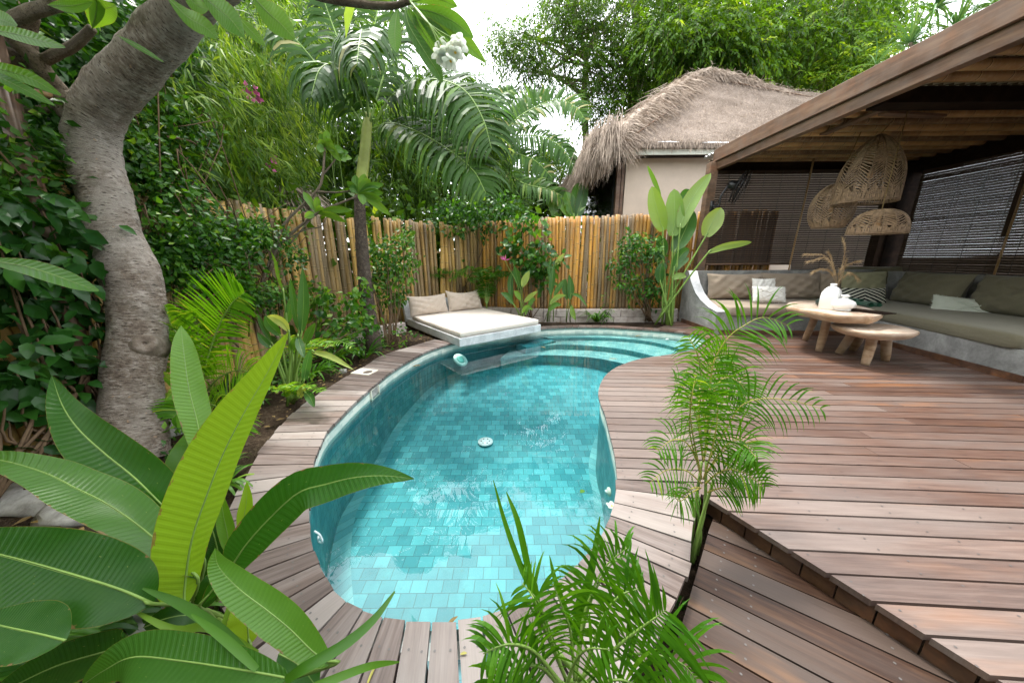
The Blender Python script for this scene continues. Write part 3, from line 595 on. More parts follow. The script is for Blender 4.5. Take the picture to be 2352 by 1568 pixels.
def cushion(c,A,h,name,mat,label,cat,group=None,puff=.25,parent=None,seed=0,edge=2.5,ears=.0,wr=.008,res=26,saddle=0):
    """soft cushion: A rows = width, height, thickness axes; h half sizes"""
    rs=np.random.RandomState(seed); n=res;u=np.linspace(-1,1,n); uu,vv=np.meshgrid(u,u,indexing='ij')
    f=(1-np.abs(uu)**edge)*(1-np.abs(vv)**edge); th=np.clip(f,0,1)**.42
    V=[];ph=rs.uniform(0,6,8)
    for sgn in (1,-1):
        e=1-puff*.25*(np.abs(vv)**2)*(1-np.abs(uu)**2)*0
        x=uu*h[0]*(1-puff*.12*(1-vv**2)*0+ -.05*(1-np.abs(vv)**2)*puff*0)*(1-.06*puff*4*(1-vv**2)*(np.abs(uu)**3))
        y=vv*h[1]*(1-.07*puff*4*(1-uu**2)*(np.abs(vv)**3)) - saddle*h[1]*(uu**2-.5)*-1*np.maximum(vv,0)
        w=wr*(np.sin(uu*9+vv*4+ph[0])*np.sin(vv*7+ph[1])+.7*np.sin(uu*15-vv*9+ph[2])+.8*np.abs(np.sin(uu*3+vv*6+ph[3])))
        z=sgn*(th*h[2]*(1+.08*np.sin(uu*3+ph[4])*np.sin(vv*2.5+ph[5]))+w*np.clip(f*3,0,1))
        V.append(np.stack([x,y,z],-1).reshape(-1,3)@np.array(A)+np.array(c))
    i=np.arange(n-1)[:,None]*n+np.arange(n-1)[None]; q=np.stack([i,i+n,i+n+1,i+1],-1).reshape(-1,4); uv=np.stack([(uu+1)/2,(vv+1)/2],-1).reshape(-1,2)
    mb=MB(); mb.add(np.concatenate(V),np.concatenate([q,q[:,::-1]+n*n]),.5,np.concatenate([uv,uv])); 
    o=mb.build(name,mat,parent=parent,loc=None if parent is not None else c)
    return tag(o,label,cat,group) if parent is None else o
def mattress(poly,z0,z1,name,mat,label,cat,bulge=.012,seam=True,rd=.03):
    """foam slab over a convex footprint with rounded edges, piping"""
    P=np.array(poly,float);c=P.mean(0);
    # round the corners
    Q=[];n=len(P)
    for i in range(n):
        a,b,d_=P[i-1],P[i],P[(i+1)%n]; r=rd
        for tt in np.linspace(0,1,5):
            p0=b+nrm(a-b)*r;p1=b+nrm(d_-b)*r; Q.append((1-tt)**2*p0+2*tt*(1-tt)*b+tt*tt*p1)
        L=np.linalg.norm(d_-b)
        for tt in np.linspace(.1,.9,8): Q.append(b+(d_-b)*tt)
    Q=np.array(Q);m=len(Q);mb=MB();V=[];N_=nrm(Q-c)
    prof=[(-.02,0),(0,.12),(.0,.5),(0,.88),(-.006,.95),(-.022,1.0)]
    H_=z1-z0
    for o,f in prof:
        w=np.array([mnoise.noise(Vector((q[0]*6,q[1]*6,f*3)))*.006 for q in Q])
        V.append(np.c_[Q+N_*(o+w+bulge*math.sin(f*math.pi))[:,None],np.full(m,z0+H_*f)])
    for kk in (.8,.55,.3,.05):
        R=c+(Q-c)*kk; V.append(np.c_[R,z1+.012*(1-kk)+np.array([mnoise.noise(Vector((q[0]*3,q[1]*3,9)))*.009 for q in R])])
    k=len(V);Fq=[(r*m+i,r*m+(i+1)%m,r*m+m+(i+1)%m,r*m+m+i) for r in range(k-1) for i in range(m)]
    mb.add(np.concatenate(V),Fq+[tuple(range((k-1)*m,k*m))]); o=mb.build(name,mat,loc=(*c,z0)); return tag(o,label,cat)
mattress([dbp(.03,.03,0)[:2],dbp(Wd-.03,.03,0)[:2],dbp(Wd-.03,Ld-.0,0)[:2],dbp(.03,Ld-.0,0)[:2]],.128,.212,'mattress',MT['beige'],'cream linen mattress on the poolside daybed','mattress')
def face_axes(ux_,lean):     # width axis, up axis leaning back, outward
    ux_=nrm(ux_); b=np.cross([0,0,1],ux_); up=nrm(np.array([0,0,1.])+b*lean); return np.array([ux_,up,np.cross(ux_,up)])
cushion(dbp(.36,Ld+.0,.38),face_axes(ux+uy*.04,.30),(.40,.19,.085),'cushion',MT['pillowbeige'],'taupe cushion at the left end of the daybed','cushion','two linen cushions on the daybed',seed=3,wr=.008,saddle=.12)
cushion(dbp(1.13,Ld-.03,.40),face_axes(ux-uy*.05,.28),(.385,.20,.085),'cushion',MT['pillowbeige'],'taupe cushion with pointed corners at the right end of the daybed','cushion','two linen cushions on the daybed',seed=8,wr=.011,saddle=.3)
# ================================================================ POOL THINGS
# skimmer lid on the coping
c=Z(837,854,0); t=thing('skimmer_cover',c,'cream skimmer cover with a round opening set in the left coping','skimmer lid')
a=np.array([.96,-.28,0]);a=nrm(a);b=np.cross([0,0,1],a); mb=MB()
h0=.12;h1=.085;nn=28;th=np.linspace(0,2*math.pi,nn,endpoint=False); sqx=np.clip(np.cos(th)*1.5,-1,1)*h0;sqy=np.clip(np.sin(th)*1.5,-1,1)*h1
cx=.045;o3=[c+a*x+b*y+np.array([0,0,.006]) for x,y in zip(sqx,sqy)]; i3=[c+a*(cx+.052*math.cos(q))+b*(.052*math.sin(q))+np.array([0,0,.006]) for q in th]; i4=[p-np.array([0,0,.018]) for p in i3]
o4=[p-np.array([0,0,.02]) for p in o3]
mb.add(o4+o3+i3+i4,[(r*nn+j,r*nn+(j+1)%nn,(r+1)*nn+(j+1)%nn,(r+1)*nn+j) for r in range(3) for j in range(nn)]); mb.build('frame',MT['basin'],parent=t,smooth=False)
mb=MB(); mb.add(i4,[tuple(range(nn))]); mb.build('lid',MT['stone'],parent=t,smooth=False)
# skimmer mouth in the wall
c=Z(868,892,-.055); i=np.argmin(np.linalg.norm(LP-c[:2],axis=1)); p=LP[i]; tg=nrm(LP[(i+3)%len(LP)]-LP[i-3]); inw=nrm(CEN-p); inw=nrm(inw-tg*np.dot(inw,tg)); A3=np.array([[*tg,0],[*inw,0],[0,0,1]])
t=thing('skimmer_mouth',(*p,-.08),'cream rectangular skimmer mouth in the left pool wall','skimmer')
mb=MB(); q=np.array([*p,-.085])
for (du,dz,hu,hz) in ((-.085,0,.007,.06),(.085,0,.007,.06),(0,.055,.092,.006),(0,-.055,.092,.006)): box(mb,q+A3[0]*du+A3[2]*dz,A3,(hu,.008,hz))
mb.build('frame',MT['basin'],parent=t,smooth=False)
mb=MB(); box(mb,q-A3[1]*.006,A3,(.08,.003,.05)); mb.build('flap',MT['stone'],parent=t,smooth=False)
# round pool light
c=Z(1058,827,-.16); i=np.argmin(np.linalg.norm(LP[:,:2]-np.array([-1.12,4.25]),axis=1)); c=T(1058,826,4.62); 
t=thing('pool_light',c,'round white pool light under water below the daybed corner','pool light')
ax=nrm(np.array([.55,-.35,.75])); A2=np.array([nrm(np.cross([0,1,0.1],ax)),[0,0,0],ax]); A2[1]=np.cross(A2[2],A2[0])
mb=MB(); lathe(mb,c,[(.108,-.02),(.112,0),(.10,.012),(.066,.004)],28,.5,0,A2); MT['rim']=simple('rim tinted as under water',(.42,.62,.55),.4,.4,9,.08); mb.build('rim',MT['rim'],parent=t)  # white rim coloured dull green to stand for dimming under water
MT['lens']=simple('aqua lens',(.16,.5,.42),.2,.5,9,.1); mb=MB(); lathe(mb,c,[(.066,.003),(.04,.008),(.001,.01)],24,.5,0,A2); mb.build('lens',MT['lens'],parent=t)
# drain
c=Z(1115,1015,-.7)
for _ in range(12): c=Z(1115,1015,float(floorz(c[1]))+.006)
t=thing('drain_cover',c,'round white slotted drain cover on the pool floor','drain cover')
mb=MB(); lathe(mb,c,[(.085,0),(.083,.012),(.0001,.016)],28); mb.build('plate',MT['white'],parent=t)
for q in range(6):
    an=q*math.pi/3; mb=MB(); lathe(mb,c+np.array([.045*math.cos(an),.045*math.sin(an),.0]),[(.008,.013),(.008,.0185)],8); mb.build('slot',MT['stone'],parent=t)
# wall inlet
c=Z(1401,1129,-.2); t=thing('wall_inlet',c,'small pale inlet nozzle on the right pool wall','nozzle'); A3=np.array([[0,1,0],[0,0,1],[1,0,0]],float)
mb=MB(); lathe(mb,c+np.array([.0,0,0]),[(.028,.0),(.028,-.012),(.015,-.02)],16,.5,0,A3); mb.build('flange',MT['basin'],parent=t); mb=MB(); lathe(mb,c,[(.013,-.016),(.013,-.03)],12,.5,0,A3); mb.build('nozzle',MT['white'],parent=t)
def flower(mb,c,A,r,mi_y=1,npet=5,cup=.25):
    for k in range(npet):
        an=k*2*math.pi/npet; d=np.cos(an)*A[0]+np.sin(an)*A[1]; s=-np.sin(an)*A[0]+np.cos(an)*A[1]; V=[];m=6
        for i in range(m):
            u=i/(m-1); w=.42*r*math.sin(math.pi*min(u*.8+.12,1))**.8
            for v in (-1,0,1): V.append(c+d*r*u+s*(v*w+.12*r*u)+A[2]*r*(cup*u*u+.07*v*v-.04*v*math.sin(u*3)))
        mb.add(V,[(i*3+j,i*3+j+1,i*3+4+j,i*3+3+j) for i in range(m-1) for j in range(2)],.5,None,0)
    a=np.linspace(0,2*math.pi,7)[:-1]; mb.add([c+A[2]*.004*1+(np.cos(x)*A[0]+np.sin(x)*A[1])*r*.17 for x in a],[tuple(range(6))],.5,None,mi_y)
c=Z(1405,1162,-.115); mb=MB(); flower(mb,c,AX,.032); tag(mb.build('frangipani_flower',[MT['petal'],MT['yellow']],loc=c),'white frangipani flower with a yellow centre floating by the right pool edge','flower')
def flatleaf(px,py,z,L,w_,an,mat,label,name='fallen_leaf',curl=.2,group='leaves fallen on the water and deck'):
    c=Z(px,py,z);d=np.array([math.cos(an),math.sin(an),0]);s=np.array([-d[1],d[0],0]);V=[];m=8
    for i in range(m):
        u=i/(m-1);hw=w_*math.sin(math.pi*(.04+.92*u))**.8
        for v in (-1,0,1): V.append(c+d*L*(u-.5)+s*(v*hw+curl*L*.3*math.sin(u*3))+np.array([0,0,.003+abs(v)*hw*.35+curl*L*.2*u*u]))
    mb=MB(); mb.add(V,[(i*3+j,i*3+j+1,i*3+4+j,i*3+3+j) for i in range(m-1) for j in range(2)],.7)
    return tag(mb.build(name,mat,loc=c),label,'leaf',group)
flatleaf(1338,1130,-.118,.035,.015,.5,MT['shrub'],'small yellow green leaf floating near the right pool wall')
flatleaf(957,841,-.118,.10,.022,.3,MT['dryleaf'],'curled brown leaf floating by the left pool wall')
flatleaf(1247,798,-.118,.11,.012,-.9,MT['dryleaf'],'narrow pale leaf floating in front of the daybed')
flatleaf(1112,792,-.118,.15,.016,.1,MT['dryleaf'],'long dry leaf in the shade under the daybed edge')
flatleaf(1039,1428,-.10,.05,.007,.75,MT['dryleaf'],'straw coloured leaf stuck at the near pool edge')
flatleaf(1065,1502,.003,.022,.0045,.1,MT['stemy'],'tiny yellow petal lying on the near coping')
flatleaf(856,1550,.003,.07,.004,1.4,MT['stemy'],'short yellow twig lying on the near coping',name='fallen_twig')
flatleaf(1466,772,-.118,.12,.02,.2,MT['dryleaf'],'dark brown leaf floating at the far tiled wall')
flatleaf(1533,779,-.118,.09,.02,.6,MT['petal'],'pale petal floating near the far right corner of the pool')
flatleaf(1408,825,-.118,.12,.015,-.2,MT['dryleaf'],'dry leaf floating over the curved steps')
c=Z(722,1219,-.06); mb=MB(); tube(mb,spline([c,c+[.02,.005,-.03],c+[.03,.0,-.07],c+[.005,.01,-.075],c+[.0,.02,-.05]],16),.005,6); tag(mb.build('rope',MT['twine'],loc=c),'short white rope dangling at the left pool edge','rope')
# ================================================================ HUT
def quad(mb,a,b,c,d,rv=.5,mi=0,nx=1,ny=1,disp=0,seed=0):
    a,b,c,d=map(lambda q:np.array(q,float),(a,b,c,d));V=[];uv=[];nn=nrm(np.cross(b-a,d-a))
    for j in range(ny+1):
        for i in range(nx+1):
            u,v=i/nx,j/ny; p=(a*(1-u)+b*u)*(1-v)+(d*(1-u)+c*u)*v
            if disp: p=p+nn*disp*(mnoise.noise(Vector(tuple(p*1.3+seed)))*1.2+mnoise.noise(Vector(tuple(p*6+seed)))*.35)
            V.append(p);uv.append((u,v))
    mb.add(V,[(j*(nx+1)+i,j*(nx+1)+i+1,(j+1)*(nx+1)+i+1,(j+1)*(nx+1)+i) for j in range(ny) for i in range(nx)],rv,uv,mi)
yh=7.7
EL=Y(1402,330,yh); ez=Y(1400,326,yh)[2]
hut=thing('thatched_hut',(3.5,8.5,0),'cream walled hut with a thick shaggy thatched roof behind the golden fence','hut')
A1=Y(1602,166,10.4);A2=Y(1662,166,10.4); RG=Y(1914,215,10.6); RG2=A2+(RG-A2)*1.9
FR=np.array([9.3,yh+.1,ez-.05]); FL=np.array([EL[0],yh,ez]); BL=np.array([EL[0]-.25,13.2,ez-.1])
mb=MB()
def thatchface(a,b,c,d,nx,ny,seed): quad(mb,a,b,c,d,.5,0,nx,ny,.07,seed)
thatchface(FL,FR,RG2,A1,40,26,3); thatchface(BL,FL,A1,A1+np.array([0,.4,0]),30,24,5)
dn=np.array([0,0,-.11])
quad(mb,FL,FR,FR+dn,FL+dn,.3,0,60,2,.03); quad(mb,BL,FL,FL+dn,BL+dn,.3,0,40,2,.03); quad(mb,FL+dn,FR+dn,FR+dn+[0,2.6,.1],FL+dn+[.3,2.6,.1],.3)
roof=mb.build('roof',MT['thatch'],parent=hut)
# shaggy caps of long straw along the ridge and hips, and the eaves fringe
def straw(mb,P,D,L,w,n,droop,rs,spread=.25,lift=.05):
    """P,D lists: point on crest and down-slope direction; strands laid over"""
    K=len(P)
    i=rs.randint(0,K-1,n); f=rs.rand(n)[:,None]; p=P[i]*(1-f)+P[i+1]*f; d=nrm(D[i]*(1-f)+D[i+1]*f+rs.normal(0,spread,(n,3))); p=p+rs.normal(0,lift,(n,3))+d*rs.uniform(-.12,.15,(n,1))
    Ls=L*rs.uniform(.5,1.1,(n,1)); s=nrm(np.cross(d,rs.normal(0,1,(n,3))+[0,0,1]))*w
    p1=p+d*Ls*.5+np.array([0,0,.03]); p2=p+d*Ls+np.array([0,0,-1])*droop*Ls
    V=np.stack([p-s,p+s,p1-s,p1+s,p2-s*.3,p2+s*.3],1).reshape(-1,3); b=np.arange(n)[:,None]*6
    mb.add(V,np.concatenate([b+[0,1,3,2],b+[2,3,5,4]]),np.tile(rs.rand(n),2))
rs=np.random.RandomState(5)
def crest(a,b,n,w=.06):
    P=spline([a,(np.array(a)+b)/2+[0,0,w],b],n); return P+np.array([[0,0,mnoise.noise(Vector((i*.7,0,a[0])))*.07] for i in range(n)])
mb=MB(); hip=crest(FL+[0,0,.02],A1+[0,0,-.1],20,.10); rid=crest(A1+[0,0,-.08],A2+[0,0,-.08],6); rr_=crest(A2+[0,0,-.08],RG2+[0,0,-.05],24,-.30)
for C,dirs in ((hip,[(.55,-.35,-.6),(-.7,.15,-.55)]),(rid,[(0,-.7,-.7)]),(rr_,[(.1,-.75,-.6),(0,.8,-.6)])):
    tube(mb,C,.12,8,.35,0,.5)
    for dd_ in dirs: straw(mb,C,np.tile(nrm(np.array(dd_)),(len(C),1)),.62 if C is hip else .45,.0055,4200 if C is not rid else 900,.05,rs,.2,.06)
# short stubble over the clipped front face
nst=9000; uu_=rs.rand(nst,1);vv_=rs.rand(nst,1)**1.2; P_=(FL*(1-uu_)+FR*uu_)*(1-vv_)+(A1*(1-uu_)+RG2*uu_)*vv_; nf=nrm(np.cross(FR-FL,A1-FL)); P_=P_+nf*.05*(1 if nf[2]>0 else -1)
d_=nrm(np.array([0,-.6,-.55])+rs.normal(0,.55,(nst,3))); s_=nrm(np.cross(d_,rs.normal(0,1,(nst,3))))*.004; e_=P_+d_*rs.uniform(.05,.13,(nst,1))
ms_=MB(); ms_.add(np.stack([P_-s_,P_+s_,e_],1).reshape(-1,3),np.arange(nst*3).reshape(-1,3),rs.rand(nst)*.8); ms_.build('thatch_stubble',MT['thatchs'],parent=hut,smooth=False)
mb.build('ridge_thatch',MT['thatchs'],parent=hut,smooth=False)
mb=MB(); C=np.array([FL+(FR-FL)*q for q in np.linspace(0,1,40)])+[0,-.0,.0]; straw(mb,C,np.tile(nrm(np.array([0,-.45,-.8])),(40,1)),.10,.004,2600,.3,rs,.3,.015)
# the shaggy left front corner hanging low
C1=np.array([FL+[-.05,0,.12],FL+[-.3,.5,.0],FL+[-.4,1.2,-.05],FL+[-.45,2.2,-.1],FL+[-.5,3.2,-.15],BL+[-.4,0,-.2]]); C1=spline(C1,24)
straw(mb,C1+[.25,0,.12],np.tile(nrm(np.array([-.45,-.12,-1])),(24,1)),.66,.006,7000,.10,rs,.12,.08); straw(mb,C1[:8]+[.1,-.1,.15],np.tile(nrm(np.array([-.2,-.35,-1])),(8,1)),.6,.0065,2400,.15,rs,.16,.10)
mb.build('eaves_fringe',MT['thatchs'],parent=hut,smooth=False)
mb=MB(); t0=FL+[.55,-.02,.16];t1=A1+[.25,-.25,-.32]; beam(mb,t0+(t1-t0)*.0,t1,.03,.02); beam(mb,A2+[.05,-.3,-.36],A2+(RG2-A2)*.7+[0,-.35,-.36],.025,.02); mb.build('batten',MT['timber'],parent=hut)
# eaves board
eb0=Y(1397,357,yh+.12);eb1=np.array([9.1,yh+.12,eb0[2]]); eh=(ez-.02-eb0[2])/2; mb=MB(); beam(mb,eb0+[0,0,eh],eb1+[0,0,eh],.03,2*eh); mb.build('eaves_board',MT['eaves'],parent=hut,smooth=False)
yw=8.25; wc=Y(1437,400,yw); mb=MB(); abox(mb,wc[0],9.,yw,yw+.15,.0,eb0[2]+.05); mb.build('wall',MT['plaster'],parent=hut,smooth=False)
for xx,ww in ((wc[0]-.10,.09),(wc[0]-.02,.06)):
    mb=MB(); abox(mb,xx-ww,xx,yw+.02,yw+.12,0,eb0[2]-.02); mb.build('post',MT['timber'],parent=hut,smooth=False)
xs=wc[0]-.12
mb=MB(); abox(mb,xs-.12,xs-.02,yw+.2,13,0,1.98); mb.build('side_wall',MT['plaster'],parent=hut,smooth=False)
mb=MB(); abox(mb,xs-.10,xs-.04,yw+.2,13,1.98,eb0[2]); mb.build('side_opening_shade',MT['opening_shade'],parent=hut,smooth=False)  # dark sheet filling the open window, painted for the shade inside
mb=MB(); abox(mb,xs-.16,xs-.02,yw+.2,13,1.93,2.03); mb.build('window_sill',MT['timber'],parent=hut,smooth=False)
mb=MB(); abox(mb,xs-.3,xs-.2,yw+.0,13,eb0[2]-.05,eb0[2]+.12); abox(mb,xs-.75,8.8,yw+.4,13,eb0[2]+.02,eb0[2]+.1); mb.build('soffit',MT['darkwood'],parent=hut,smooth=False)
# small thatched gate roof over the left fence
t=thing('gate_roof',(-3.2,4.9,1.9),'small worn thatched roof peeping over the left bamboo fence','roof')
mb=MB(); a=X(640,430,-3.5);b=X(722,452,-3.5);c=X(752,492,-3.12);d=X(690,492,-3.12); quad(mb,a,b,c,d,.6,0,16,12,.03,2); quad(mb,a+[0,0,-.05],b+[0,0,-.05],c+[0,0,-.05],d+[0,0,-.05],.4,0,2,2)
mb.build('thatch',MT['thatch'],parent=t); mb=MB(); C=np.array([a+(b-a)*q+[0,0,.02] for q in np.linspace(0,1,8)]); tube(mb,C,.035,6,.2,0,.4); straw(mb,C,np.tile(nrm(c-b),(8,1)),.6,.009,500,.02,rs,.2,.03); mb.build('ridge_cap',MT['thatchs'],parent=t,smooth=False)
mb=MB(); beam(mb,d+[0,0,-.07],a+[0,0,-.07],.05,.05); beam(mb,d+[0,0,-.07],c+[0,0,-.07],.05,.05); beam(mb,d+[-.05,0.05,-.07],(d[0]-.05,d[1]+.05,0),.07,.07,(1,0,0)); mb.build('frame',MT['timber'],parent=t)
# ================================================================ PAVILION
XF=3.65; XR=7.24; YB=6.5
pav=thing('pavilion',(XF,YB,0),'open timber pavilion with a dark bamboo ceiling over the lounge deck','pavilion')
def part(name,mat,parent,fn,smooth=False):
    mb=MB(); fn(mb); return mb.build(name,mat,parent=parent,smooth=smooth)
part('fascia_beam',MT['timber'],pav,lambda m:(abox(m,XF,XF+.06,.2,YB-.02,2.872,3.07,.5,0,.004),abox(m,XF+.035,XF+.13,.2,YB-.02,2.74,2.868,.4,0,.004)))
pl=Y(1610,600,YB-.03); part('post',MT['timber'],pav,lambda m:box(m,(XF+.005,YB-.03,1.42),AX,(.075,.075,1.44),.6,0,.006))
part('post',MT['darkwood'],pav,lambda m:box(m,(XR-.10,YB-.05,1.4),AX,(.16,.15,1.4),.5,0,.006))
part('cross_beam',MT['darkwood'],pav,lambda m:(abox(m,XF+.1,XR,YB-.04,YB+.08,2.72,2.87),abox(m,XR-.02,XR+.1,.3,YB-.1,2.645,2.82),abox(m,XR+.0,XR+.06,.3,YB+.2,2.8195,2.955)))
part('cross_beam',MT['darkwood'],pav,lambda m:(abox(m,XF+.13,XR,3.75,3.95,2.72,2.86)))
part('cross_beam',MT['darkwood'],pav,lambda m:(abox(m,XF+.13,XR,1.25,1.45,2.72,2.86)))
mb=MB(); y=6.38; rs=np.random.RandomState(4)
while y>.3:
    if min(abs(y-3.85),abs(y-1.35))>.14:
        r=rs.uniform(.042,.052); P=[np.array([x,y+.012*math.sin(x*2+y*9),2.90-r*0-.0]) for x in np.linspace(XF+.14,XR+.1,12)]; tube(mb,P,r,10,rs.rand(),0,.04)
    y-=rs.uniform(.19,.23)
mb.build('ceiling_battens',MT['batten'],parent=pav)
part('ceiling_mat',MT['mat'],pav,lambda m:abox(m,XF+.07,XR+.4,.2,YB+.25,2.955,2.965))
mb=MB(); xs=np.arange(XF-.0,XR+.6,.02); z=3.09+.02*np.sin(xs*2*math.pi/.1)*0; ys=np.arange(.2,YB+.35,.0235)
zz=3.042+.018*np.cos(ys*2*math.pi/.094); V=[];m_=len(ys)
for x in (XF+.01,XR+.6): V.append(np.c_[np.full(m_,x),ys,zz])
for x in (XR+.6,XF+.01): V.append(np.c_[np.full(m_,x),ys,zz-.004])
mb.add(np.concatenate(V),[(k*m_+i,k*m_+i+1,((k+1)%4)*m_+i+1,((k+1)%4)*m_+i) for k in range(4) for i in range(m_-1)]); mb.build('roof_sheet',MT['metal'],parent=pav)
b0,b1,b2=Z(1890,309,2.84),Z(2023,254,2.84),Z(2165,262,2.84)
part('ceiling_bracket',MT['timber'],pav,lambda m:(beam(m,b0,b1,.09,.025),beam(m,b1+[0.03,0,-.028],b2+[0,0,-.028],.09,.025)))
# blinds
def blind(a,b,zt,zb,label,depth=0.,dense_to=None,seed=0,pitch=.0395,sw=.0362):
    a=np.array(a,float);b=np.array(b,float);t=thing('bamboo_blind',(*a,zt),label,'blind','bamboo roll blinds of the pavilion'); rs=np.random.RandomState(seed)
    d=b-a; L=np.linalg.norm(d);d=d/L;nn=np.array([-d[1],d[0]]); A=np.array([[*d,0],[*nn,0],[0,0,1]])
    mb=MB(); z=zt-.01
    while z>zb:
        c=(a+b)/2; hw=sw/2; tl=rs.normal(0,.0002)
        if dense_to and z<dense_to: hw=pitch/2-.0012
        Ax=A.copy(); Ax[0]=nrm(A[0]+[0,0,tl]); box(mb,(*c,z+rs.uniform(-.0003,.0003)),Ax,(L/2,.002,hw),rs.rand()); z-=pitch
    mb.build('slats',MT['slat'],parent=t,smooth=False)
    mb=MB(); 
    for k in range(1,int(L/.32)+1):
        p=a+d*min(k*.32-.1,L-.05); 
        for o in(-.006,.006): tube(mb,[(*(p+nn*o),zt),(*(p+nn*o),zb)],.0022,4)
    mb.build('cords',MT['black'],parent=t)
    mb=MB(); tube(mb,[(*a,zb),(*b,zb)],.02,8); mb.build('bottom_rail',MT['timber'],parent=t); return t
xa=XF+.09; xb=Y(1858,406,YB-.05)[0]
blind((xa,YB-.07),(xb-.01,YB-.07),2.72,1.08,'dark bamboo blind beside the wooden post with its lower half doubled',dense_to=1.72,seed=1)
blind((xb-.04,YB-.10),(XR-.30,YB-.10),2.72,.93,'dark bamboo blind behind the hanging lamps left of the dark corner post',seed=2)
blind((XR-.04,YB-.28),(XR-.04,4.93),2.645,.9,'bamboo blind with bright gaps right of the dark corner post',seed=3,sw=.0383)
blind((XR-.01,5.02),(XR-.01,3.1),2.645,.9,'bamboo blind at the right picture edge beyond the pale stick',seed=4,sw=.0383)
for q,lb in (((Y(1862,400,YB-.18),Y(1811,622,YB-.18)),'brown bamboo stick hanging between the two left blinds'),((X(2351,434,XR-.12),X(2283,632,XR-.12)),'pale crooked stick hanging in front of the right blind')):
    a,b=q; mb=MB(); P=spline([a+[0,0,.25],a*.6+b*.4+[.008,.008,0],a*.3+b*.7-[.01,.006,0],b],18); tube(mb,P,.014,7,.6,0,.15); tag(mb.build('bamboo_stick',MT['batten'],loc=a),lb,'stick')
# ---- woven pendants
def pendant(c,R,Ht,prof,label,seed,cordtop,nr=16):
    """c = centre of the rim; prof(u)->(r,z) from the top u=0 to the rim u=1, unit radius and height"""
    rs=np.random.RandomState(seed); t=thing('pendant_lamp',c,label,'lamp','woven pendant lamps over the low tables'); c=np.array(c,float)
    def S(an,u): r,z=prof(u); return c+np.array([R*r*math.cos(an),R*r*math.sin(an),Ht*z])
    mb=MB()
    for k in range(nr): tube(mb,[S(k*2*math.pi/nr,u) for u in np.linspace(0,1,14)],.0045,4,.1)
    for u in (0.02,.985,1.): tube(mb,[S(a,u) for a in np.linspace(0,2*math.pi,33)],.006,5,.3)
    mb.build('frame',MT['rattan'],parent=t)
    mb=MB(); da=2*math.pi/nr
    for k in range(nr):
        up=1 if k%2 else -1; n=int(11*Ht/R*.66)+7
        for i in range(n):
            u0=i/n*.86+.03; sl=.11*up; 
            if u0+sl>.9 or u0-abs(sl)<0.01: sl*=.5
            # fan the strips so they gather into chevrons
            f=.5+.5*math.sin(u0*math.pi*3.3+.7); u1=min(max(u0+sl*(.35+.9*f),.01),.93)
            a=S(k*da+.01,u0+rs.uniform(-.004,.004));b=S((k+1)*da-.01,u1+rs.uniform(-.004,.004)); m_=S((k+.5)*da,(u0+u1)/2)
            w=np.array([0,0,.0062]); V=[a-w,a+w,m_-w,m_+w,b-w,b+w]; mb.add(V,[(0,2,3,1),(2,4,5,3)],rs.uniform(.2,1))
        for i in range(9):
            a_=(k+i/9)*da; h=.05+.07*abs((i-4.5)/4.5) if k%2 else .12-.07*abs((i-4.5)/4.5); a=S(a_,1-h*1.6);b=S(a_+rs.uniform(-.03,.03),1.); w=np.array([-math.sin(a_),math.cos(a_),0])*.0045
            mb.add([a-w,a+w,b+w,b-w],[(0,1,2,3)],rs.uniform(.4,1))
    mb.build('woven_shade',MT['rattan'],parent=t,smooth=False)
    mb=MB(); tp=c+np.array([0,0,Ht]); tube(mb,[tp+[0,0,-.12],tp,np.array(cordtop)],.005,5); mb.build('cord',MT['rope'],parent=t)
    mb=MB(); lathe(mb,c+[0,0,Ht*.42],[(.001,-.04),(.024,-.028),(.03,0),(.02,.03),(.015,.05),(.015,.09),(.001,.09)],14); mb.build('bulb',MT['batten'],parent=t); return t
bell=lambda u:(math.sin(min(u*1.35,1)*math.pi/2)**.85*(1+ .04*u) if u<.74 else 1.0+.03+(.04*(u-.74)), 1-(u**1.25))
globe=lambda u:(math.sin(.12+u*2.25),  (1+math.cos(.12+u*2.25))/1.72-.16 if False else (math.cos(.12+u*2.25)-math.cos(2.37))/(math.cos(.12)-math.cos(2.37)))
dome=lambda u:(math.sin(u*math.pi/2)**.8,math.cos(u*math.pi/2)**.8 if u<1 else 0)
tl=4.25; c1=T(1983,466,tl); pendant(c1,.53*tl/745*100,1.0*tl/745*140,bell,'largest bell shaped woven pendant lamp',1,(T(2003,262,tl)[0],c1[1],2.85))
tl=4.7; c2=T(1900,523,tl); pendant(c2,.40*tl/745*100,tl/745*92,globe,'small rounded woven pendant lamp left of the large bell lamp',2,(T(1925,330,tl)[0],c2[1],2.85),14)
tl=4.0; c3=T(2011,537,tl); pendant(c3,.50*tl/745*100,tl/745*52,dome,'flat dome woven pendant lamp hanging lowest below the bell lamp',3,(c3[0],c3[1],2.85),14)
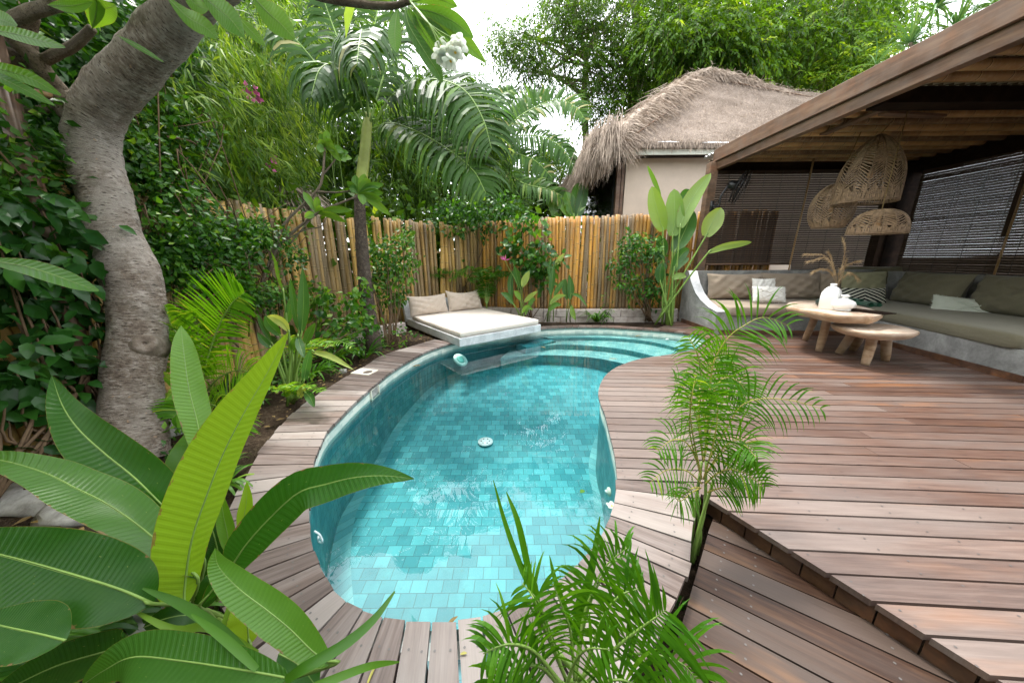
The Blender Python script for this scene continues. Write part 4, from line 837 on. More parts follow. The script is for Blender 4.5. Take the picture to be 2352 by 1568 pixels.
# ---- wall fan on the post
c=T(1700,430,5.75); t=thing('wall_fan',c,'black wall fan on a twisted arm fixed to the wooden post','fan')
ax=nrm([.75,-.45,-.35]); s1=nrm(np.cross([0,0,1],ax)); s2=np.cross(ax,s1); A2=np.array([s1,s2,ax]); R=.27
mb=MB()
for zc,k in ((-.05,.98),(.05,.98),(0,1.02)): tube(mb,[c+R*k*(math.cos(a)*s1+math.sin(a)*s2)+ax*zc for a in np.linspace(0,2*math.pi,33)],.006,5)
for q in range(40):
    a=q*math.pi/20; d=math.cos(a)*s1+math.sin(a)*s2
    for sg in (-1,1): tube(mb,[c+ax*.09*sg,c+d*R*.6+ax*.08*sg,c+d*R+ax*.03*sg],.0022,3)
mb.build('cage',MT['black'],parent=t)
for q in range(3):
    a=q*2.094; mb=MB(); V=[]
    for u in np.linspace(.12,.9,6):
        for v in(-1,0,1): aa=a+v*.42*math.sin(u*2.6)+u*.3; V.append(c+R*u*(math.cos(aa)*s1+math.sin(aa)*s2)+ax*.022*v)
    mb.add(V,[(i*3+j,i*3+j+1,i*3+4+j,i*3+3+j) for i in range(5) for j in range(2)]); mb.build('blade',MT['black'],parent=t)
mb=MB(); lathe(mb,c-ax*.2,[(.03,0),(.07,.03),(.075,.13),(.05,.16)],16,.5,0,A2); mb.build('motor',MT['black'],parent=t)
pm=np.array([XF+.05,YB-.12,T(1648,478,6.2)[2]]); mb=MB(); tube(mb,spline([pm,pm+[.1,-.03,.01],c-ax*.2+[-.1,0,-.2],c-ax*.18],14),.018,7); abox(mb,pm[0]-.04,pm[0]+.02,pm[1]-.01,pm[1]+.08,pm[2]-.09,pm[2]+.09); mb.build('arm',MT['black'],parent=t)
mb=MB(); P=[pm+(c-ax*.2-pm)*u+[.02*math.sin(u*30),.0,-.09*math.sin(u*3.1)+.02*math.cos(u*30)] for u in np.linspace(0,1,50)]; tube(mb,P,.006,5); mb.build('cable',MT['black'],parent=t)
# ================================================================ SOFA
S0=np.array([3.33,5.18]);S1=np.array([5.40,5.02]);S2=np.array([5.07,3.02])
sofa=thing('corner_sofa',(3.4,5.2,0),'L shaped built in sofa of grey concrete with a curved left arm','sofa')
base=[tuple(S0+[.02,0]),tuple(S1),tuple(S2),(6.9,2.92),(7.05,6.22),(3.36,6.3)]
part('base',MT['concrete'],sofa,lambda m:prism(m,base,.0,.31))
prof=[(6.34,0),(6.34,.97),(6.18,.97),(6.03,.76),(5.86,.60),(5.67,.49),(5.41,.405),(5.18,.365),(5.16,0)]
def arm(m):
    n=len(prof); V=[(3.31-.0*0,y,z) for y,z in prof]+[(3.46,y,z) for y,z in prof]; m.add(V,[tuple(range(n)),tuple(reversed(range(n,2*n)))]+[(i,n+i,n+(i+1)%n,(i+1)%n) for i in range(n) ])
part('arm',MT['concrete'],sofa,arm)
def armtop(m):
    pr=prof[1:8];n=len(pr); V=[(x,y-.001,z+.004) for x in(3.305,3.465) for y,z in pr]+[(x,y+.002,z-.002) for x in(3.305,3.465) for y,z in pr]
    m.add(V,[(i,i+1,n+i+1,n+i) for i in range(n-1)])
part('arm_cap',MT['concrete_lt'],sofa,armtop,True)
part('backrest',MT['concrete'],sofa,lambda m:(prism(m,[(3.46,6.22),(6.95,6.16),(6.95,6.28),(3.46,6.34)],.31,.97),prism(m,[(6.95,6.28),(7.07,6.28),(6.95,2.9),(6.83,2.9)],.31,.94)))
def skirt(m):
    P=[np.array([3.30,6.2]),S0+[-.02,-.0],S1+[-.02,-.02],S2+[-.02,-.02],np.array([6.9,2.9])]
    for a,b in zip(P[:-1],P[1:]): beam(m,(*a,.036),(*b,.036),.024,.07)
part('skirting',MT['deckside'],sofa,skirt)
mattress([(3.47,5.12),(5.40,4.97),(5.42,6.18),(3.47,6.2)],.312,.452,'seat_cushion',MT['taupe'],'taupe linen seat cushion on the left run of the corner sofa','seat cushion',rd=.06)
mattress([(5.41,4.96),(5.05,3.12),(6.85,2.98),(6.96,6.12),(5.44,6.17)],.312,.455,'seat_cushion',MT['olive'],'long olive linen seat cushion on the right run of the corner sofa','seat cushion',rd=.07)
def cpx(px,py,t,wpx,hpx,uxd,lean,th,name,mat,label,cat='cushion',group=None,roll=0,**k):
    A=face_axes(uxd,lean); cr,sr=math.cos(roll),math.sin(roll); A=np.array([A[0]*cr+A[1]*sr,A[1]*cr-A[0]*sr,A[2]])
    return cushion(T(px,py,t),A,(wpx*t/745/2,hpx*t/745/2,th),name,mat,label,cat,group,**k)
GB='large linen back cushions on the corner sofa'; UL=np.array([1,-.05,0]); UR=np.array([.14,1,0])*-1
cpx(1687,658,6.0,124,60,UL,.22,.13,'back_cushion',MT['taupe'],'taupe back cushion next to the curved concrete arm',group=GB,seed=11,wr=.014)
cpx(1815,657,6.05,132,62,UL,.22,.13,'back_cushion',MT['taupe'],'taupe back cushion behind the two small white pillows on the left run',group=GB,seed=12,wr=.014)
cpx(1925,657,6.0,96,62,UL+[0,-.1,0],.22,.13,'back_cushion',MT['taupe'],'taupe back cushion behind the dried pampas grass',group=GB,seed=13,wr=.012)
def wallc(y,w,lab,seed,xo=6.62,zc=.70,h=.27): cushion((xo+.07*(y-4.5),y,zc),face_axes(UR,.28),(w,h,.14),'back_cushion',MT['olive'],lab,'cushion',GB,seed=seed,wr=.014)
wallc(5.22,.50,'olive back cushion just right of the striped pillow',14)
wallc(4.17,.53,'olive back cushion behind the fringed pale pillow on the right run',15)
wallc(3.15,.46,'olive back cushion cut by the right picture edge',16)
cpx(2003,640,6.15,130,58,UL+[0,-.25,0],.2,.12,'back_cushion',MT['olive'],'olive back cushion in the sofa corner behind the khaki pillow',group=GB,seed=17,wr=.012)
cpx(1983,649,5.75,92,52,UL+[0,-.12,0],.25,.07,'pillow',MT['khaki'],'khaki pillow with a stitched diamond line in the sofa corner','pillow',seed=18)
cpx(1983,679,5.45,90,37,UL+[0,-.12,0],.35,.07,'pillow',MT['zebra'],'black and cream striped pillow in the sofa corner','pillow',seed=19,wr=.004)
o=cpx(1754,661,5.7,52,44,UL,.25,.055,'pillow',MT['whitecl'],'white pillow with a black cross stitched top edge on the left run','pillow',seed=20)
def stitches(o,c,A,w,h,n=9):
    mb=MB()
    for i in range(n):
        x=(i+.5)/n*2-1
        for sg in (-1,1): a=c+A[0]*(x-.7/n)*w+A[1]*(h-.02*sg)+A[2]*.016;b=c+A[0]*(x+.7/n)*w+A[1]*(h+.02*sg)+A[2]*.016; tube(mb,[a,b],.004,4)
    mb.build('cross_stitch',MT['black'],parent=o)
stitches(o,T(1754,661,5.7),face_axes(UL,.25),.18,.135)
def fringed(px,py,t,wpx,hpx,uxd,lean,roll,mat,label,seed):
    o=cpx(px,py,t,wpx,hpx,uxd,lean,.07,'pillow',mat,label,'pillow',roll=roll,seed=seed,wr=.004)
    A=face_axes(uxd,lean); cr,sr=math.cos(roll),math.sin(roll); A=np.array([A[0]*cr+A[1]*sr,A[1]*cr-A[0]*sr,A[2]]); c=T(px,py,t);w=wpx*t/745/2*.93;h=hpx*t/745/2*.9; rs=np.random.RandomState(seed); mb=MB()
    for a,b in (((-1,.0),(0,.95)),((0,.95),(1,0)),((-1,0),(0,-.95)),((0,-.95),(1,0)),((-.9,.9),(.9,-.9)),((-.9,-.9),(.9,.9))):
        P=[]
        for u in np.linspace(0.05,.95,22):
            x=a[0]+(b[0]-a[0])*u;y=a[1]+(b[1]-a[1])*u; th=.07*((1-abs(x)**2.5)*(1-abs(y)**2.5))**.42 if max(abs(x),abs(y))<1 else 0
            P.append(c+A[0]*x*w*.97+A[1]*y*h*.95+A[2]*(th+.004)+rs.normal(0,.003,3))
        tube(mb,P,.008,5,.6,0,.7)
    mb.build('tufted_ridges',mat,parent=o); mb=MB()
    for i in range(240):
        u=rs.rand()*4; s=u%1*2-1; x,y=[(s,1),(1,s),(s,-1),(-1,s)][int(u)]; p=c+A[0]*x*w+A[1]*y*h; d=nrm(A[0]*x*(abs(x)>=1)+A[1]*y*(abs(y)>=1)+rs.normal(0,.4,3)); q=p+d*rs.uniform(.015,.04); s_=nrm(np.cross(d,A[2]))*.003
        mb.add([p-s_,p+s_,q],[(0,1,2)],.7)
    mb.build('fringe',mat,parent=o,smooth=False)
fringed(1766,676,5.45,74,37,UL,.35,-.03,MT['whitecl'],'white tufted fringed pillow in front of the cross stitched one on the left run',21)
o=cpx(2268,690,4.95,92,50,np.array([.75,-.66,0]),.35,.06,'pillow',MT['cream2'],'pale pillow with black cross stitched edge on the right run','pillow',seed=22,roll=-.14)
A_=face_axes(np.array([.75,-.66,0]),.35); cr,sr=math.cos(-.14),math.sin(-.14); stitches(o,T(2268,690,4.95),np.array([A_[0]*cr+A_[1]*sr,A_[1]*cr-A_[0]*sr,A_[2]]),.28,.15,11)
fringed(2222,709,4.6,112,50,np.array([.8,-.6,0]),.5,-.12,MT['cream2'],'pale sage tufted pillow with a ragged fringe leaning on the right run',23)
def towel(px,py,t,lab,seed):
    c=T(px,py,t); th=thing('rolled_towel',c,lab,'towel','green rolled towels on the sofa')
    for k in (-1,1):
        mb=MB(); P=[];
        for u in np.linspace(0,1,30): a=u*4*math.pi;r=.018+.036*u; P.append((r*math.cos(a)*1.25,r*math.sin(a)*.8))
        V=[c+np.array([p[0]+k*.06,yy,p[1]]) for yy in (-.12,.12) for p in P]+[c+np.array([p[0]*.86+k*.06,yy,p[1]*.86]) for yy in (-.12,.12) for p in P]
        mb.add(V,[(i,i+1,31+i,30+i) for i in range(29)]+[(i,i+1,61+i,60+i) for i in range(29)],.6); mb.build('roll',MT['greent'],parent=th)
towel(1990,697,5.1,'green and white double rolled towel in front of the striped pillow',1)
towel(1952,689,5.3,'green towel partly hidden behind the white vases',2)
# ================================================================ TABLES
def slab(px,z,th,name,label,feet,flare,lr=.045,dn=(0,0)):
    P=np.array([Z(*q,z)[:2] for q in px]); m_=46; Q=spline(np.concatenate([P[-2:],P,P[:3]]),(len(P)+4)*8+1); Q=Q[16:16+len(P)*8]; c=Q.mean(0); n=len(Q)
    rs=np.random.RandomState(len(label)); w=np.array([mnoise.noise(Vector((q[0]*5,q[1]*5,z)))*.02 for q in Q])
    t=thing(name,(*c,0),label,'table'); mb=MB();V=[]
    for o,zz in ((-.006,z),(.004,z-.012),(.0,z-th*.4),(-.03,z-th*.8),(-.06,z-th)): V.append(np.c_[Q+nrm(Q-c)*(o+w*(1+zz-z))[:,None],np.full(n,zz)+w*.2*(zz!=z)])
    top=[np.c_[c+(Q-c)*k,np.full(n,z)+.0] for k in (.985,)]
    mb.add(np.concatenate(V),[(r*n+i,r*n+n+i,r*n+n+(i+1)%n,r*n+(i+1)%n) for r in range(4) for i in range(n)]+[tuple(range(4*n,5*n))],.5,None,0)
    mb.add(V[0]+[0,0,.0008],[tuple(range(n))],.5,None,1)
    mb.build('table_top',[MT['tablewood'],MT['tabletop']],parent=t)
    for f in feet:
        a=Z(*f,0); tp=np.array([a[0]+(c[0]-a[0])*flare,a[1]+(c[1]-a[1])*flare,z-th+.005]); mb=MB(); tube(mb,spline([a,a*.5+tp*.5+[.006,0,0],tp],9),[lr*.86,lr*.94,lr,lr*1.03,lr*1.05,lr*1.07,lr*1.08,lr*1.1,lr*1.14],14,.4,0,.05); mb.build('leg',MT['tablewood'],parent=t)
    return c
slab([(1805,702),(1815,694),(1850,690),(1900,691),(1950,697),(2000,709),(2026,720),(2012,727),(1989,726),(1950,725),(1905,721),(1865,714),(1822,707)],.575,.10,'low_table','long pale live edge wood slab table holding the white vases',[(1848,782),(1880,807),(1962,800)],.35,.042)
slab([(1909,743),(1935,740),(1980,741),(2030,744),(2075,750),(2108,759),(2104,765),(2070,767),(2023,766),(1975,760),(1930,751)],.425,.085,'low_table','lower round pale wood slab table with dark spots on its top',[(1926,811),(1986,838),(2033,828),(1958,804)],.35,.044)
# vases
c=Z(1902,709,.578); v=thing('vase',c,'tall square shouldered white ceramic vase with a short neck','vase'); hv=.315; hw=.088; rot=.6
mb=MB(); V=[];rings=[];n=32; prof=[(0,.9,0),(.004,1.,0),(.16,1.,0),(.21,.97,.1),(.245,.82,.35),(.268,.6,.7),(.28,.42,1),(.284,.33,1),(.292,.31,1),(.296,.36,1),(.312,.37,1),(.316,.33,1),(.312,.28,1)]
for zz,k,rd in prof:
    for a in np.linspace(0,2*math.pi,n,endpoint=False):
        ca,sa=math.cos(a),math.sin(a); sq=1/max(abs(ca),abs(sa))**.85; r=hw*k*(sq*(1-rd)+rd); V.append(c+[r*math.cos(a+rot),r*math.sin(a+rot),zz])
mb.add(V,[(i*n+j,i*n+(j+1)%n,i*n+n+(j+1)%n,i*n+n+j) for i in range(len(prof)-1) for j in range(n)]+[tuple(reversed(range(n)))]); mb.build('body',MT['white'],parent=v)
c=Z(1934,713,.578); mb=MB(); k=.115
lathe(mb,c,[(.03,0),(.075,.003),(.078,.012),(.07,.02),(.10,.045),(k,.08),(.10,.112),(.06,.135),(.03,.15),(.026,.16),(.03,.165),(.04,.178),(.04,.19),(.03,.192),(.024,.186)],36); tag(mb.build('vase',MT['white'],loc=c),'small squat white ceramic vase right of the tall one','vase')
c=Z(1889,703,.578); mb=MB(); lathe(mb,c+[0,0,.0],[(.04,0),(.075,.02),(.085,.06),(.06,.09),(.055,.10),(.05,.09)],24); MT['darkpot']=simple('dark green glaze',(.03,.045,.04),.25,.5,8,.2); tag(mb.build('bowl',MT['darkpot'],loc=c),'dark green glazed bowl half hidden behind the tall white vase','bowl')
a=Z(1952,712,.578);b=Z(2033,722,.578);d=nrm(b-a); s=np.cross([0,0,1],d); mb=MB(); box(mb,(a+b)/2+s*.04+[0,0,.007],np.array([d,s,[0,0,1]]),(.19,.10,.006)); tag(mb.build('magazine',[MT['darkwood']],loc=a,smooth=False),'dark covered magazine lying at the right end of the slab table','magazine')
o=bpy.data.objects[-1] if False else None
# pampas
t=thing('pampas_grass',T(1923,655,4.45),'dry tan pampas grass plumes standing in the tall white vase','dried grass')
rs=np.random.RandomState(3)
for P in ([(1923,656),(1917,620),(1895,588),(1853,583)],[(1922,656),(1912,610),(1893,592),(1856,600)],[(1924,656),(1935,610),(1941,575),(1937,551)],[(1924,656),(1930,620),(1950,606),(1970,600)],[(1922,656),(1908,625),(1890,617),(1872,622)],[(1925,656),(1945,630),(1958,628),(1970,640)],[(1924,656),(1934,630),(1943,600)],[(1922,656),(1915,620),(1910,595),(1903,580)]):
    tt=rs.uniform(4.3,4.6,len(P)); tt[0]=4.45; C=spline([T(*p,q) for p,q in zip(P,tt)],26); mb=MB(); tube(mb,C,.0018,4,.4)
    for i in range(5,26):
        for _ in range(16):
            p=C[i]; d=nrm(nrm(C[i]-C[i-1])+rs.normal(0,.25,3)+[0,0,-.15]); L=rs.uniform(.03,.09); s_=nrm(rs.normal(0,1,3))*.0014; m1=p+d*L*.5; q=p+d*L+[0,0,-.02]
            mb.add([p-s_,p+s_,m1-s_,m1+s_,q],[(0,1,3,2),(2,3,4)],rs.rand())
    mb.build('plume',MT['grasscurl'],parent=t,smooth=False)
# ================================================================ VEGETATION helpers
def leaves(mb,P,D,Nn,L,asp,rv,fold=.25,droop=.15,hi=False):
    """many simple leaves: base P, direction D, normal Nn, length L, aspect = width/length"""
    n=len(P); D=nrm(D); S=nrm(np.cross(D,Nn)); Nn=np.cross(S,D); L=np.broadcast_to(np.asarray(L,float),(n,))[:,None]; W=L*asp*.5
    if hi:
        pts=[(0,0,0),(.28,-.85,fold),(.62,-.75,fold*.8),(1,0,0),(.62,.75,fold*.8),(.28,.85,fold),(.45,0,0)]
        Fq=np.array([[0,6,2,1],[0,5,4,6],[6,3,2,2],[6,4,3,3]]); Ft=None
        V=np.stack([P+D*L*x+S*W*y+Nn*(W*z-L*droop*x*x) for x,y,z in pts],1).reshape(-1,3); b=np.arange(n)[:,None]*7
        mb.add(V,np.concatenate([b+[0,6,2,1],b+[0,5,4,6]]),np.tile(rv,2)); 
        mb.add(V,np.concatenate([b+[6,3,2],b+[6,4,3]]),np.tile(rv,2))
    else:
        pts=[(0,0,0),(.42,-1,fold),(1,0,0),(.42,1,fold),(.5,0,0)]
        V=np.stack([P+D*L*x+S*W*y+Nn*(W*z-L*droop*x*x) for x,y,z in pts],1).reshape(-1,3); b=np.arange(n)[:,None]*5
        mb.add(V,np.concatenate([b+[0,4,2,1],b+[0,3,2,4]]),np.tile(rv,2))
def inpoly(poly,x,y):
    s=np.zeros(len(x),bool);m=len(poly)
    for i in range(m):
        x1,y1=poly[i];x2,y2=poly[(i+1)%m]
        if y1==y2: continue
        s^=((y1>y)!=(y2>y))&(x<(x2-x1)*(y-y1)/(y2-y1)+x1)
    return s
def samp(poly,n,mode,a,b,rs,noise_cut=None,ns=.02):
    """random points inside a view-space outline spread through a depth range (mode 'y','x' or 't')"""
    P=np.array(poly,float);lo=P.min(0);hi=P.max(0);out=[];g=0
    while len(out)<n and g<60:
        g+=1; x=rs.uniform(lo[0],hi[0],n);y=rs.uniform(lo[1],hi[1],n);k=inpoly(poly,x,y)
        for xx,yy in zip(x[k],y[k]):
            if noise_cut is not None and mnoise.noise(Vector((xx*ns,yy*ns,g*.01)))<noise_cut: continue
            v=rs.uniform(a,b); q={'y':Y,'x':X,'t':T}[mode](xx,yy,v); out.append(q)
            if len(out)>=n: break
    return np.array(out)
def cloud_leaves(mb,C,r,n,L,asp,rs,droop=.3,up=.8,rvb=.0,flat=.75,hi=False,fold=.25,ld=.15,out=.6,face=.35):
    """n leaves around every centre in C"""
    K=len(C); i=np.repeat(np.arange(K),n); g=rs.normal(0,1,(K*n,3)); g[:,2]*=flat; g=g/np.maximum(1,np.linalg.norm(g,axis=1)/1.6)[:,None]
    R=(r*rs.uniform(.6,1.3,K))[i][:,None]; P=C[i]+g*R
    D=nrm(g*out+rs.normal(0,.6,(K*n,3))+[0,0,-droop]); tocam=nrm(CAM-P); Nn=rs.normal(0,.45,(K*n,3))+[0,0,up]+tocam*face
    rv=np.clip(.45+rvb+rs.normal(0,.16,K)[i]+g[:,2]*.08+rs.normal(0,.13,K*n),0,1); leaves(mb,P,D,Nn,L*rs.uniform(.65,1.2,K*n),asp,rv,fold,ld,hi)
def sprays(mb,C,r,ntw,nl,tl,L,asp,rs,droop=.5,rvb=0.,out=.8,flat=.7,stem=None,gap=.0):
    """compound leaves: every centre carries ntw twigs with nl paired leaflets each"""
    K=len(C); i=np.repeat(np.arange(K),ntw); g=rs.normal(0,1,(K*ntw,3)); g[:,2]*=flat; n=K*ntw
    B=C[i]+g*r*.75; d=nrm(g*out+rs.normal(0,.5,(n,3))+[0,0,-droop*.4]); s=nrm(np.cross(d,[0,0,1.])); trv=np.clip(.45+rvb+rs.normal(0,.16,K)[i]+rs.normal(0,.1,n)+g[:,2]*.07,0,1)
    P=[];D=[];N2=[];R=[]
    for j in range(nl):
        u=(j+1)/nl; p=B+d*tl*u+np.array([0,0,-1.])*droop*tl*u*u*.6; sg=1 if j%2 else -1
        dd=nrm(d*.55+s*sg*.8+[0,0,-droop*.6*u-.15]+rs.normal(0,.15,(n,3)))
        if j==nl-1: dd=nrm(d+[0,0,-droop])
        P.append(p);D.append(dd);N2.append(rs.normal(0,.3,(n,3))+[0,0,1]+nrm(CAM-p)*.3);R.append(np.clip(trv+rs.normal(0,.06,n),0,1))
    P=np.concatenate(P);leaves(mb,P,np.concatenate(D),np.concatenate(N2),L*rs.uniform(.75,1.15,len(P)),asp,np.concatenate(R),.25,.2)
    if stem is not None:
        w=.004*np.ones((n,3))*s; e=B+d*tl+[0,0,-droop*tl*.6]; V=np.stack([B-w,B+w,e+w*.4,e-w*.4],1).reshape(-1,3); stem.add(V,np.arange(n*4).reshape(-1,4),.4)
def ribbon(mb,P,W,S,rv=.5,fold=0.,Nn=None,uvx=0):
    P=np.array(P);S=nrm(np.array(S));W=np.asarray(W)[:,None]; m=len(P)
    if fold and Nn is not None:
        V=np.stack([P-S*W+Nn*W*fold,P,P+S*W+Nn*W*fold],1).reshape(-1,3); mb.add(V,[(i*3+j,i*3+j+1,i*3+4+j,i*3+3+j) for i in range(m-1) for j in range(2)],rv)
    else:
        V=np.stack([P-S*W,P+S*W],1).reshape(-1,3); mb.add(V,[(i*2,i*2+1,i*2+3,i*2+2) for i in range(m-1)],rv)
def frond(mb,ms,C,nl,L,w,rs,droop=.5,ang=.75,start=.12,rad=.008,rvb=0.,V_=.25,seg=5,prof=None,up=(0,0,1),tipang=.5,split=0.,base_w=None,irr=.12):
    """pinnate palm frond over the rachis polyline C"""
    C=spline(C,36); Tn=nrm(np.gradient(C,axis=0)); tube(ms,C,np.linspace(rad,rad*.25,36),6,.5)
    upv=np.array(up,float); fr=np.clip(rs.normal(.45+rvb,.12),0,1)
    for k in range(nl):
        s=start+(1-start)*(k+.5)/nl; x=s*35; i=min(int(x),34); f=x-i; p=C[i]*(1-f)+C[i+1]*f; t=nrm(Tn[i]*(1-f)+Tn[i+1]*f)
        S=nrm(np.cross(t,upv)); Nv=np.cross(S,t); u=(s-start)/(1-start); ln=L*(math.sin(math.pi*min(.12+u*.86,1))**.55 if prof is None else prof(u))
        a=ang*(1-u)+tipang*u
        for sg in (-1,1):
            d=nrm(S*sg*math.sin(a+.6)+t*math.cos(a+.6)*1.1+Nv*V_+rs.normal(0,irr,3)); l=ln*rs.uniform(.85,1.1); st=l/seg; P=[p];dd=d.copy()
            for j in range(seg): dd=nrm(dd+np.array([0,0,-droop*(j+.6)/seg*rs.uniform(.8,1.2)])); P.append(P[-1]+dd*st)
            P=np.array(P); wv=nrm(np.cross(d,Nv)+rs.normal(0,.15,3)); ww=w*np.array([.45,1,1,.8,.5,.06])[:seg+1] if seg==5 else w*np.sin(np.linspace(.4,math.pi,seg+1))
            ribbon(mb,P,ww,np.tile(wv,(seg+1,1)),np.clip(fr+rs.normal(0,.09)+(.45 if rs.rand()<split else 0),0,1))
def wprof(u,tip=1.,base=.35): return np.sin(math.pi*np.clip(u,0,1)**.86)**.78
def bigleaf(pts,hw,rv,name,mat,parent,roll=0.,cup=.18,ripple=.05,nu=26,nv_=11,prof=wprof,seed=0,bothside=None,asym=(1,1),label=None,world=False,tipc=.0,fold=None,up=None):
    """large blade: pts = (px,py,t) along the midrib, hw half width in metres"""
    C=spline([T(*p) for p in pts] if not world else pts,nu); Tn=nrm(np.gradient(C,axis=0)); rs=np.random.RandomState(seed)
    V=[];UV=[];vs_=np.linspace(-1,1,nv_)
    for i in range(nu):
        u=i/(nu-1); view=nrm(CAM-C[i]) if up is None else np.array(up,float); S=nrm(np.cross(Tn[i],view)); Nv=np.cross(S,Tn[i]); c,s=math.cos(roll),math.sin(roll); S2=S*c+Nv*s;N2=Nv*c-S*s
        w=hw*max(prof(u),.012)
        for v in vs_:
            ww=w*(asym[0] if v<0 else asym[1])
            rip=ripple*hw*(math.sin(u*23+seed+v*2)*abs(v)**2*.5+math.sin(u*9+seed*2)*abs(v)*.6)
            V.append(C[i]+S2*v*ww+N2*(cup*ww*abs(v)**1.6+rip)); UV.append((u,v))
    mb=MB(); mb.add(V,[(i*nv_+j,i*nv_+j+1,(i+1)*nv_+j+1,(i+1)*nv_+j) for i in range(nu-1) for j in range(nv_-1)],rv,UV)
    o=mb.build(name,mat,parent=parent)
    mb=MB(); tube(mb,C-nrm(CAM-C)*.001,np.linspace(hw*.035+.0012,.0008,nu),5,.6); mb.build('midrib',MT['stem'],parent=o)
    if label:o['label']=label
    return o
def limb(mb,pts,r0,r1,n=8,k=20,jit=.08,rv=.5,wob=.0):
    C=spline(pts,k)
    if wob: C=C+np.array([[mnoise.noise(Vector((i*.5,0,p[0]))),mnoise.noise(Vector((i*.5,5,p[1]))),0] for i,p in enumerate(C)])*wob
    tube(mb,C,np.linspace(r0,r1,k),n,rv,0,jit); return C
# ================================================================ FOREGROUND BROAD LEAF PLANT (left)
t=thing('broad_leaf_plant',Z(445,1500,-.05),'large ginger like plant with huge glossy leaves in the left foreground','plant')
K=745.
LV=[ # midrib pts, half width px at t, rv, roll, cup, asym
 ([(424,1392,.98),(425,1345,.99),(441,1239,1.0),(476,1136,1.02),(514,1040,1.04),(560,950,1.06),(612,860,1.08),(663,763,1.10)],60,.93,.15,.12,(1.25,.62),'bright yellow green leaf standing tallest in the clump'),
 ([(466,1080,1.30),(456,985,1.32),(434,893,1.34),(421,800,1.36),(416,748,1.38)],31,.72,-.1,.15,(1,1),None),
 ([(470,1290,1.10),(410,1196,1.12),(369,1156,1.14),(307,1095,1.18),(239,1040,1.22),(180,985,1.26),(143,930,1.3),(119,862,1.34)],57,.30,.25,.15,(1,1),'dark green leaf pointing to the upper left'),
 ([(455,1330,1.0),(372,1252,1.02),(307,1198,1.04),(239,1153,1.06),(171,1119,1.08),(102,1085,1.1),(0,1056,1.12),(-110,1050,1.15)],53,.55,-.35,.12,(1,1),'grey green leaf reaching flat to the left edge'),
 ([(352,1386,.86),(273,1352,.84),(137,1310,.82),(0,1273,.80),(-190,1230,.78)],92,.22,.1,.10,(1,.95),'widest dark green leaf at the lower left'),
 ([(458,1392,.98),(533,1297,.98),(564,1252,.98),(615,1194,.98),(684,1132,.98),(747,1112,.98),(815,1096,.98),(883,1092,.98),(951,1099,.98)],50,.36,.2,.14,(1,1),'dark leaf stretching over the pool edge to the right'),
 ([(762,1527,.80),(718,1495,.80),(666,1444,.80),(615,1402,.80),(547,1350,.80),(502,1300,.80),(494,1258,.80)],41,.66,.1,.15,(1,1),'curved leaf with a brown dried tip at the bottom'),
 ([(672,1558,.70),(547,1536,.70),(410,1516,.70),(307,1508,.70),(240,1538,.70),(185,1575,.70)],54,.47,.2,.08,(1,1),'pale leaf lying across the bottom edge'),
 ([(305,1467,.82),(273,1486,.82),(137,1526,.82),(40,1570,.82),(-60,1620,.82)],46,.16,.0,.1,(1,1),None),
 ([(150,1470,.72),(90,1455,.72),(20,1440,.72),(-60,1420,.72)],62,.30,.0,.1,(1,1),'torn leaf with a brown patch at the left edge'),
 ([(572,1480,1.0),(568,1430,1.0),(566,1395,1.0),(570,1330,1.02)],38,.95,.0,.1,(1,1),None),
 ([(556,1240,1.2),(560,1190,1.2),(566,1150,1.2),(567,1105,1.2)],15,.9,.0,.2,(1,1),None),
 ([(527,1274,1.18),(523,1230,1.18),(513,1180,1.18),(506,1124,1.18)],17,.7,.2,.2,(1,1),None),
 ([(470,1330,1.2),(500,1290,1.2),(492,1230,1.2),(470,1175,1.22)],42,.10,.0,.1,(1,1),None),
 ([(455,975,1.45),(430,1030,1.42),(405,1075,1.38),(385,1120,1.36)],27,.60,.0,.15,(1,1),None),
 ([(450,1395,1.05),(470,1372,1.05),(486,1335,1.05),(506,1290,1.08)],25,.14,.0,.1,(1,1),None),
 ([(330,1440,.95),(380,1420,.95),(430,1412,.97),(480,1420,1.0)],26,.10,.0,.1,(1,1),None),
 ([(640,1500,.9),(690,1530,.9),(730,1580,.9)],40,.35,.0,.1,(1,1),None),
]
for i,(pp,hw,rv,roll,cup,asym,lb) in enumerate(LV):
    pm=np.mean([p[2] for p in pp]); bigleaf(pp,hw*.92*pm/K,rv,'leaf',MT['bigleaf'],t,roll,cup,.05,30,13,seed=i,asym=asym,label=lb)
root=Z(445,1440,-.06)
mb=MB()
for i,(pp,*_) in enumerate(LV[:16]):
    if i in (7,8,9): continue
    a=T(*pp[0]); b=T(*pp[1]); 
    r=root+RS.normal(0,.05,3)*[1,1,.2]; 
    if i in(6,7,8,9): r=root+[.12,-.3,0]
    limb(mb,[r,(r+a)/2+[0,0,.03],a,a*.7+b*.3],.008,.0028,7,14,.05)
mb.build('stems',MT['stem'],parent=t)
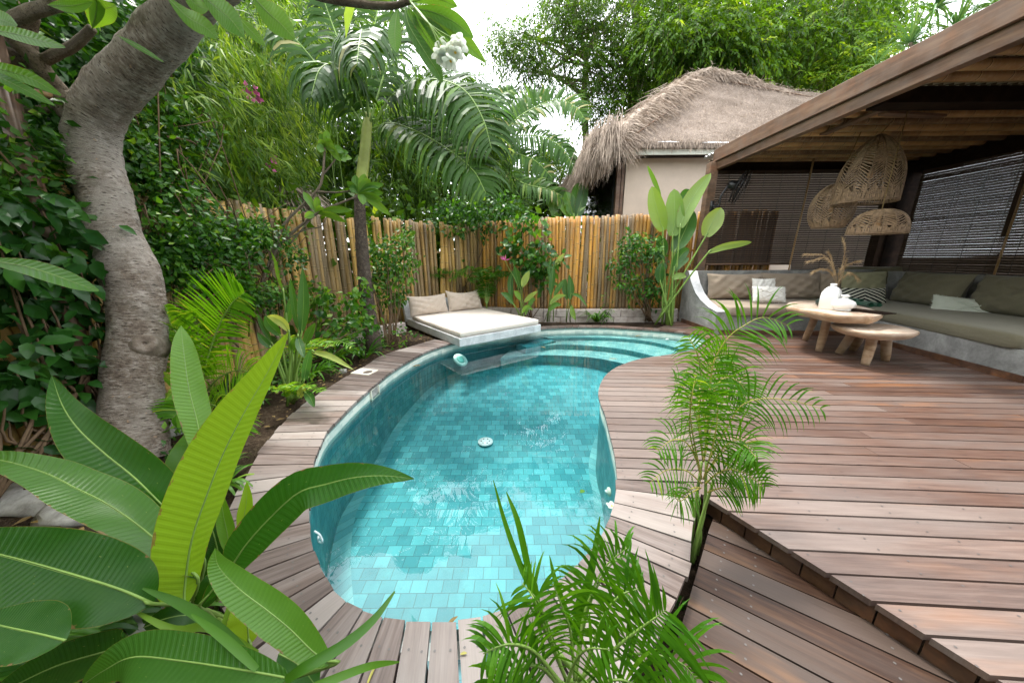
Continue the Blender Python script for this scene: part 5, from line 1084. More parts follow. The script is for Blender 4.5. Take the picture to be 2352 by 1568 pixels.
# strap leaved lilies under and around it
def straps(name,label,base,n,L,w,mat,seed,spread=1.,droop=.9,group='strap leaved lily clumps',px=None,rvb=0.,cat='plant'):
    rs=np.random.RandomState(seed); t=thing(name,base,label,cat,group); mb=MB(); base=np.array(base,float)
    for k in range(n):
        an=rs.uniform(0,6.283); d=nrm([math.cos(an)*spread*.6,math.sin(an)*spread*.6,rs.uniform(.7,1.3)]); l=L*rs.uniform(.6,1.15); P=[base+[.04*math.cos(an),.04*math.sin(an),0]];dd=d
        for j in range(9): dd=nrm(dd+np.array([0,0,-droop*.045*(j+1)])); P.append(P[-1]+dd*l/9)
        S=np.tile(nrm(np.cross(d,[math.cos(an),math.sin(an),-.3])+1e-6),(10,1)); Nn=np.cross(S[0],d); W=w*np.array([.7,1,1,1,.97,.92,.82,.66,.4,.03]); ribbon(mb,P,W,S,np.clip(rs.normal(.5+rvb,.17),0,1),.35,Nn)
    if px:
        for pts,hw in px:
            C=spline([T(*p) for p in pts],16); Tn=nrm(np.gradient(C,axis=0)); S=nrm(np.cross(Tn,nrm(CAM-C))); W=hw*pts[0][2]/K*np.sin(np.linspace(.5,3.08,16))**.6; mb2=MB(); ribbon(mb2,C,W,S,np.clip(rs.normal(.6+rvb,.15),0,1),.3,nrm(CAM-C)[8]); mb2.build('blade',mat,parent=t)
    mb.build('blades',mat,parent=t); return t
straps('lily_clump','strappy green lily clump under the big leaves at the bottom left',Z(330,1475,-.05),46,.30,.010,MT['shrub'],2,1.2,1.,px=[
 ([(600,1545,.72),(513,1454,.78),(420,1390,.82),(328,1350,.86)],12),([(590,1500,.78),(480,1440,.8),(400,1445,.82),(307,1402,.86)],9),([(590,1536,.7),(520,1470,.72),(440,1410,.74)],9),
 ([(655,1562,.66),(700,1532,.66),(790,1480,.7),(860,1420,.76),(907,1357,.82)],12),([(690,1590,.66),(746,1567,.68),(849,1529,.74),(917,1519,.8)],9),([(500,1500,.95),(520,1420,.97),(545,1340,1.0)],7)],rvb=.2)
straps('lily_clump','dark strappy lily clump at the bottom left corner below the widest leaf',Z(140,1500,-.05),40,.34,.013,MT['shrub'],3,1.3,1.)
straps('lily_clump','lily clump with arching leaves between the grey trunk and the coping',Z(500,1120,-.05),34,.26,.010,MT['shrub'],4,1.4,1.1,rvb=.15)
straps('lily_clump','yellow tipped grassy clump behind the skimmer cover',Z(770,830,-.04),44,.42,.013,MT['areca'],5,1.3,1.,rvb=.1)
straps('lily_clump','bright grassy clump along the coping left of the skimmer cover',Z(712,868,-.04),46,.42,.014,MT['areca'],6,1.3,1.,rvb=-.1)
straps('lily_clump','grassy clump at the foot of the dark palm trunk beside the coping',Z(835,822,-.04),34,.46,.014,MT['shrub'],7,1.2,.9,rvb=.1)
straps('lily_clump','small grassy tuft beside the daybed plinth',Z(1018,772,-.02),9,.30,.012,MT['areca'],8,.8,.9,rvb=.1)
straps('lily_clump','tuft of long blades in front of the far block wall',Z(1370,738,0),34,.5,.012,MT['shrub'],9,1.3,.9,rvb=.15)
straps('lily_clump','small strappy plant sprouting beside the left fence foot',(-2.6,2.7,-.05),30,.5,.016,MT['shrub'],10,1.2,.9)
# ================================================================ FRANGIPANI TREE (left)
t=thing('frangipani_tree',Z(312,1042,0),'big frangipani tree with a bent grey trunk leaning over the left of the garden','tree')
tr=[(312,1060,2.17),(308,980,2.2),(308,880,2.23),(318,780,2.26),(318,700,2.27),(302,620,2.27),(268,540,2.27),(240,450,2.26),(220,380,2.26),(215,310,2.24),(240,240,2.2),(300,165,2.12),(370,85,2.02),(450,0,1.9),(560,-90,1.7)]
rp=[80,74,70,70,70,68,62,62,61,63,64,64,62,58,52]
C=spline([T(*p) for p in tr],120); u=np.linspace(0,1,len(rp)); tt=np.interp(np.linspace(0,1,120),u,[p[2] for p in tr]); R=np.interp(np.linspace(0,1,120),u,rp)*tt/K*.72
mb=MB(); Tn,S,B=frames(C); nn=56; a=np.linspace(0,2*math.pi,nn,endpoint=False); LL=np.concatenate([[0],np.cumsum(np.linalg.norm(np.diff(C,axis=0),axis=1))]); V=[];UV=[]
for i in range(120):
    for j in range(nn):
        d=math.cos(a[j])*S[i]+math.sin(a[j])*B[i]; q=C[i]+d*R[i]
        h=.05*mnoise.noise(Vector(tuple(q*3)))+.03*mnoise.noise(Vector(tuple(q*8)))+.018*mnoise.noise(Vector((q[0]*16,q[1]*16,q[2]*60)))
        if i>66: h+=.02*max(0,math.sin(LL[i]*24+mnoise.noise(Vector(tuple(q*2)))*3))**4
        V.append(C[i]+d*(R[i]+h*R[i]*2.2)); UV.append((j/nn,LL[i]))
mb.add(V,[(i*nn+j,i*nn+(j+1)%nn,(i+1)*nn+(j+1)%nn,(i+1)*nn+j) for i in range(119) for j in range(nn)],.5,UV); mb.build('trunk',MT['bark'],parent=t)
# cut branch knot
kc=T(334,786,2.15); ax=nrm(CAM-kc+np.array([.5,0,.7])); A2=np.array([nrm(np.cross([0,0,1],ax)),[0,0,0],ax]); A2[1]=np.cross(A2[2],A2[0]); mb=MB()
lathe(mb,kc-ax*.06,[(.135,-.09),(.095,-.03),(.068,.005),(.058,.022),(.047,.028),(.03,.025),(.014,.024),(.009,.012),(.001,.0)],26,.3,0,A2); mb.build('cut_knot',MT['bark'],parent=t)
mb=MB()
BR=[([(150,250,2.2),(100,190,2.15),(60,150,2.1),(0,118,2.0),(-80,90,1.9)],.06,.045),([(147,225,2.2),(110,180,2.12),(75,130,2.05),(30,85,2.0),(35,50,1.95),(80,25,1.9),(130,12,1.85)],.055,.03),([(90,145,2.1),(130,125,2.05),(171,104,2.0),(212,66,1.95)],.032,.022),([(75,130,2.06),(72,80,2.03),(82,40,2.0)],.028,.02),([(110,250,2.15),(70,255,2.1),(30,245,2.05),(-40,225,2.0)],.025,.02),([(190,270,2.25),(150,235,2.2),(105,195,2.15)],.11,.06),([(0,345,2.3),(45,390,2.3),(78,440,2.35),(110,520,2.4)],.02,.022)]
for pp,r0,r1 in BR[:-1]: limb(mb,[T(*p) for p in pp],r0,r1,10,18,.1)
ob=[(620,-60,1.62),(700,-20,1.6),(767,0,1.6),(849,12,1.6),(905,14,1.6),(941,3,1.58)]; limb(mb,[T(*p) for p in ob],.022,.013,10,20,.14)
limb(mb,[T(560,-90,1.7),T(620,-60,1.62)],.05,.022,8,6)
mb.build('branches',MT['barkthin'],parent=t)
mb=MB(); limb(mb,[T(*p) for p in BR[-1][0]],.02,.022,10,18,.1); mb.build('low_branch',MT['barkthin'],parent=t)
fprof=lambda u:math.sin(math.pi*min(max(u,0),1)**1.25)**.7 if u<.97 else .12
FL_=[([(212,66,1.95),(228,30,1.9),(265,12,1.8)],20,.75),([(212,66,1.9),(222,20,1.85),(216,-20,1.8)],12,.7),([(-60,140,1.3),(0,158,1.3),(70,180,1.32),(140,219,1.35)],16,.45),([(-60,150,1.3),(0,178,1.3),(60,208,1.32),(126,243,1.34)],12,.35),([(-40,66,1.5),(20,75,1.5),(80,90,1.5),(150,109,1.5)],14,.5),([(270,82,1.6),(310,104,1.6),(376,143,1.6)],6,.3),([(380,-10,1.3),(430,38,1.3),(470,62,1.3),(500,90,1.3)],19,.6),([(455,-20,1.25),(495,15,1.25),(530,45,1.25),(561,86,1.25)],26,.5),([(420,-20,1.35),(450,10,1.35),(478,22,1.35)],16,.6),([(575,-15,1.25),(612,25,1.25),(645,55,1.25),(677,90,1.25)],27,.62),([(545,38,1.4),(575,70,1.4),(610,107,1.4)],11,.7),([(110,12,1.6),(160,14,1.6),(210,5,1.6)],12,.5),([(-40,40,1.7),(0,45,1.7),(40,60,1.7)],18,.4),
 ([(913,20,1.6),(908,55,1.6),(907,90,1.6),(911,122,1.6)],15,.6),([(930,20,1.58),(940,60,1.58),(975,118,1.57),(1002,160,1.56),(1016,190,1.56)],15,.25),([(938,18,1.6),(948,50,1.62),(956,95,1.64)],15,.55),([(945,20,1.6),(985,58,1.6),(1020,90,1.6),(1052,122,1.6)],15,.55),([(945,20,1.58),(995,42,1.58),(1060,90,1.58),(1114,142,1.58)],17,.7),([(948,18,1.55),(1000,30,1.55),(1050,55,1.55),(1087,87,1.55)],17,.55),([(942,22,1.62),(965,62,1.62),(990,100,1.62),(1016,132,1.62)],17,.62),([(948,14,1.6),(990,22,1.6),(1026,30,1.6),(1052,32,1.6)],9,.6),([(945,5,1.58),(985,-4,1.58),(1020,2,1.58),(1050,15,1.58)],14,.6),([(900,5,1.6),(860,0,1.6),(820,-6,1.6)],10,.55),([(1062,96,1.6),(1070,115,1.6),(1072,132,1.6)],8,.75),([(-60,590,1.05),(0,602,1.05),(60,612,1.05),(120,630,1.05),(180,652,1.05),(226,668,1.05)],20,.45)]
for i,(pp,hw,rv) in enumerate(FL_):
    pm=pp[0][2]; bigleaf(pp,hw*pm/K,rv,'leaf',MT['frangi'],t,RS.uniform(-.3,.3),.15,.04,16,7,prof=fprof,seed=i+40)
rs=np.random.RandomState(15); mb=MB(); n_=420; C=np.c_[rs.uniform(-4.2,-.7,n_),rs.uniform(-1.6,2.9,n_),rs.uniform(3.3,4.6,n_)]; cloud_leaves(mb,C,.25,7,.30,.3,rs,.5,.7,0,.6,True,.25,.3,.6,0); mb.build('crown',MT['frangi'],parent=t)  # unseen canopy above the view, added to shade the left side
mb=MB()
for k in range(0,n_,14): limb(mb,[T(560,-90,1.7),(C[k]+T(560,-90,1.7))/2+rs.normal(0,.1,3),C[k]],.04,.012,6,10)
mb.build('upper_branches',MT['barkthin'],parent=t)
mb=MB(); tip=T(941,3,1.58)
for q in [(1040,110),(1050,118),(1030,128),(1022,112),(1058,100),(1012,118)]: limb(mb,[tip,T(985,55,1.5),T(*q,1.5)],.005,.003,5,10)
mb.build('flower_stalk',MT['stem'],parent=t)
rs=np.random.RandomState(8); fm=None
for i,q in enumerate([(1012,104),(1020,132),(1036,140),(1046,120),(1056,104),(1026,118),(1050,92),(1010,124),(1038,106)]):
    c=T(*q,1.5+rs.uniform(-.03,.03)); ax=nrm(nrm(CAM-c)*.5+[rs.uniform(-.5,.5),0,-.6]); A2=np.array([nrm(np.cross([0,1,0.2],ax)),[0,0,0],ax]); A2[1]=np.cross(A2[2],A2[0]); mb=MB(); flower(mb,c,A2,.040,cup=.3); mb.build('flower',[MT['petal'],MT['yellow']],parent=t)
# ================================================================ AREA BEHIND THE LEFT FENCE
def plant(name,loc,label,cat='plant',group=None): return thing(name,loc,label,cat,group)
rs=np.random.RandomState(21)
# glossy hibiscus like shrub in front of the left fence
t=plant('hibiscus_shrub',(-2.7,1.7,0),'dense dark glossy leaved shrub covering the fence at the left edge','shrub')
mb=MB(); C=samp([(-60,440),(60,430),(150,480),(215,560),(235,700),(250,860),(200,985),(90,1010),(-60,1040)],115,'x',-2.98,-2.72,rs); cloud_leaves(mb,C,.10,7,.12,.62,rs,.7,.5,-.02,.8,True,.3,.25,.5,.8); mb.build('foliage',MT['darkleaf'],parent=t)
mb=MB()
for k in range(0,len(C),5): limb(mb,[(-2.75,1.75+rs.uniform(-.5,.5),0),(-2.8,C[k][1],C[k][2]*.5),C[k]],.012,.004,5,8)
mb.build('stems',MT['twig'],parent=t)
# bougainvillea spilling over the fence
t=plant('bougainvillea',(-3.0,3.0,0),'tangled bougainvillea with small leaves and a few pink flowers spilling over the left fence','climber')
mb=MB(); ms=MB()
C=np.concatenate([samp([(340,470),(430,420),(470,520),(560,500),(640,540),(690,600),(690,680),(640,700),(560,690),(460,650),(400,640),(350,600)],330,'x',-3.05,-2.65,rs,-.25,.012),samp([(270,330),(400,250),(470,300),(420,400),(470,470),(400,500),(300,500)],200,'x',-3.3,-2.95,rs,-.2,.012),samp([(0,150),(60,300),(110,400),(200,440),(160,520),(0,470)],100,'x',-3.2,-2.95,rs),samp([(700,560),(680,480),(640,440),(600,470),(650,560)],14,'x',-3.1,-3.0,rs)])
cloud_leaves(mb,C,.11,17,.062,.6,rs,.35,.8,.05,.8,False,.3,.15,.5,.5); mb.build('foliage',MT['shrub'],parent=t)
for k in range(0,len(C),9): limb(ms,[(-3.0,2.2+rs.uniform(0,2),rs.uniform(.3,1.2)),C[k]+rs.normal(0,.15,3)+[0,0,.1],C[k]],.007,.003,5,8)
for pp in ([(545,500),(640,640),(730,770),(840,950)],[(505,735),(560,800),(590,840)],[(480,420),(560,440),(640,520)]): limb(ms,[X(*q,-3.0) for q in pp] if False else [X(q[0]*.8,q[1]*.75,-2.95) for q in pp],.01,.005,5,12)
for grp in ([(572,206),(585,216),(565,214),(578,222),(590,224),(585,208)],[(626,368),(633,372)],[(622,378)]):
  mb=MB()
  for q in grp:
    c=X(*q,-3.2); 
    for _ in range(4): leaves(mb,np.array([c+rs.normal(0,.025,3)]),rs.normal(0,1,(1,3)),rs.normal(0,1,(1,3))+nrm(CAM-c)*2,.06,.75,np.array([rs.rand()]),.3)
  mb.build('flower_cluster',MT['pink'],parent=t)
ms.build('stems',MT['twig'],parent=t)
# dark ivy mass behind the trunk
t=plant('ivy_bush',(-3.6,2.6,0),'dark leafy bush climbing behind the frangipani trunk','bush')
mb=MB(); C=samp([(-80,-60),(450,-60),(440,120),(300,350),(260,450),(-80,430)],420,'x',-4.1,-3.3,rs); cloud_leaves(mb,C,.2,24,.085,.65,rs,.4,.6,-.12,.8,False,.3,.15,.5,.4); mb.build('foliage',MT['shrub'],parent=t)
mb=MB()
for k in range(0,420,12): limb(mb,[(-3.6,2.2+rs.uniform(-1,1.5),0),(-3.7,C[k][1]*.9,C[k][2]*.6),C[k]],.02,.006,5,9)
mb.build('stems',MT['twig'],parent=t)
# bamboo thicket: long drooping blades
def bamboo_mass(poly,n,mode,a,b,label,loc,seed,nt=7,L=.17,rvb=0,name='bamboo_thicket',culm=True):
    rs=np.random.RandomState(seed); t=plant(name,loc,label,'bamboo','bamboo thickets beyond the left fence'); C=samp(poly,n,mode,a,b,rs,-.3,.01)
    mb=MB(); K_=len(C)
    # each clump = drooping branch tip with a fan of narrow blades
    i=np.repeat(np.arange(K_),nt); base=C[i]+rs.normal(0,.10,(K_*nt,3)); lean=nrm(rs.normal(0,.6,(K_,3))+[.55,-.35,-.7])[i]; brv=rs.normal(0,.22,K_)[i]
    for j in range(5):
        d=nrm(lean+rs.normal(0,.42,(K_*nt,3))+[0,0,-.35]); p=base+lean*.05*j; leaves(mb,p,d,rs.normal(0,.4,p.shape)+[0,0,.8]+nrm(CAM-p)*.7,L*rs.uniform(.6,1.15,len(p)),.11,np.clip(.48+rvb+brv+rs.normal(0,.12,len(p)),0,1),.15,.35)
    mb.build('foliage',MT['bamboo'],parent=t)
    if culm:
        mb=MB()
        for k in range(0,K_,max(1,K_//40)): c=C[k]; limb(mb,[(c[0]-rs.uniform(.1,.6),c[1]+rs.uniform(.1,.5),0),(c[0]-.3,c[1]+.2,c[2]*.7),c],.018,.004,6,12)
        mb.build('culms',MT['stem'],parent=t)
    return t
bamboo_mass([(300,330),(380,180),(440,100),(520,30),(700,20),(780,120),(740,300),(700,420),(620,470),(560,480),(500,440),(430,420),(380,420)],520,'x',-4.3,-3.2,'lush light green bamboo foliage drooping over the left fence',(-3.9,4.2,0),31,8,.19,.10)
bamboo_mass([(420,0),(760,-40),(980,-40),(960,120),(880,300),(800,460),(700,440),(560,200)],360,'x',-6.2,-4.6,'darker bamboo thicket further behind the left fence',(-5.4,6.5,0),32,8,.26,-.06)
bamboo_mass([(820,260),(1000,150),(1090,180),(1150,300),(1190,480),(1010,500),(830,490)],380,'y',8.0,9.6,'thin bamboo thicket behind the dark palm trunk',(-2.,8.8,0),33,7,.26,-.12)
# dense green wood closing the view
def backdrop(poly,n,mode,a,b,L,rvb,seed,name='distant_foliage',mat='tree',asp=.6):
    rs=np.random.RandomState(seed); C=samp(poly,n,mode,a,b,rs); mb=MB(); cloud_leaves(mb,C,L*2.0,22,L,asp,rs,.4,.7,rvb,.9,False,.3,.2,.5,.4); o=mb.build(name,MT[mat],loc=tuple(C.mean(0))); return tag(o,kind='stuff')
o=backdrop([(-200,-200),(700,-120),(980,-80),(980,120),(900,330),(820,480),(620,470),(400,430),(-200,500)],1000,'x',-8.,-6.2,.3,-.25,41); tag(o,'dark mass of foliage behind the bamboo on the left','foliage')
o=backdrop([(780,330),(900,200),(1010,260),(1120,330),(1200,430),(1330,460),(1330,520),(780,520)],560,'y',10.5,12.5,.22,-.1,42); tag(o,'mixed green foliage beyond the back fence','foliage')
# ================================================================ TREES BEYOND
def treeof(name,label,trunk,r0,r1,limbs,crowns,seed,mat,tl=.35,L=.10,asp=.32,ntw=8,nl=9,droop=.6,rvb=0.,r=.4,barkm='barkthin',group='tall trees beyond the garden'):
    rs=np.random.RandomState(seed); TP=[T(*p) for p in trunk]; t=thing(name,(TP[0][0],TP[0][1],0),label,'tree',group)
    mb=MB(); TP=[np.array([TP[0][0],TP[0][1],0.])]+TP; limb(mb,TP,r0,r1,9,30,.1)
    for pp,a,b in limbs: limb(mb,[T(*p) for p in pp],a,b,7,16,.1)
    cf=MB(); allC=[]
    for poly,n,y0,y1 in crowns:
        C=samp(poly,n,'y',y0,y1,rs,-.12,.016); allC.append(C)
    C=np.concatenate(allC); sprays(cf,C,r,ntw,nl,tl,L,asp,rs,droop,rvb,stem=mb)
    for k in range(0,len(C),7):
        # twigs to nearest limb point
        j=rs.randint(2,len(TP)); base=np.array(TP[j]) if not limbs else T(*limbs[rs.randint(len(limbs))][0][rs.randint(1,3)]); 
        if np.linalg.norm(base-C[k])<4.5: limb(mb,[base,(base+C[k])/2+rs.normal(0,.2,3),C[k]],.035,.008,5,8)
    mb.build('trunk',MT[barkm],parent=t); cf.build('crown',MT[mat],parent=t); return t
treeof('tall_tree','tall airy tree with a slim grey trunk left of the hut roof, sky showing through',[(1346,400,13),(1346,314,13),(1341,222,13),(1346,137,13),(1330,68,13),(1310,-20,13)],.16,.09,
 [([(1341,222,13),(1300,190,12.8),(1255,170,12.6),(1190,165,12.3)],.09,.02),([(1346,230,13),(1390,180,13),(1440,150,13.2),(1500,140,13.4)],.08,.03),([(1345,137,13),(1290,100,12.7),(1230,90,12.4),(1150,100,12.2)],.07,.015),([(1346,120,13),(1380,60,13),(1440,0,13)],.07,.03),([(1345,160,13),(1360,100,13),(1400,70,13),(1450,60,13)],.05,.02)],
 [([(1130,95),(1160,60),(1210,75),(1240,110),(1300,120),(1300,160),(1200,165),(1160,130),(1110,110)],130,12,13.6),([(1230,-40),(1240,30),(1290,90),(1330,140),(1340,200),(1290,180),(1275,215),(1310,250),(1350,285),(1400,290),(1440,250),(1500,240),(1500,-40)],560,12,14.5),([(1180,165),(1230,160),(1250,180),(1210,200),(1190,195)],14,12,13.),([(1400,200),(1500,150),(1540,200),(1460,280),(1390,300)],60,12.5,14)],51,'tree',.42,.13,.36,5,9,.6,-.02,.38)
treeof('broad_tree','broad light green tree with drooping leaves above the hut roof',[(1700,330,14),(1690,260,14),(1660,180,14),(1640,120,14),(1650,20,14)],.22,.12,
 [([(1660,180,14),(1720,130,13.8),(1780,90,13.6),(1860,40,13.4),(1920,-10,13.2)],.13,.08),([(1700,150,13.9),(1730,190,13.8),(1760,170,13.6),(1820,130,13.5)],.07,.03),([(1640,120,14),(1600,90,13.8),(1560,60,13.6)],.08,.03),([(1870,40,13.4),(1865,0,13.3),(1880,-60,13.2)],.06,.04),([(1750,250,13.8),(1790,210,13.6),(1850,170,13.4),(1960,130,13.2)],.05,.02)],
 [([(1450,-50),(2010,-50),(2080,-20),(2060,60),(1960,150),(1900,200),(1800,210),(1700,190),(1560,170),(1500,120),(1450,60)],900,11.5,15.5),([(1480,60),(1640,20),(1760,60),(1800,120),(1700,170),(1560,160)],260,11,12.5)],52,'tree',.45,.17,.36,5,10,.75,.12,.42)
o=backdrop([(1480,150),(1560,60),(1900,40),(2020,60),(1960,160),(1880,215),(1700,190),(1560,230),(1490,250)],330,'y',16,19,.36,-.15,43); tag(o,'darker leaves behind the broad tree over the hut','foliage')
treeof('bushy_tree','yellow green bushy tree peeping over the pavilion roof beam',[(1880,260,11.5),(1900,200,11.5),(1950,150,11.5)],.08,.04,[],[([(1850,215),(1890,170),(1960,135),(2020,110),(2060,90),(2030,150),(1960,200),(1880,225)],70,11,12.5)],53,'tree',.3,.14,.4,6,9,.5,.38,.3)
# light shrubs far behind between palm and hut
t=treeof('light_shrub_tree','pale leafy shrub tree beyond the back fence left of the hut',[(1265,470,12),(1262,430,12),(1255,385,12)],.05,.03,[],[([(1150,420),(1180,360),(1230,345),(1290,320),(1325,380),(1300,480),(1150,490)],210,11,14)],54,'tree',.3,.13,.45,5,8,.5,.2,.3)
# coconut palm trunk and hanging fronds
def palmtrunk(t,pts,r0,r1,mat,n=14,rings=0,to_ground=True,name='trunk'):
    C=[T(*p) for p in pts]
    if to_ground: C=[np.array([C[0][0],C[0][1],-.05])]+C
    C=spline(C,60); r=np.linspace(r0,r1,60)
    if rings: r=r*(1+.035*np.sin(np.linspace(0,rings*6.283,60)))
    mb=MB(); tube(mb,C,r,n,.5,0,.03); return mb.build(name,MT[mat],parent=t)
t=thing('coconut_palm',(2.9,11.5,0),'coconut palm trunk rising behind the hut with hanging fronds','palm','palms of the garden')
palmtrunk(t,[(1448,300,12),(1452,235,12),(1458,180,12),(1464,120,12),(1462,60,12),(1456,-20,12)],.17,.14,'palmbark',14,18)
rs=np.random.RandomState(61)
for pp in ([(1460,-30,12),(1430,10,11.8),(1415,50,11.6),(1405,95,11.5)],[(1462,-30,12),(1480,20,11.8),(1490,70,11.7),(1480,110,11.6)],[(1455,-40,12),(1400,-10,11.6),(1370,30,11.4)]):
    mb=MB();ms=MB(); frond(mb,ms,[T(*p) for p in pp],34,.75,.018,rs,.9,.6,rad=.02,rvb=-.05); o=mb.build('frond',MT['palm'],parent=t); ms.build('rachis',MT['stem'],parent=o)
# pandanus over the pavilion roof
t=thing('pandanus',(5.5,6.8,0),'spiky pandanus with long arching blades above the pavilion beam','pandanus'); rs=np.random.RandomState(62)
mb=MB()
for c,n in ((T(2195,70,7.5),60),(T(2090,100,7.9),40),(T(2290,10,7.2),50),(T(2010,150,8.1),14),(T(2150,20,7.7),40)):
    for k in range(n):
        d=nrm(rs.normal(0,1,3)*[1,1,.6]+[0,-.2,.6]); l=rs.uniform(.6,1.15);P=[c+d*.03];dd=d;kk=rs.uniform(.5,1.2)
        for j in range(8): dd=nrm(dd+np.array([0,0,-.07*kk*(j+.5)])); P.append(P[-1]+dd*l/8)
        S=np.tile(nrm(np.cross(d,[0,0,1.])),(9,1)); ribbon(mb,P,.022*np.array([.8,1,1,.95,.85,.7,.5,.3,.02]),S,np.clip(rs.normal(.5,.2),0,1),.5,np.cross(S[0],d))
MT['pandan']=leafmat('pandanus blade',[(0,(.05,.13,.05)),(.6,(.10,.23,.09)),(1,(.22,.34,.12))],.3,1.8,.4,.4)
mb.build('blades',MT['pandan'],parent=t,smooth=False); mb=MB(); c=T(2195,70,7.5); limb(mb,[(c[0]+.2,c[1],0),c+[.1,0,-1],c],.07,.05); limb(mb,[c+[.1,0,-1],T(2090,100,7.9)],.05,.04); limb(mb,[c+[.1,0,-1],T(2290,10,7.2)],.05,.04); limb(mb,[c+[.1,0,-1],T(2010,150,8.1)],.04,.03); mb.build('stem',MT['barkthin'],parent=t)
# right hand hedge seen through the blinds
# ================================================================ PALMS
GP='palms of the garden'
t=thing('dark_trunk_palm',Z(852,794,0),'palm with a dark trunk and green crownshaft beside the daybed, fronds drooping','palm',GP)
rs=np.random.RandomState(71); tb=4.62
palmtrunk(t,[(856,780,tb),(850,745,tb),(842,680,tb),(834,600,tb),(828,520,tb),(826,452,tb)],.118,.070,'palmbark',16,22)
mb=MB(); C=spline([T(826,456,tb),T(832,400,tb),(T(838,350,tb)),T(842,300,tb),T(847,262,tb)],24); tube(mb,C,np.interp(np.linspace(0,1,24),[0,.15,.5,.8,1],[.066,.078,.072,.064,.045]),16,.5,0,.01); mb.build('crownshaft',MT['shaft'],parent=t)
def fronds(t,lst,L,w,rs,droop=.6,nl=44,rad=.014,rvb=0.,split=.05,mat='palm',st='stem',V_=.2,ang=.75,seg=5,irr=.12,up=(0,0,1),start=.12):
    for item in lst:
        pp=item[0]; l=item[1] if len(item)>1 else L; mb=MB();ms=MB(); frond(mb,ms,[T(*p) for p in pp],item[2] if len(item)>2 else nl,l,w,rs,item[3] if len(item)>3 else droop,ang,start,rad,rvb,V_,seg,split=split,irr=irr,up=up); o=mb.build('frond',MT[mat],parent=t,smooth=False); ms.build('rachis',MT[st],parent=o)
fronds(t,[([(859,284,4.6),(900,222,4.55),(958,186,4.45),(1020,186,4.3),(1071,212,4.2),(1109,273,4.1),(1129,342,4.05)],1.0,64,.75),
 ([(856,297,4.6),(900,284,4.5),(969,308,4.35),(1037,349,4.2),(1088,393,4.1),(1116,444,4.05)],.7,60,.6),
 ([(846,275,4.6),(842,200,4.4),(836,120,4.1),(832,70,3.8),(826,95,3.5),(820,150,3.35)],.7,60,1.3),
 ([(838,297,4.6),(791,222,4.5),(746,171,4.4),(684,96,4.3),(640,60,4.25)],.75,40,1.0),
 ([(850,280,4.6),(880,180,4.6),(910,90,4.6),(960,20,4.6),(1010,-10,4.6)],.8,44,1.0),
 ([(848,280,4.65),(852,180,4.8),(858,80,4.9),(880,-20,4.9),(920,-60,4.9)],.8,40,1.0),
 ([(842,280,4.6),(800,150,4.7),(765,60,4.8),(740,-10,4.8)],.75,40,1.0),
 ([(842,275,4.6),(810,190,4.3),(770,150,4.0),(735,160,3.8),(715,220,3.7)],.6,40,1.2)],.75,.024,rs,.9,rad=.017,split=.10,rvb=-.12,up=(0,-.6,.8))
t=thing('areca_palm',(-1.6,8.3,0),'tall bushy palm with fine fronds behind the palm with the dark trunk','palm',GP); rs=np.random.RandomState(72)
lst=[]
for k in range(22):
    a=rs.uniform(-1.25,1.3); bx=rs.uniform(930,1090); by=rs.uniform(400,500); h=rs.uniform(170,300); dx=a*rs.uniform(90,170); tt=rs.uniform(7.8,9.)
    lst.append(([(bx,by,tt),(bx+dx*.25,by-h*.6,tt),(bx+dx*.7,by-h*.95,tt-.2),(bx+dx*1.15,by-h*.85,tt-.4)],.55,34))
fronds(t,lst,.55,.017,rs,.55,rad=.014,mat='areca',st='stem',rvb=-.12)
palmtrunk(t,[(1000,500,8.4),(985,420,8.4),(980,350,8.4)],.05,.03,'stem')
t=thing('feathery_palm',(.2,9.2,0),'feathery palm with arching fronds against the white sky left of the hut','palm',GP); rs=np.random.RandomState(73)
lst=[([(1135,340,8.5),(1165,295,8.5),(1208,258,8.5),(1276,230,8.4),(1320,245,8.3),(1345,275,8.2)],.62,40,.35),([(1135,330,8.5),(1167,314,8.5),(1242,314,8.4),(1293,342,8.3),(1321,393,8.2)],.62,40,.75),([(1130,335,8.5),(1150,380,8.3),(1200,420,8.2),(1260,435,8.0),(1300,455,8.)],.5,34,.6),
 ([(1125,330,8.5),(1100,270,8.5),(1060,230,8.5),(1010,240,8.4)],.6,36,.7),([(1130,335,8.5),(1090,330,8.4),(1050,350,8.2),(1030,400,8.1)],.55,34,.8),([(1135,345,8.5),(1165,400,8.4),(1180,450,8.3),(1190,490,8.2)],.5,30,.7),([(1128,330,8.5),(1130,270,8.7),(1150,220,8.8),(1180,205,8.9)],.5,30,.5)]
lst=[(i_[0],i_[1],int(i_[2]*1.4),i_[3]) for i_ in lst]+[([(1135,340,8.6),(1170,270,8.7),(1215,235,8.8),(1260,215,8.8)],.6,50,.5),([(1135,335,8.6),(1180,350,8.5),(1230,370,8.4),(1270,410,8.3)],.6,50,.8),([(1130,340,8.6),(1110,290,8.7),(1090,240,8.8),(1080,200,8.8)],.6,50,.6)]
fronds(t,lst,.6,.03,rs,.6,rad=.02,split=.16,up=(0,-.85,.5)); palmtrunk(t,[(1128,480,8.5),(1125,410,8.5),(1128,335,8.5)],.09,.06,'palmbark')
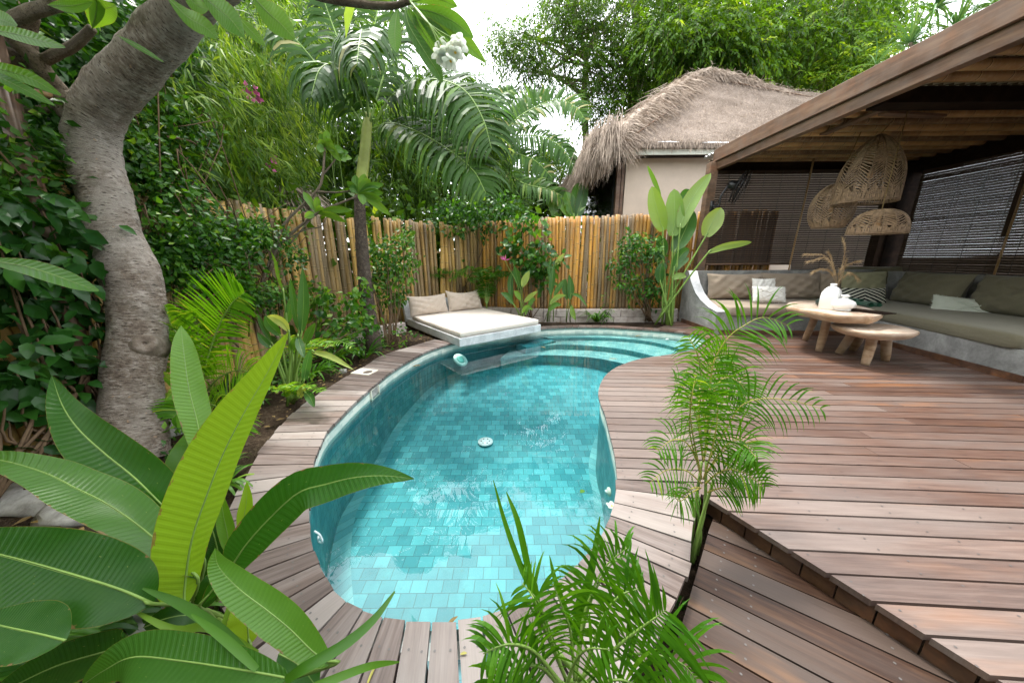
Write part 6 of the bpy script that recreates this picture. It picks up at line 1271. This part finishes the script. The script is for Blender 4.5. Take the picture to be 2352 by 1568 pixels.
# two little palms behind the daybed
for i,(bx,by,bt,lb) in enumerate([(985,692,6.8,'small dark green palm behind the left daybed cushion'),(1118,700,6.75,'small dark green palm right behind the daybed cushions')]):
    p=T(bx,by,bt); t=thing('young_palm',(p[0],p[1],0),lb,'palm','young palms behind the daybed'); rs=np.random.RandomState(80+i); lst=[]
    for k in range(9):
        a=-1.2+2.4*k/8+rs.uniform(-.1,.1); h=rs.uniform(60,88); dx=62*a; lst.append(([(bx,by,bt),(bx+dx*.3,by-h*.65,bt),(bx+dx*.75,by-h,bt-.15),(bx+dx*1.15,by-h*.95+8*abs(a),bt-.25)],.26,24))
    fronds(t,lst,.26,.011,rs,.4,rad=.006,mat='areca',rvb=-.22,seg=4); mb=MB(); limb(mb,[(p[0],p[1],0),p],.02,.012); mb.build('stem',MT['stem'],parent=t)
# areca behind the broad leaves on the left
t=thing('areca_palm',Z(450,960,0),'bright areca palm with stiff fronds between the grey trunk and the ginger clump','palm',GP); rs=np.random.RandomState(75)
fronds(t,[([(462,900,2.55),(472,840,2.5),(498,760,2.45),(530,700,2.4),(562,672,2.4)],.34,40,.15),([(452,905,2.55),(440,850,2.5),(420,790,2.4),(390,740,2.35),(378,700,2.3)],.30,34,.3),([(466,910,2.5),(500,870,2.4),(545,850,2.3),(590,860,2.25)],.26,30,.5),([(455,920,2.5),(425,890,2.4),(395,890,2.35)],.24,26,.4),([(462,930,2.4),(490,930,2.3),(530,960,2.2),(556,1000,2.15)],.24,28,.5),([(450,930,2.4),(420,940,2.3),(395,960,2.25)],.2,24,.5),([(462,900,2.6),(460,830,2.6),(455,760,2.6),(470,700,2.6)],.3,34,.2)],.3,.009,rs,.25,rad=.008,mat='areca',rvb=.2,split=.06,V_=.35,seg=4,irr=.05,up=(.3,-.8,.4),ang=.35)
mb=MB(); b=Z(455,985,-.03); limb(mb,[b,T(460,900,2.55)],.02,.012); mb.build('stem',MT['stem'],parent=t)
# little yellow fern palm and variegated fern by the coping
for i,(bx,by,bt,lb,rvb) in enumerate([(700,845,3.35,'small pale green palm seedling in front of the left fence',.25),(672,915,2.75,'tiny yellow fronded palm touching the coping boards',.4)]):
    p=T(bx,by,bt); t=thing('palm_seedling',(p[0],p[1],-.03),lb,'palm','palm seedlings by the coping'); rs=np.random.RandomState(90+i); lst=[]
    for k in range(6):
        a=-1.3+2.6*k/5+rs.uniform(-.15,.15); h=rs.uniform(40,75)*(1 if i==0 else .5); dx=55*a*(1 if i==0 else .6); lst.append(([(bx,by,bt),(bx+dx*.4,by-h*.7,bt),(bx+dx*1.,by-h,bt-.1),(bx+dx*1.5,by-h*.8,bt-.15)],.16 if i==0 else .09,18))
    fronds(t,lst,.15,.006,rs,.3,rad=.004,mat='areca',rvb=rvb,seg=4)
# ---- areca clump at the step (right of the pool)
t=thing('areca_palm',(.95,1.32,-.2),'bright green areca palm growing in the gap between coping and deck step','palm',GP); rs=np.random.RandomState(76)
q=1.62; lst=[([(1625,1000,1.55),(1634,858,1.5),(1651,807,1.48),(1675,773,1.46),(1702,752,1.44),(1753,729,1.42),(1815,749,1.40)],.16,44,.45),
 ([(1620,1080,1.55),(1634,1046,1.5),(1678,968,1.46),(1705,930,1.44),(1753,915,1.42),(1821,920,1.4),(1893,940,1.38)],.13,40,.6),
 ([(1615,1050,1.58),(1606,950,1.55),(1612,880,1.52),(1600,810,1.5),(1580,770,1.5)],.13,36,.3),
 ([(1615,1060,1.55),(1600,960,1.5),(1570,890,1.48),(1548,880,1.45)],.11,30,.4),
 ([(1618,1050,1.58),(1630,930,1.58),(1660,870,1.58),(1700,880,1.56),(1725,930,1.55)],.13,36,.5),
 ([(1610,1080,1.5),(1580,1020,1.45),(1545,1010,1.4),(1510,1035,1.38)],.12,32,.6),
 ([(1620,1090,1.5),(1660,1030,1.45),(1700,1010,1.42),(1740,1040,1.4)],.13,34,.6),
 ([(1612,1110,1.5),(1575,1080,1.45),(1530,1080,1.4),(1490,1110,1.38)],.10,28,.5),
 ([(1620,1110,1.5),(1660,1080,1.45),(1710,1085,1.4),(1755,1120,1.38)],.11,30,.5),
 ([(1616,1060,1.62),(1640,960,1.64),(1680,900,1.66),(1715,860,1.68)],.12,34,.4),
 ([(1612,1100,1.5),(1590,990,1.44),(1585,920,1.4),(1600,870,1.36)],.12,34,.4),
 ([(1616,1100,1.48),(1640,1010,1.42),(1648,940,1.38),(1640,890,1.34)],.12,34,.4),
 ([(1610,1120,1.5),(1590,1130,1.46),(1560,1150,1.44),(1540,1120,1.42)],.08,20,.4),([(1625,1130,1.5),(1660,1120,1.46),(1700,1130,1.44)],.09,22,.4),
 ([(1620,1000,1.6),(1615,900,1.62),(1640,830,1.64),(1672,800,1.66)],.12,34,.3)]
lst+=[([(a+rs.uniform(-6,6),b+rs.uniform(-12,12),c_+rs.uniform(-.07,.07)) if i else (a,b,c_) for i,(a,b,c_) in enumerate(it[0])],it[1],it[2],it[3]) for it in lst[2::2]]
lst=[(it[0],it[1]*1.35,int(it[2]*.52),it[3]*.9) for it in lst]
fronds(t,lst,.12,.0040,rs,.4,rad=.004,mat='areca',st='stemy',rvb=-.04,split=.03,V_=.42,seg=6,irr=.06,start=.16,ang=.5,up=(-.2,-.8,.55))
mb=MB()
for a,b,c in (((1590,1215,1.62),(1597,1160,1.6),(1612,1060,1.56)),((1600,1240,1.6),(1618,1170,1.58),(1622,1060,1.55)),((1608,1225,1.62),(1600,1150,1.6),(1610,1080,1.56)),((1596,1255,1.58),(1612,1190,1.56),(1640,1100,1.5))):
    p=T(*a); limb(mb,[(p[0],p[1],-.22),p,T(*b),T(*c)],.012,.006,8,16,.05)
mb.build('stems',MT['stem'],parent=t)
# ---- areca clump at the bottom centre
t=thing('areca_palm',(.32,.62,-.2),'areca palm with broad shiny leaflets at the bottom of the picture','palm',GP); rs=np.random.RandomState(77)
lst=[([(1283,1500,.86),(1225,1362,.88),(1194,1314,.9),(1160,1200,.93),(1133,1102,.96)],.05,8,.2),
 ([(1330,1560,.80),(1413,1488,.78),(1460,1450,.77),(1500,1421,.76),(1530,1400,.76)],.16,34,.35),
 ([(1345,1570,.82),(1400,1520,.8),(1480,1500,.78),(1560,1520,.76),(1600,1560,.75)],.14,32,.5),
 ([(1310,1560,.84),(1330,1450,.86),(1345,1370,.88),(1370,1290,.9),(1378,1190,.92)],.09,16,.2),
 ([(1300,1560,.82),(1260,1450,.82),(1235,1380,.82),(1200,1340,.84)],.10,18,.5),
 ([(1320,1560,.84),(1350,1400,.86),(1400,1300,.88),(1450,1270,.9)],.12,24,.7),
 ([(1290,1570,.78),(1230,1500,.76),(1170,1480,.74),(1110,1500,.72)],.11,22,.6),
 ([(1290,1580,.78),(1240,1530,.76),(1180,1540,.74),(1130,1590,.72)],.10,20,.6),
 ([(1335,1570,.82),(1380,1430,.82),(1420,1370,.82),(1470,1350,.82)],.12,24,.5),
 ([(1320,1560,.8),(1310,1450,.8),(1290,1390,.8),(1270,1340,.8)],.11,22,.5),
 ([(1340,1580,.78),(1420,1560,.76),(1480,1580,.74)],.12,24,.5),([(1300,1580,.76),(1320,1520,.74),(1350,1490,.72),(1400,1490,.7)],.1,20,.5)]
lst+=[([(a+rs.uniform(-16,16)*(i>0),b+rs.uniform(-14,14)*(i>0),c_+rs.uniform(-.04,.04)) for i,(a,b,c_) in enumerate(it[0])],it[1],it[2],it[3]) for it in lst[4:8]]
lst=[(it[0],it[1]*1.2,int(it[2]*.5),it[3]*.85) for it in lst[1:3]+lst[4:]]
fronds(t,lst,.11,.0046,rs,.4,rad=.005,mat='areca',st='stem',rvb=-.12,split=.03,V_=.4,seg=6,irr=.08,start=.2,ang=.5,up=(-.1,-.75,.65))
for pp,hw in (([(1283,1500,.86),(1225,1362,.88),(1196,1300,.9),(1160,1200,.93),(1133,1102,.96)],7),([(1225,1362,.88),(1212,1300,.9),(1190,1200,.92),(1163,1129,.95)],8),([(1240,1450,.88),(1232,1380,.9),(1222,1330,.9),(1195,1290,.9)],9),([(1310,1500,.84),(1335,1400,.86),(1362,1290,.88),(1378,1185,.9)],9),([(1330,1480,.84),(1300,1400,.86),(1275,1330,.88),(1262,1275,.9)],6),([(1320,1480,.86),(1322,1400,.88),(1345,1340,.9),(1368,1300,.92)],5)):
    C=spline([T(*p) for p in pp],18); S=nrm(np.cross(nrm(np.gradient(C,axis=0)),nrm(CAM-C))); mb=MB(); ribbon(mb,C,hw*.87/K*np.sin(np.linspace(.25,3.1,18))**.7,S,.45,.35,nrm(CAM-C)[9]); mb.build('blade',MT['areca'],parent=t)
mb=MB()
for a,b in (((1283,1500,.86),(.30,.60)),((1330,1560,.8),(.36,.62)),((1300,1560,.82),(.32,.66)),((1345,1570,.82),(.38,.6)),((1290,1570,.78),(.28,.6))):
    p=T(*a); limb(mb,[(b[0],b[1],-.22),(b[0]*.5+p[0]*.5,b[1]*.5+p[1]*.5,p[2]*.4),p],.011,.007,8,12,.03)
mb.build('stems',MT['stem'],parent=t)
# ================================================================ MORE PLANTS OF THE GARDEN
def leafy(name,label,cat,base,lst,mat,hwk=1.,group=None,stems=True,stemmat='stem',sr=.008,prof=wprof,cup=.2,nu=16,nv_=7,root_j=.04):
    """plant of traced blades; lst = (points, half width px, rv, roll)"""
    t=thing(name,base,label,cat,group); b=np.array(base,float); mb=MB(); rs=np.random.RandomState(len(label)*7)
    for i,it in enumerate(lst):
        pp,hw,rv=it[:3]; roll=it[3] if len(it)>3 else rs.uniform(-.4,.4); bigleaf(pp,hw*hwk*pp[0][2]/K,rv,'leaf',mat,t,roll,cup,.06,nu,nv_,prof=prof,seed=i+int(b[0]*10)+60)
        if stems: a=T(*pp[0]); r=b+rs.normal(0,root_j,3)*[1,1,0]; a2=T(*pp[1]); limb(mb,[r,r*.45+a*.55+[0,0,.03],a,a*.8+a2*.2],sr*1.2,sr*.5,6,10,.05)
    if stems: mb.build('stems',MT[stemmat],parent=t)
    return t
def P3(l,t): return [(x,y,t-.03*i) for i,(x,y) in enumerate(l)]
MT['midleaf']=leafmat('heliconia leaf',[(0,(.02,.075,.02)),(.5,(.04,.14,.025)),(.8,(.12,.26,.03)),(1,(.34,.42,.12))],.42,2.,.33,.5,True,34)
leafy('heliconia_clump','tall heliconia clump with narrow upright leaves beside the left coping','plant',Z(676,922,-.04),[
 (P3([(692,768),(696,720),(697,670),(695,614)],2.95),12,.2,0.),(P3([(686,761),(678,720),(671,670),(667,638)],3.0),7,.45),(P3([(657,746),(664,715),(668,682)],3.05),9,.4),
 (P3([(664,763),(650,742),(630,730),(613,726)],2.9),10,1.,.2),(P3([(644,772),(630,756),(617,742),(609,724)],3.0),11,.5),(P3([(625,790),(612,765),(600,742),(591,719)],3.0),6,.25),(P3([(622,798),(605,782),(591,763)],2.9),8,.3),
 (P3([(671,807),(674,790),(679,772)],2.9),8,.55),(P3([(684,772),(690,797),(699,822)],2.8),9,.3),(P3([(697,877),(704,838),(713,800)],2.75),10,.4),(P3([(699,794),(711,764),(725,741)],2.9),9,.6),
 (P3([(686,913),(694,897),(701,880)],2.65),9,1.),(P3([(651,671),(640,638),(633,603),(622,576)],3.0),4,.75,.6),(P3([(714,807),(758,818),(813,849)],2.8),7,1.,.1),(P3([(700,900),(712,912),(722,935)],2.6),10,.3)],MT['midleaf'],sr=.011)
rs=np.random.RandomState(101)
def bushy(name,label,cat,loc,poly,n,mode,a,b,L,asp,mat,per=8,r=.09,rvb=0.,seed=1,group=None,stemfrom=None,hi=True,droop=.5,cut=-.3,nst=7):
    rs=np.random.RandomState(seed); t=thing(name,loc,label,cat,group); C=samp(poly,n,mode,a,b,rs,cut,.02); mb=MB(); cloud_leaves(mb,C,r,per,L,asp,rs,droop,.6,rvb,.8,hi,.3,.2,.6,.7); mb.build('foliage',MT[mat],parent=t)
    mb=MB(); l0=np.array(loc,float)
    for k in range(0,len(C),nst): limb(mb,[l0+rs.normal(0,.05,3)*[1,1,0],l0*.5+C[k]*.5+rs.normal(0,.05,3),C[k]],.010,.003,5,9)
    mb.build('stems',MT['twig'],parent=t); return t
bushy('vine_shrub','light green heart leaved scrambling shrub at the left fence foot','shrub',(-2.6,3.7,0),[(715,640),(740,660),(770,720),(835,640),(850,660),(800,720),(850,700),(850,760),(800,790),(740,760),(715,700)],95,'t',4.0,4.6,.085,.75,'shrub',6,.07,.22,2)
bushy('leafy_bush','leafy green bush on thin stems in front of the fence left of the daybed','shrub',Z(898,790,0),[(833,650),(842,600),(855,545),(880,535),(905,560),(930,518),(945,530),(940,570),(968,585),(950,620),(955,660),(938,690),(905,700),(883,720),(850,690)],125,'t',4.9,5.4,.085,.55,'shrub',9,.09,.12,3)
bushy('glossy_climber','glossy heart leaved climber on the golden fence behind the heliconias','climber',(.35,6.45,0),[(1177,511),(1208,494),(1235,514),(1269,548),(1252,579),(1290,589),(1280,613),(1252,651),(1208,657),(1195,610),(1170,606),(1143,576),(1150,555),(1180,550)],75,'y',6.25,6.55,.135,.75,'shrub',6,.10,.05,4)
bushy('variegated_bush','dense small leaved bush with yellowing leaves in front of the golden fence at right','shrub',(2.72,6.3,0),[(1440,525),(1455,505),(1471,534),(1509,524),(1519,572),(1509,651),(1495,712),(1457,705),(1451,664),(1410,657),(1403,589),(1430,562)],115,'y',6.05,6.45,.09,.55,'shrub',9,.09,.0,5)
bushy('small_fern_bush','tiny dark feathery shrub at the far coping','shrub',Z(1387,738,0),[(1378,735),(1380,690),(1388,675),(1398,690),(1402,735)],14,'y',6.1,6.3,.05,.35,'shrub',10,.05,-.05,6)
bushy('low_seedlings','small green seedlings at the foot of the leafy bush','shrub',Z(905,795,-.02),[(880,800),(930,745),(960,770),(930,800)],10,'t',4.6,4.9,.06,.6,'shrub',6,.05,.15,7)
bprof=lambda u:math.sin(math.pi*min(max(u*.94+.06,0),1))**.55
leafy('banana_clump','tall bird of paradise clump with upright paddle leaves beside the pavilion post','plant',Z(1527,745,-.0),[
 (P3([(1523,530),(1514,500),(1505,465),(1497,428)],5.9),18,.85,0),(P3([(1545,542),(1550,510),(1549,470),(1548,434)],5.9),20,.82,0.),(P3([(1562,523),(1575,485),(1600,440),(1633,398)],5.8),17,.85,.1),(P3([(1550,580),(1566,545),(1580,512),(1587,480)],6.0),21,.4,.2),
 (P3([(1566,468),(1576,448),(1586,436)],6.1),13,.35),(P3([(1517,450),(1503,415),(1487,380)],6.0),5,.7,.3),(P3([(1621,543),(1632,520),(1643,500),(1656,477)],5.6),20,.9,0),(P3([(1548,617),(1558,595),(1570,580),(1583,571)],5.9),12,.45),(P3([(1548,622),(1560,605),(1582,592)],5.9),11,.4),
 (P3([(1545,640),(1560,634),(1577,635)],5.8),8,.85),(P3([(1517,648),(1516,625),(1521,603)],5.9),11,.35),(P3([(1627,580),(1660,568),(1695,561),(1727,556)],5.3),8,.88,.2),(P3([(1510,600),(1520,570),(1515,540)],6.1),14,.45)],MT['midleaf'],sr=.017,prof=bprof,root_j=.09)
GH='young heliconias along the far block wall'
leafy('heliconia_plant','light green heliconia with a pink flower in front of the glossy climber','plant',Z(1200,742,0),[(P3([(1196,665),(1188,635),(1181,608)],6.0),8,.5),(P3([(1199,660),(1207,640),(1216,622)],5.9),8,.95),(P3([(1203,695),(1218,680),(1236,668)],5.9),6,.95),(P3([(1196,690),(1188,675),(1180,668)],5.9),6,.8),(P3([(1198,720),(1210,705),(1225,712)],5.8),5,.8),(P3([(1205,725),(1222,690),(1230,690)],5.8),5,.6),(P3([(1180,700),(1165,680),(1150,672)],6.0),7,.4),(P3([(1175,690),(1172,650),(1178,620)],6.1),7,.25)],MT['midleaf'],group=GH)
c=T(1160,598,6.0); mb=MB(); rs=np.random.RandomState(9)
for k in range(6): leaves(mb,np.array([c]),nrm(np.array([[rs.uniform(-.8,.8),-.2,rs.uniform(.2,1)]])),np.array([[0,-1,0.2]]),.11,.16,np.array([rs.rand()]))
ft=thing('heliconia_flower',Z(1200,742,0),'pink and yellow spiky flower on a long stalk in front of the golden fence','flower'); mb.build('bract',MT['pink'],parent=ft); mb=MB(); limb(mb,[Z(1200,742,0),T(1190,660,6.0),T(1168,615,6.0),c],.006,.004,5,12,.05); mb.build('stalk',MT['stem'],parent=ft)
leafy('heliconia_plant','heliconia with long dark leaves right of the glossy climber','plant',Z(1259,738,0),[(P3([(1264,680),(1268,645),(1273,606)],6.),7,.4),(P3([(1272,680),(1285,658),(1298,640)],6.),6,.55),(P3([(1262,700),(1280,682),(1300,678)],5.9),6,.9),(P3([(1260,715),(1275,700),(1290,700)],5.9),6,.7),(P3([(1268,660),(1262,620),(1266,590)],6.1),6,.5),(P3([(1275,610),(1285,596),(1297,582)],6.1),6,.95)],MT['midleaf'],group=GH)
leafy('heliconia_plant','heliconia standing alone with three tall leaves left of the long bladed tuft','plant',Z(1306,740,0),[(P3([(1309,690),(1311,660),(1307,630)],6.05),8,.3),(P3([(1303,690),(1297,660),(1300,640)],6.1),7,.4),(P3([(1312,700),(1316,720),(1322,735)],6.),6,.85),(P3([(1312,675),(1330,680),(1350,705)],6.),4,.6)],MT['midleaf'],group=GH)
# banana plant by the hut corner
leafy('banana_plant','banana leaves below the shaggy thatch corner of the hut','plant',(1.5,8.0,0),[(P3([(1325,500),(1335,460),(1345,410)],8.),14,.3),(P3([(1320,500),(1310,470),(1300,440)],8.),16,.6),(P3([(1318,500),(1325,450),(1330,420)],8.),15,.45),(P3([(1312,500),(1295,470),(1288,455)],8.),13,.75),(P3([(1275,500),(1268,460),(1262,430)],8.2),12,.6)],MT['midleaf'],sr=.03,prof=bprof)
# gnarled vine stems in the fence corner and the climber above
t=thing('gnarled_vine',Z(1055,712,.0),'gnarled twisting vine stems in the dark corner of the fence','vine'); rs=np.random.RandomState(12)
for k in range(9):
    x0=1048+rs.uniform(-14,16); pts=[]
    for j in range(7): pts.append((x0+rs.uniform(-13,13)+j*rs.uniform(-3,6),712-j*30+rs.uniform(-5,5),6.95+rs.uniform(-.08,.08)))
    if k>6: pts=[(1050,700,6.9),(1072,650,6.85),(1092,610,6.85),(1110,570,6.85)]
    mb=MB(); limb(mb,[T(*p) for p in pts],.026 if k<5 else .012,.010,7,26,.2); mb.build('stem',MT['twig'],parent=t)
mb=MB(); C=samp([(1045,560),(1080,560),(1080,640),(1050,640)],9,'t',6.8,7.0,rs); cloud_leaves(mb,C,.1,7,.08,.6,rs,.4,.6,.0,.8,True); C=samp([(990,470),(1180,460),(1200,500),(1120,535),(1060,540),(1000,520)],110,'y',6.6,7.4,rs); cloud_leaves(mb,C,.14,16,.09,.6,rs,.5,.6,-.08,.8,False); mb.build('foliage',MT['shrub'],parent=t)
# young frangipani in the middle distance
t=thing('young_frangipani',(-2.35,3.4,0),'young frangipani with thin bare branches and leaf rosettes in front of the left fence','tree'); tq=3.75
mb=MB()
for pp,r0 in (([(600,700),(620,600),(640,543),(662,503),(726,441),(741,402),(746,340)],.02),([(726,441),(772,442),(806,438)],.012),([(620,620),(644,560),(728,490),(768,472),(818,452)],.018),([(728,490),(716,500),(666,560)],.012),([(650,555),(700,528),(738,520),(750,499)],.008),([(741,402),(760,380),(775,360)],.01)):
    limb(mb,[(-2.35,3.4,0)] + [T(*q,tq) for q in pp] if pp[0]==(600,700) else [T(*q,tq) for q in pp],r0,r0*.6,8,20,.08)
mb.build('branches',MT['barkthin'],parent=t)
def rosette(node,tips,hw,tq,rvs=(.35,.9)):
    for i,q in enumerate(tips):
        m=((node[0]+q[0])/2+rs.uniform(-3,3),(node[1]+q[1])/2-rs.uniform(1,7)); bigleaf([(node[0],node[1],tq),(m[0],m[1],tq-.03),(q[0],q[1],tq-.05)],hw*tq/K,rs.uniform(*rvs),'leaf',MT['frangi'],t,rs.uniform(-.7,.7),.2,.05,12,5,prof=fprof,seed=i+80)
rosette((822,446),[(880,424),(880,444),(880,460),(897,494),(816,402),(838,400),(796,419),(850,412),(870,432),(802,432),(834,470)],9,tq)
rosette((726,490),[(697,441),(728,452),(743,477),(807,483),(796,510),(700,500)],8,tq); rosette((746,338),[(742,308),(760,320),(772,345),(790,350),(752,300),(730,330),(735,350),(783,370)],9,tq); rosette((775,360),[(800,350),(795,372),(770,335),(808,365)],8,tq)
# leaning grey post and beam at the far left
t=thing('leaning_post',(-3.0,1.9,0),'leaning grey timber post behind the frangipani trunk','post'); a=X(8,195,-3.05);b=X(78,440,-2.98); mb=MB(); d=nrm(a-b); beam(mb,b-d*(b[2]+.05)/d[2],a+d*.5,.07,.07,(0,1,0)); mb.build('post_shaft',MT['timber'],parent=t); mb=MB(); beam(mb,a+[.04,-.3,-.03],a+[.04,.25,.02],.04,.03); mb.build('bamboo_bar',MT['batten'],parent=t)
# stones
def rock(px,py,s,label,seed,flat=.6,z=-.05,name='rock',mat='stone',group='stones on the soil'):
    c=Z(px,py,z); mb=MB();V=[];n=18;m=12;sx,sy,sz=s
    for i in range(m+1):
        for j in range(n):
            th=math.pi*i/m;ph=2*math.pi*j/n; p=np.array([math.sin(th)*math.cos(ph),math.sin(th)*math.sin(ph),math.cos(th)]); p=np.sign(p)*np.abs(p)**.75
            k=1+.22*mnoise.noise(Vector(tuple(p*1.6+seed)))+.1*mnoise.noise(Vector(tuple(p*5+seed))); V.append(c+p*k*np.array([sx,sy,sz*flat]))
    mb.add(V,[(i*n+j,i*n+(j+1)%n,i*n+n+(j+1)%n,i*n+n+j) for i in range(m) for j in range(n)]); return tag(mb.build(name,MT[mat],loc=c),label,'stone',group)
rock(70,1140,(.42,.16,.10),'long flat grey stone behind the ginger leaves at the left edge',1); rock(200,1165,(.2,.13,.09),'grey stone right of the long flat stone under the dark leaf',2); rock(395,985,(.16,.2,.08),'pale flat stone at the right foot of the grey trunk',3); rock(788,853,(.045,.04,.05),'small brown stone beside the skimmer cover',4); rock(250,1020,(.2,.12,.08),'rough stone at the left foot of the grey trunk',5)
rock(60,1400,(.16,.1,.05),'speckled broken stone under the widest leaf',6); rock(300,1420,(.12,.1,.05),'speckled stone between the lily blades',7); rock(660,905,(.05,.04,.04),'small stone at the foot of the heliconia clump',8)
# leaf litter on the beds
rs=np.random.RandomState(33); P=[]
while len(P)<1500:
    q=np.array([rs.uniform(-3,1.2),rs.uniform(.5,7)]); 
    dmin=np.min(np.linalg.norm(LP[::4]-q,axis=1)); ins=inpoly([tuple(p) for p in OO[::10]]+[tuple(p) for p in FO[::10]],np.array([q[0]]),np.array([q[1]]))[0]
    if dmin>.5 and not ins and (q[0]<-.9 or q[1]>6.1): P.append([*q,-.035+rs.uniform(0,.012)])
P=np.array(P); mb=MB(); leaves(mb,P,np.c_[rs.normal(0,1,(1500,2)),rs.normal(0,.1,1500)],np.array([0,0,1.])+rs.normal(0,.3,(1500,3)),rs.uniform(.02,.07,1500),.35,rs.rand(1500),.3); tag(mb.build('leaf_litter',MT['dryleaf'],loc=(-2,3,0)),'dry fallen leaves scattered over the soil beds','litter',kind='stuff')
# low weeds covering the beds along the fences
mb=MB(); C=[]
while len(C)<150:
    q=np.array([rs.uniform(-2.95,-1.95),rs.uniform(1.6,5.6)]); 
    if np.min(np.linalg.norm(LP[::4]-q,axis=1))>.68: C.append([*q,rs.uniform(0,.14)])
cloud_leaves(mb,np.array(C),.09,14,.05,.5,rs,.2,.8,.05,.8,False); tag(mb.build('ground_cover',MT['shrub'],loc=(-2,3,0)),'low green weeds covering the bed along the left fence','ground cover',kind='stuff')
# ivy sprig in the soil gap by the lower deck
c=Z(1562,1420,-.2); t=thing('ivy_sprig',c,'small dark ivy sprig in the gap beside the lower deck','plant'); mb=MB(); cloud_leaves(mb,np.array([c+[0,0,.03],Z(1556,1390,-.18),Z(1573,1395,-.18),Z(1545,1450,-.2)]),.035,6,.04,.7,rs,.2,.8,-.1,.5,True); mb.build('foliage',MT['shrub'],parent=t); mb=MB(); limb(mb,[c-[0,0,.05],c+[0,.02,.03],Z(1570,1370,-.15)],.003,.002,4,6); mb.build('stem',MT['twig'],parent=t)
# foliage close behind the fences, and an unseen strip added to block sky light
def wallleaf(pts,zr,n,L,label,seed,name='hedge',rvb=-.15):
    rs=np.random.RandomState(seed); P=np.array(pts,float); d=np.concatenate([[0],np.cumsum(np.linalg.norm(np.diff(P,axis=0),axis=1))]); s=rs.uniform(0,d[-1],n); C=np.c_[np.interp(s,d,P[:,0]),np.interp(s,d,P[:,1]),rs.uniform(*zr,n)]+rs.normal(0,.12,(n,3)); mb=MB(); cloud_leaves(mb,C,L*1.5,10,L,.6,rs,.4,.5,rvb,.9,False,.3,.2,.5,.3); return tag(mb.build(name,MT['tree'],loc=(*P[0],0)),label,'hedge')
wallleaf([(-3.7,-.5),(-3.75,4.4),(-3.3,6.2),(-2.,7.4),(-.6,7.9),(1.6,7.6)],(.1,2.0),900,.2,'dark hedge standing right behind the bamboo fences',1)
wallleaf([(-3.2,-.6),(-2.5,-2.6),(2,-3.),(8,-2.6)],(.1,3.6),1100,.3,'unseen hedge added behind the viewer to block sky light',2)
# ================================================================ LIGHT
w=bpy.data.worlds.new('World'); scene.world=w; w.use_nodes=True; nt=w.node_tree; nt.nodes.clear(); N=NT(nt)
SE,SR=math.radians(66),math.radians(-35)
sky=N.n('ShaderNodeTexSky',sky_type='NISHITA',sun_disc=False,sun_elevation=SE,sun_rotation=SR,air_density=1.,dust_density=2.,ozone_density=1.)
tc=N.n('ShaderNodeTexCoord'); cl=noise(N,tc.outputs['Generated'],2.2,6,.6,.3)
cloud=ramp(N,cl,[(.3,(14.5,15.,15.8)),(.7,(19.5,19.8,20.2))])
mx=mix(N,.86,sky.outputs[0],cloud)
bg=N.n('ShaderNodeBackground'); bg.inputs[1].default_value=.10; N.l(mx,bg.inputs[0]); o_=N.n('ShaderNodeOutputWorld'); N.l(bg.outputs[0],o_.inputs[0])
sd=bpy.data.lights.new('sun','SUN'); sd.energy=2.2; sd.angle=math.radians(9); sd.color=(1,.96,.9); so=bpy.data.objects.new('sun',sd); COL.objects.link(so)
# sun direction: from far end, slightly left, high
sv=Vector((math.sin(SR)*math.cos(SE),math.cos(SR)*math.cos(SE),math.sin(SE))); so.rotation_euler=sv.to_track_quat('Z','Y').to_euler(); so.location=(0,0,12)
vs=scene.view_settings; scene.display_settings.display_device='sRGB'; vs.view_transform='Standard'; vs.look='None'; vs.gamma=1; vs.use_curve_mapping=False; vs.exposure=1.4
scene.render.engine='CYCLES'; c=scene.cycles; c.max_bounces=10; c.diffuse_bounces=4; c.glossy_bounces=3; c.transmission_bounces=4; c.transparent_max_bounces=12; c.sample_clamp_indirect=12
scene.render.resolution_x=1024; scene.render.resolution_y=682
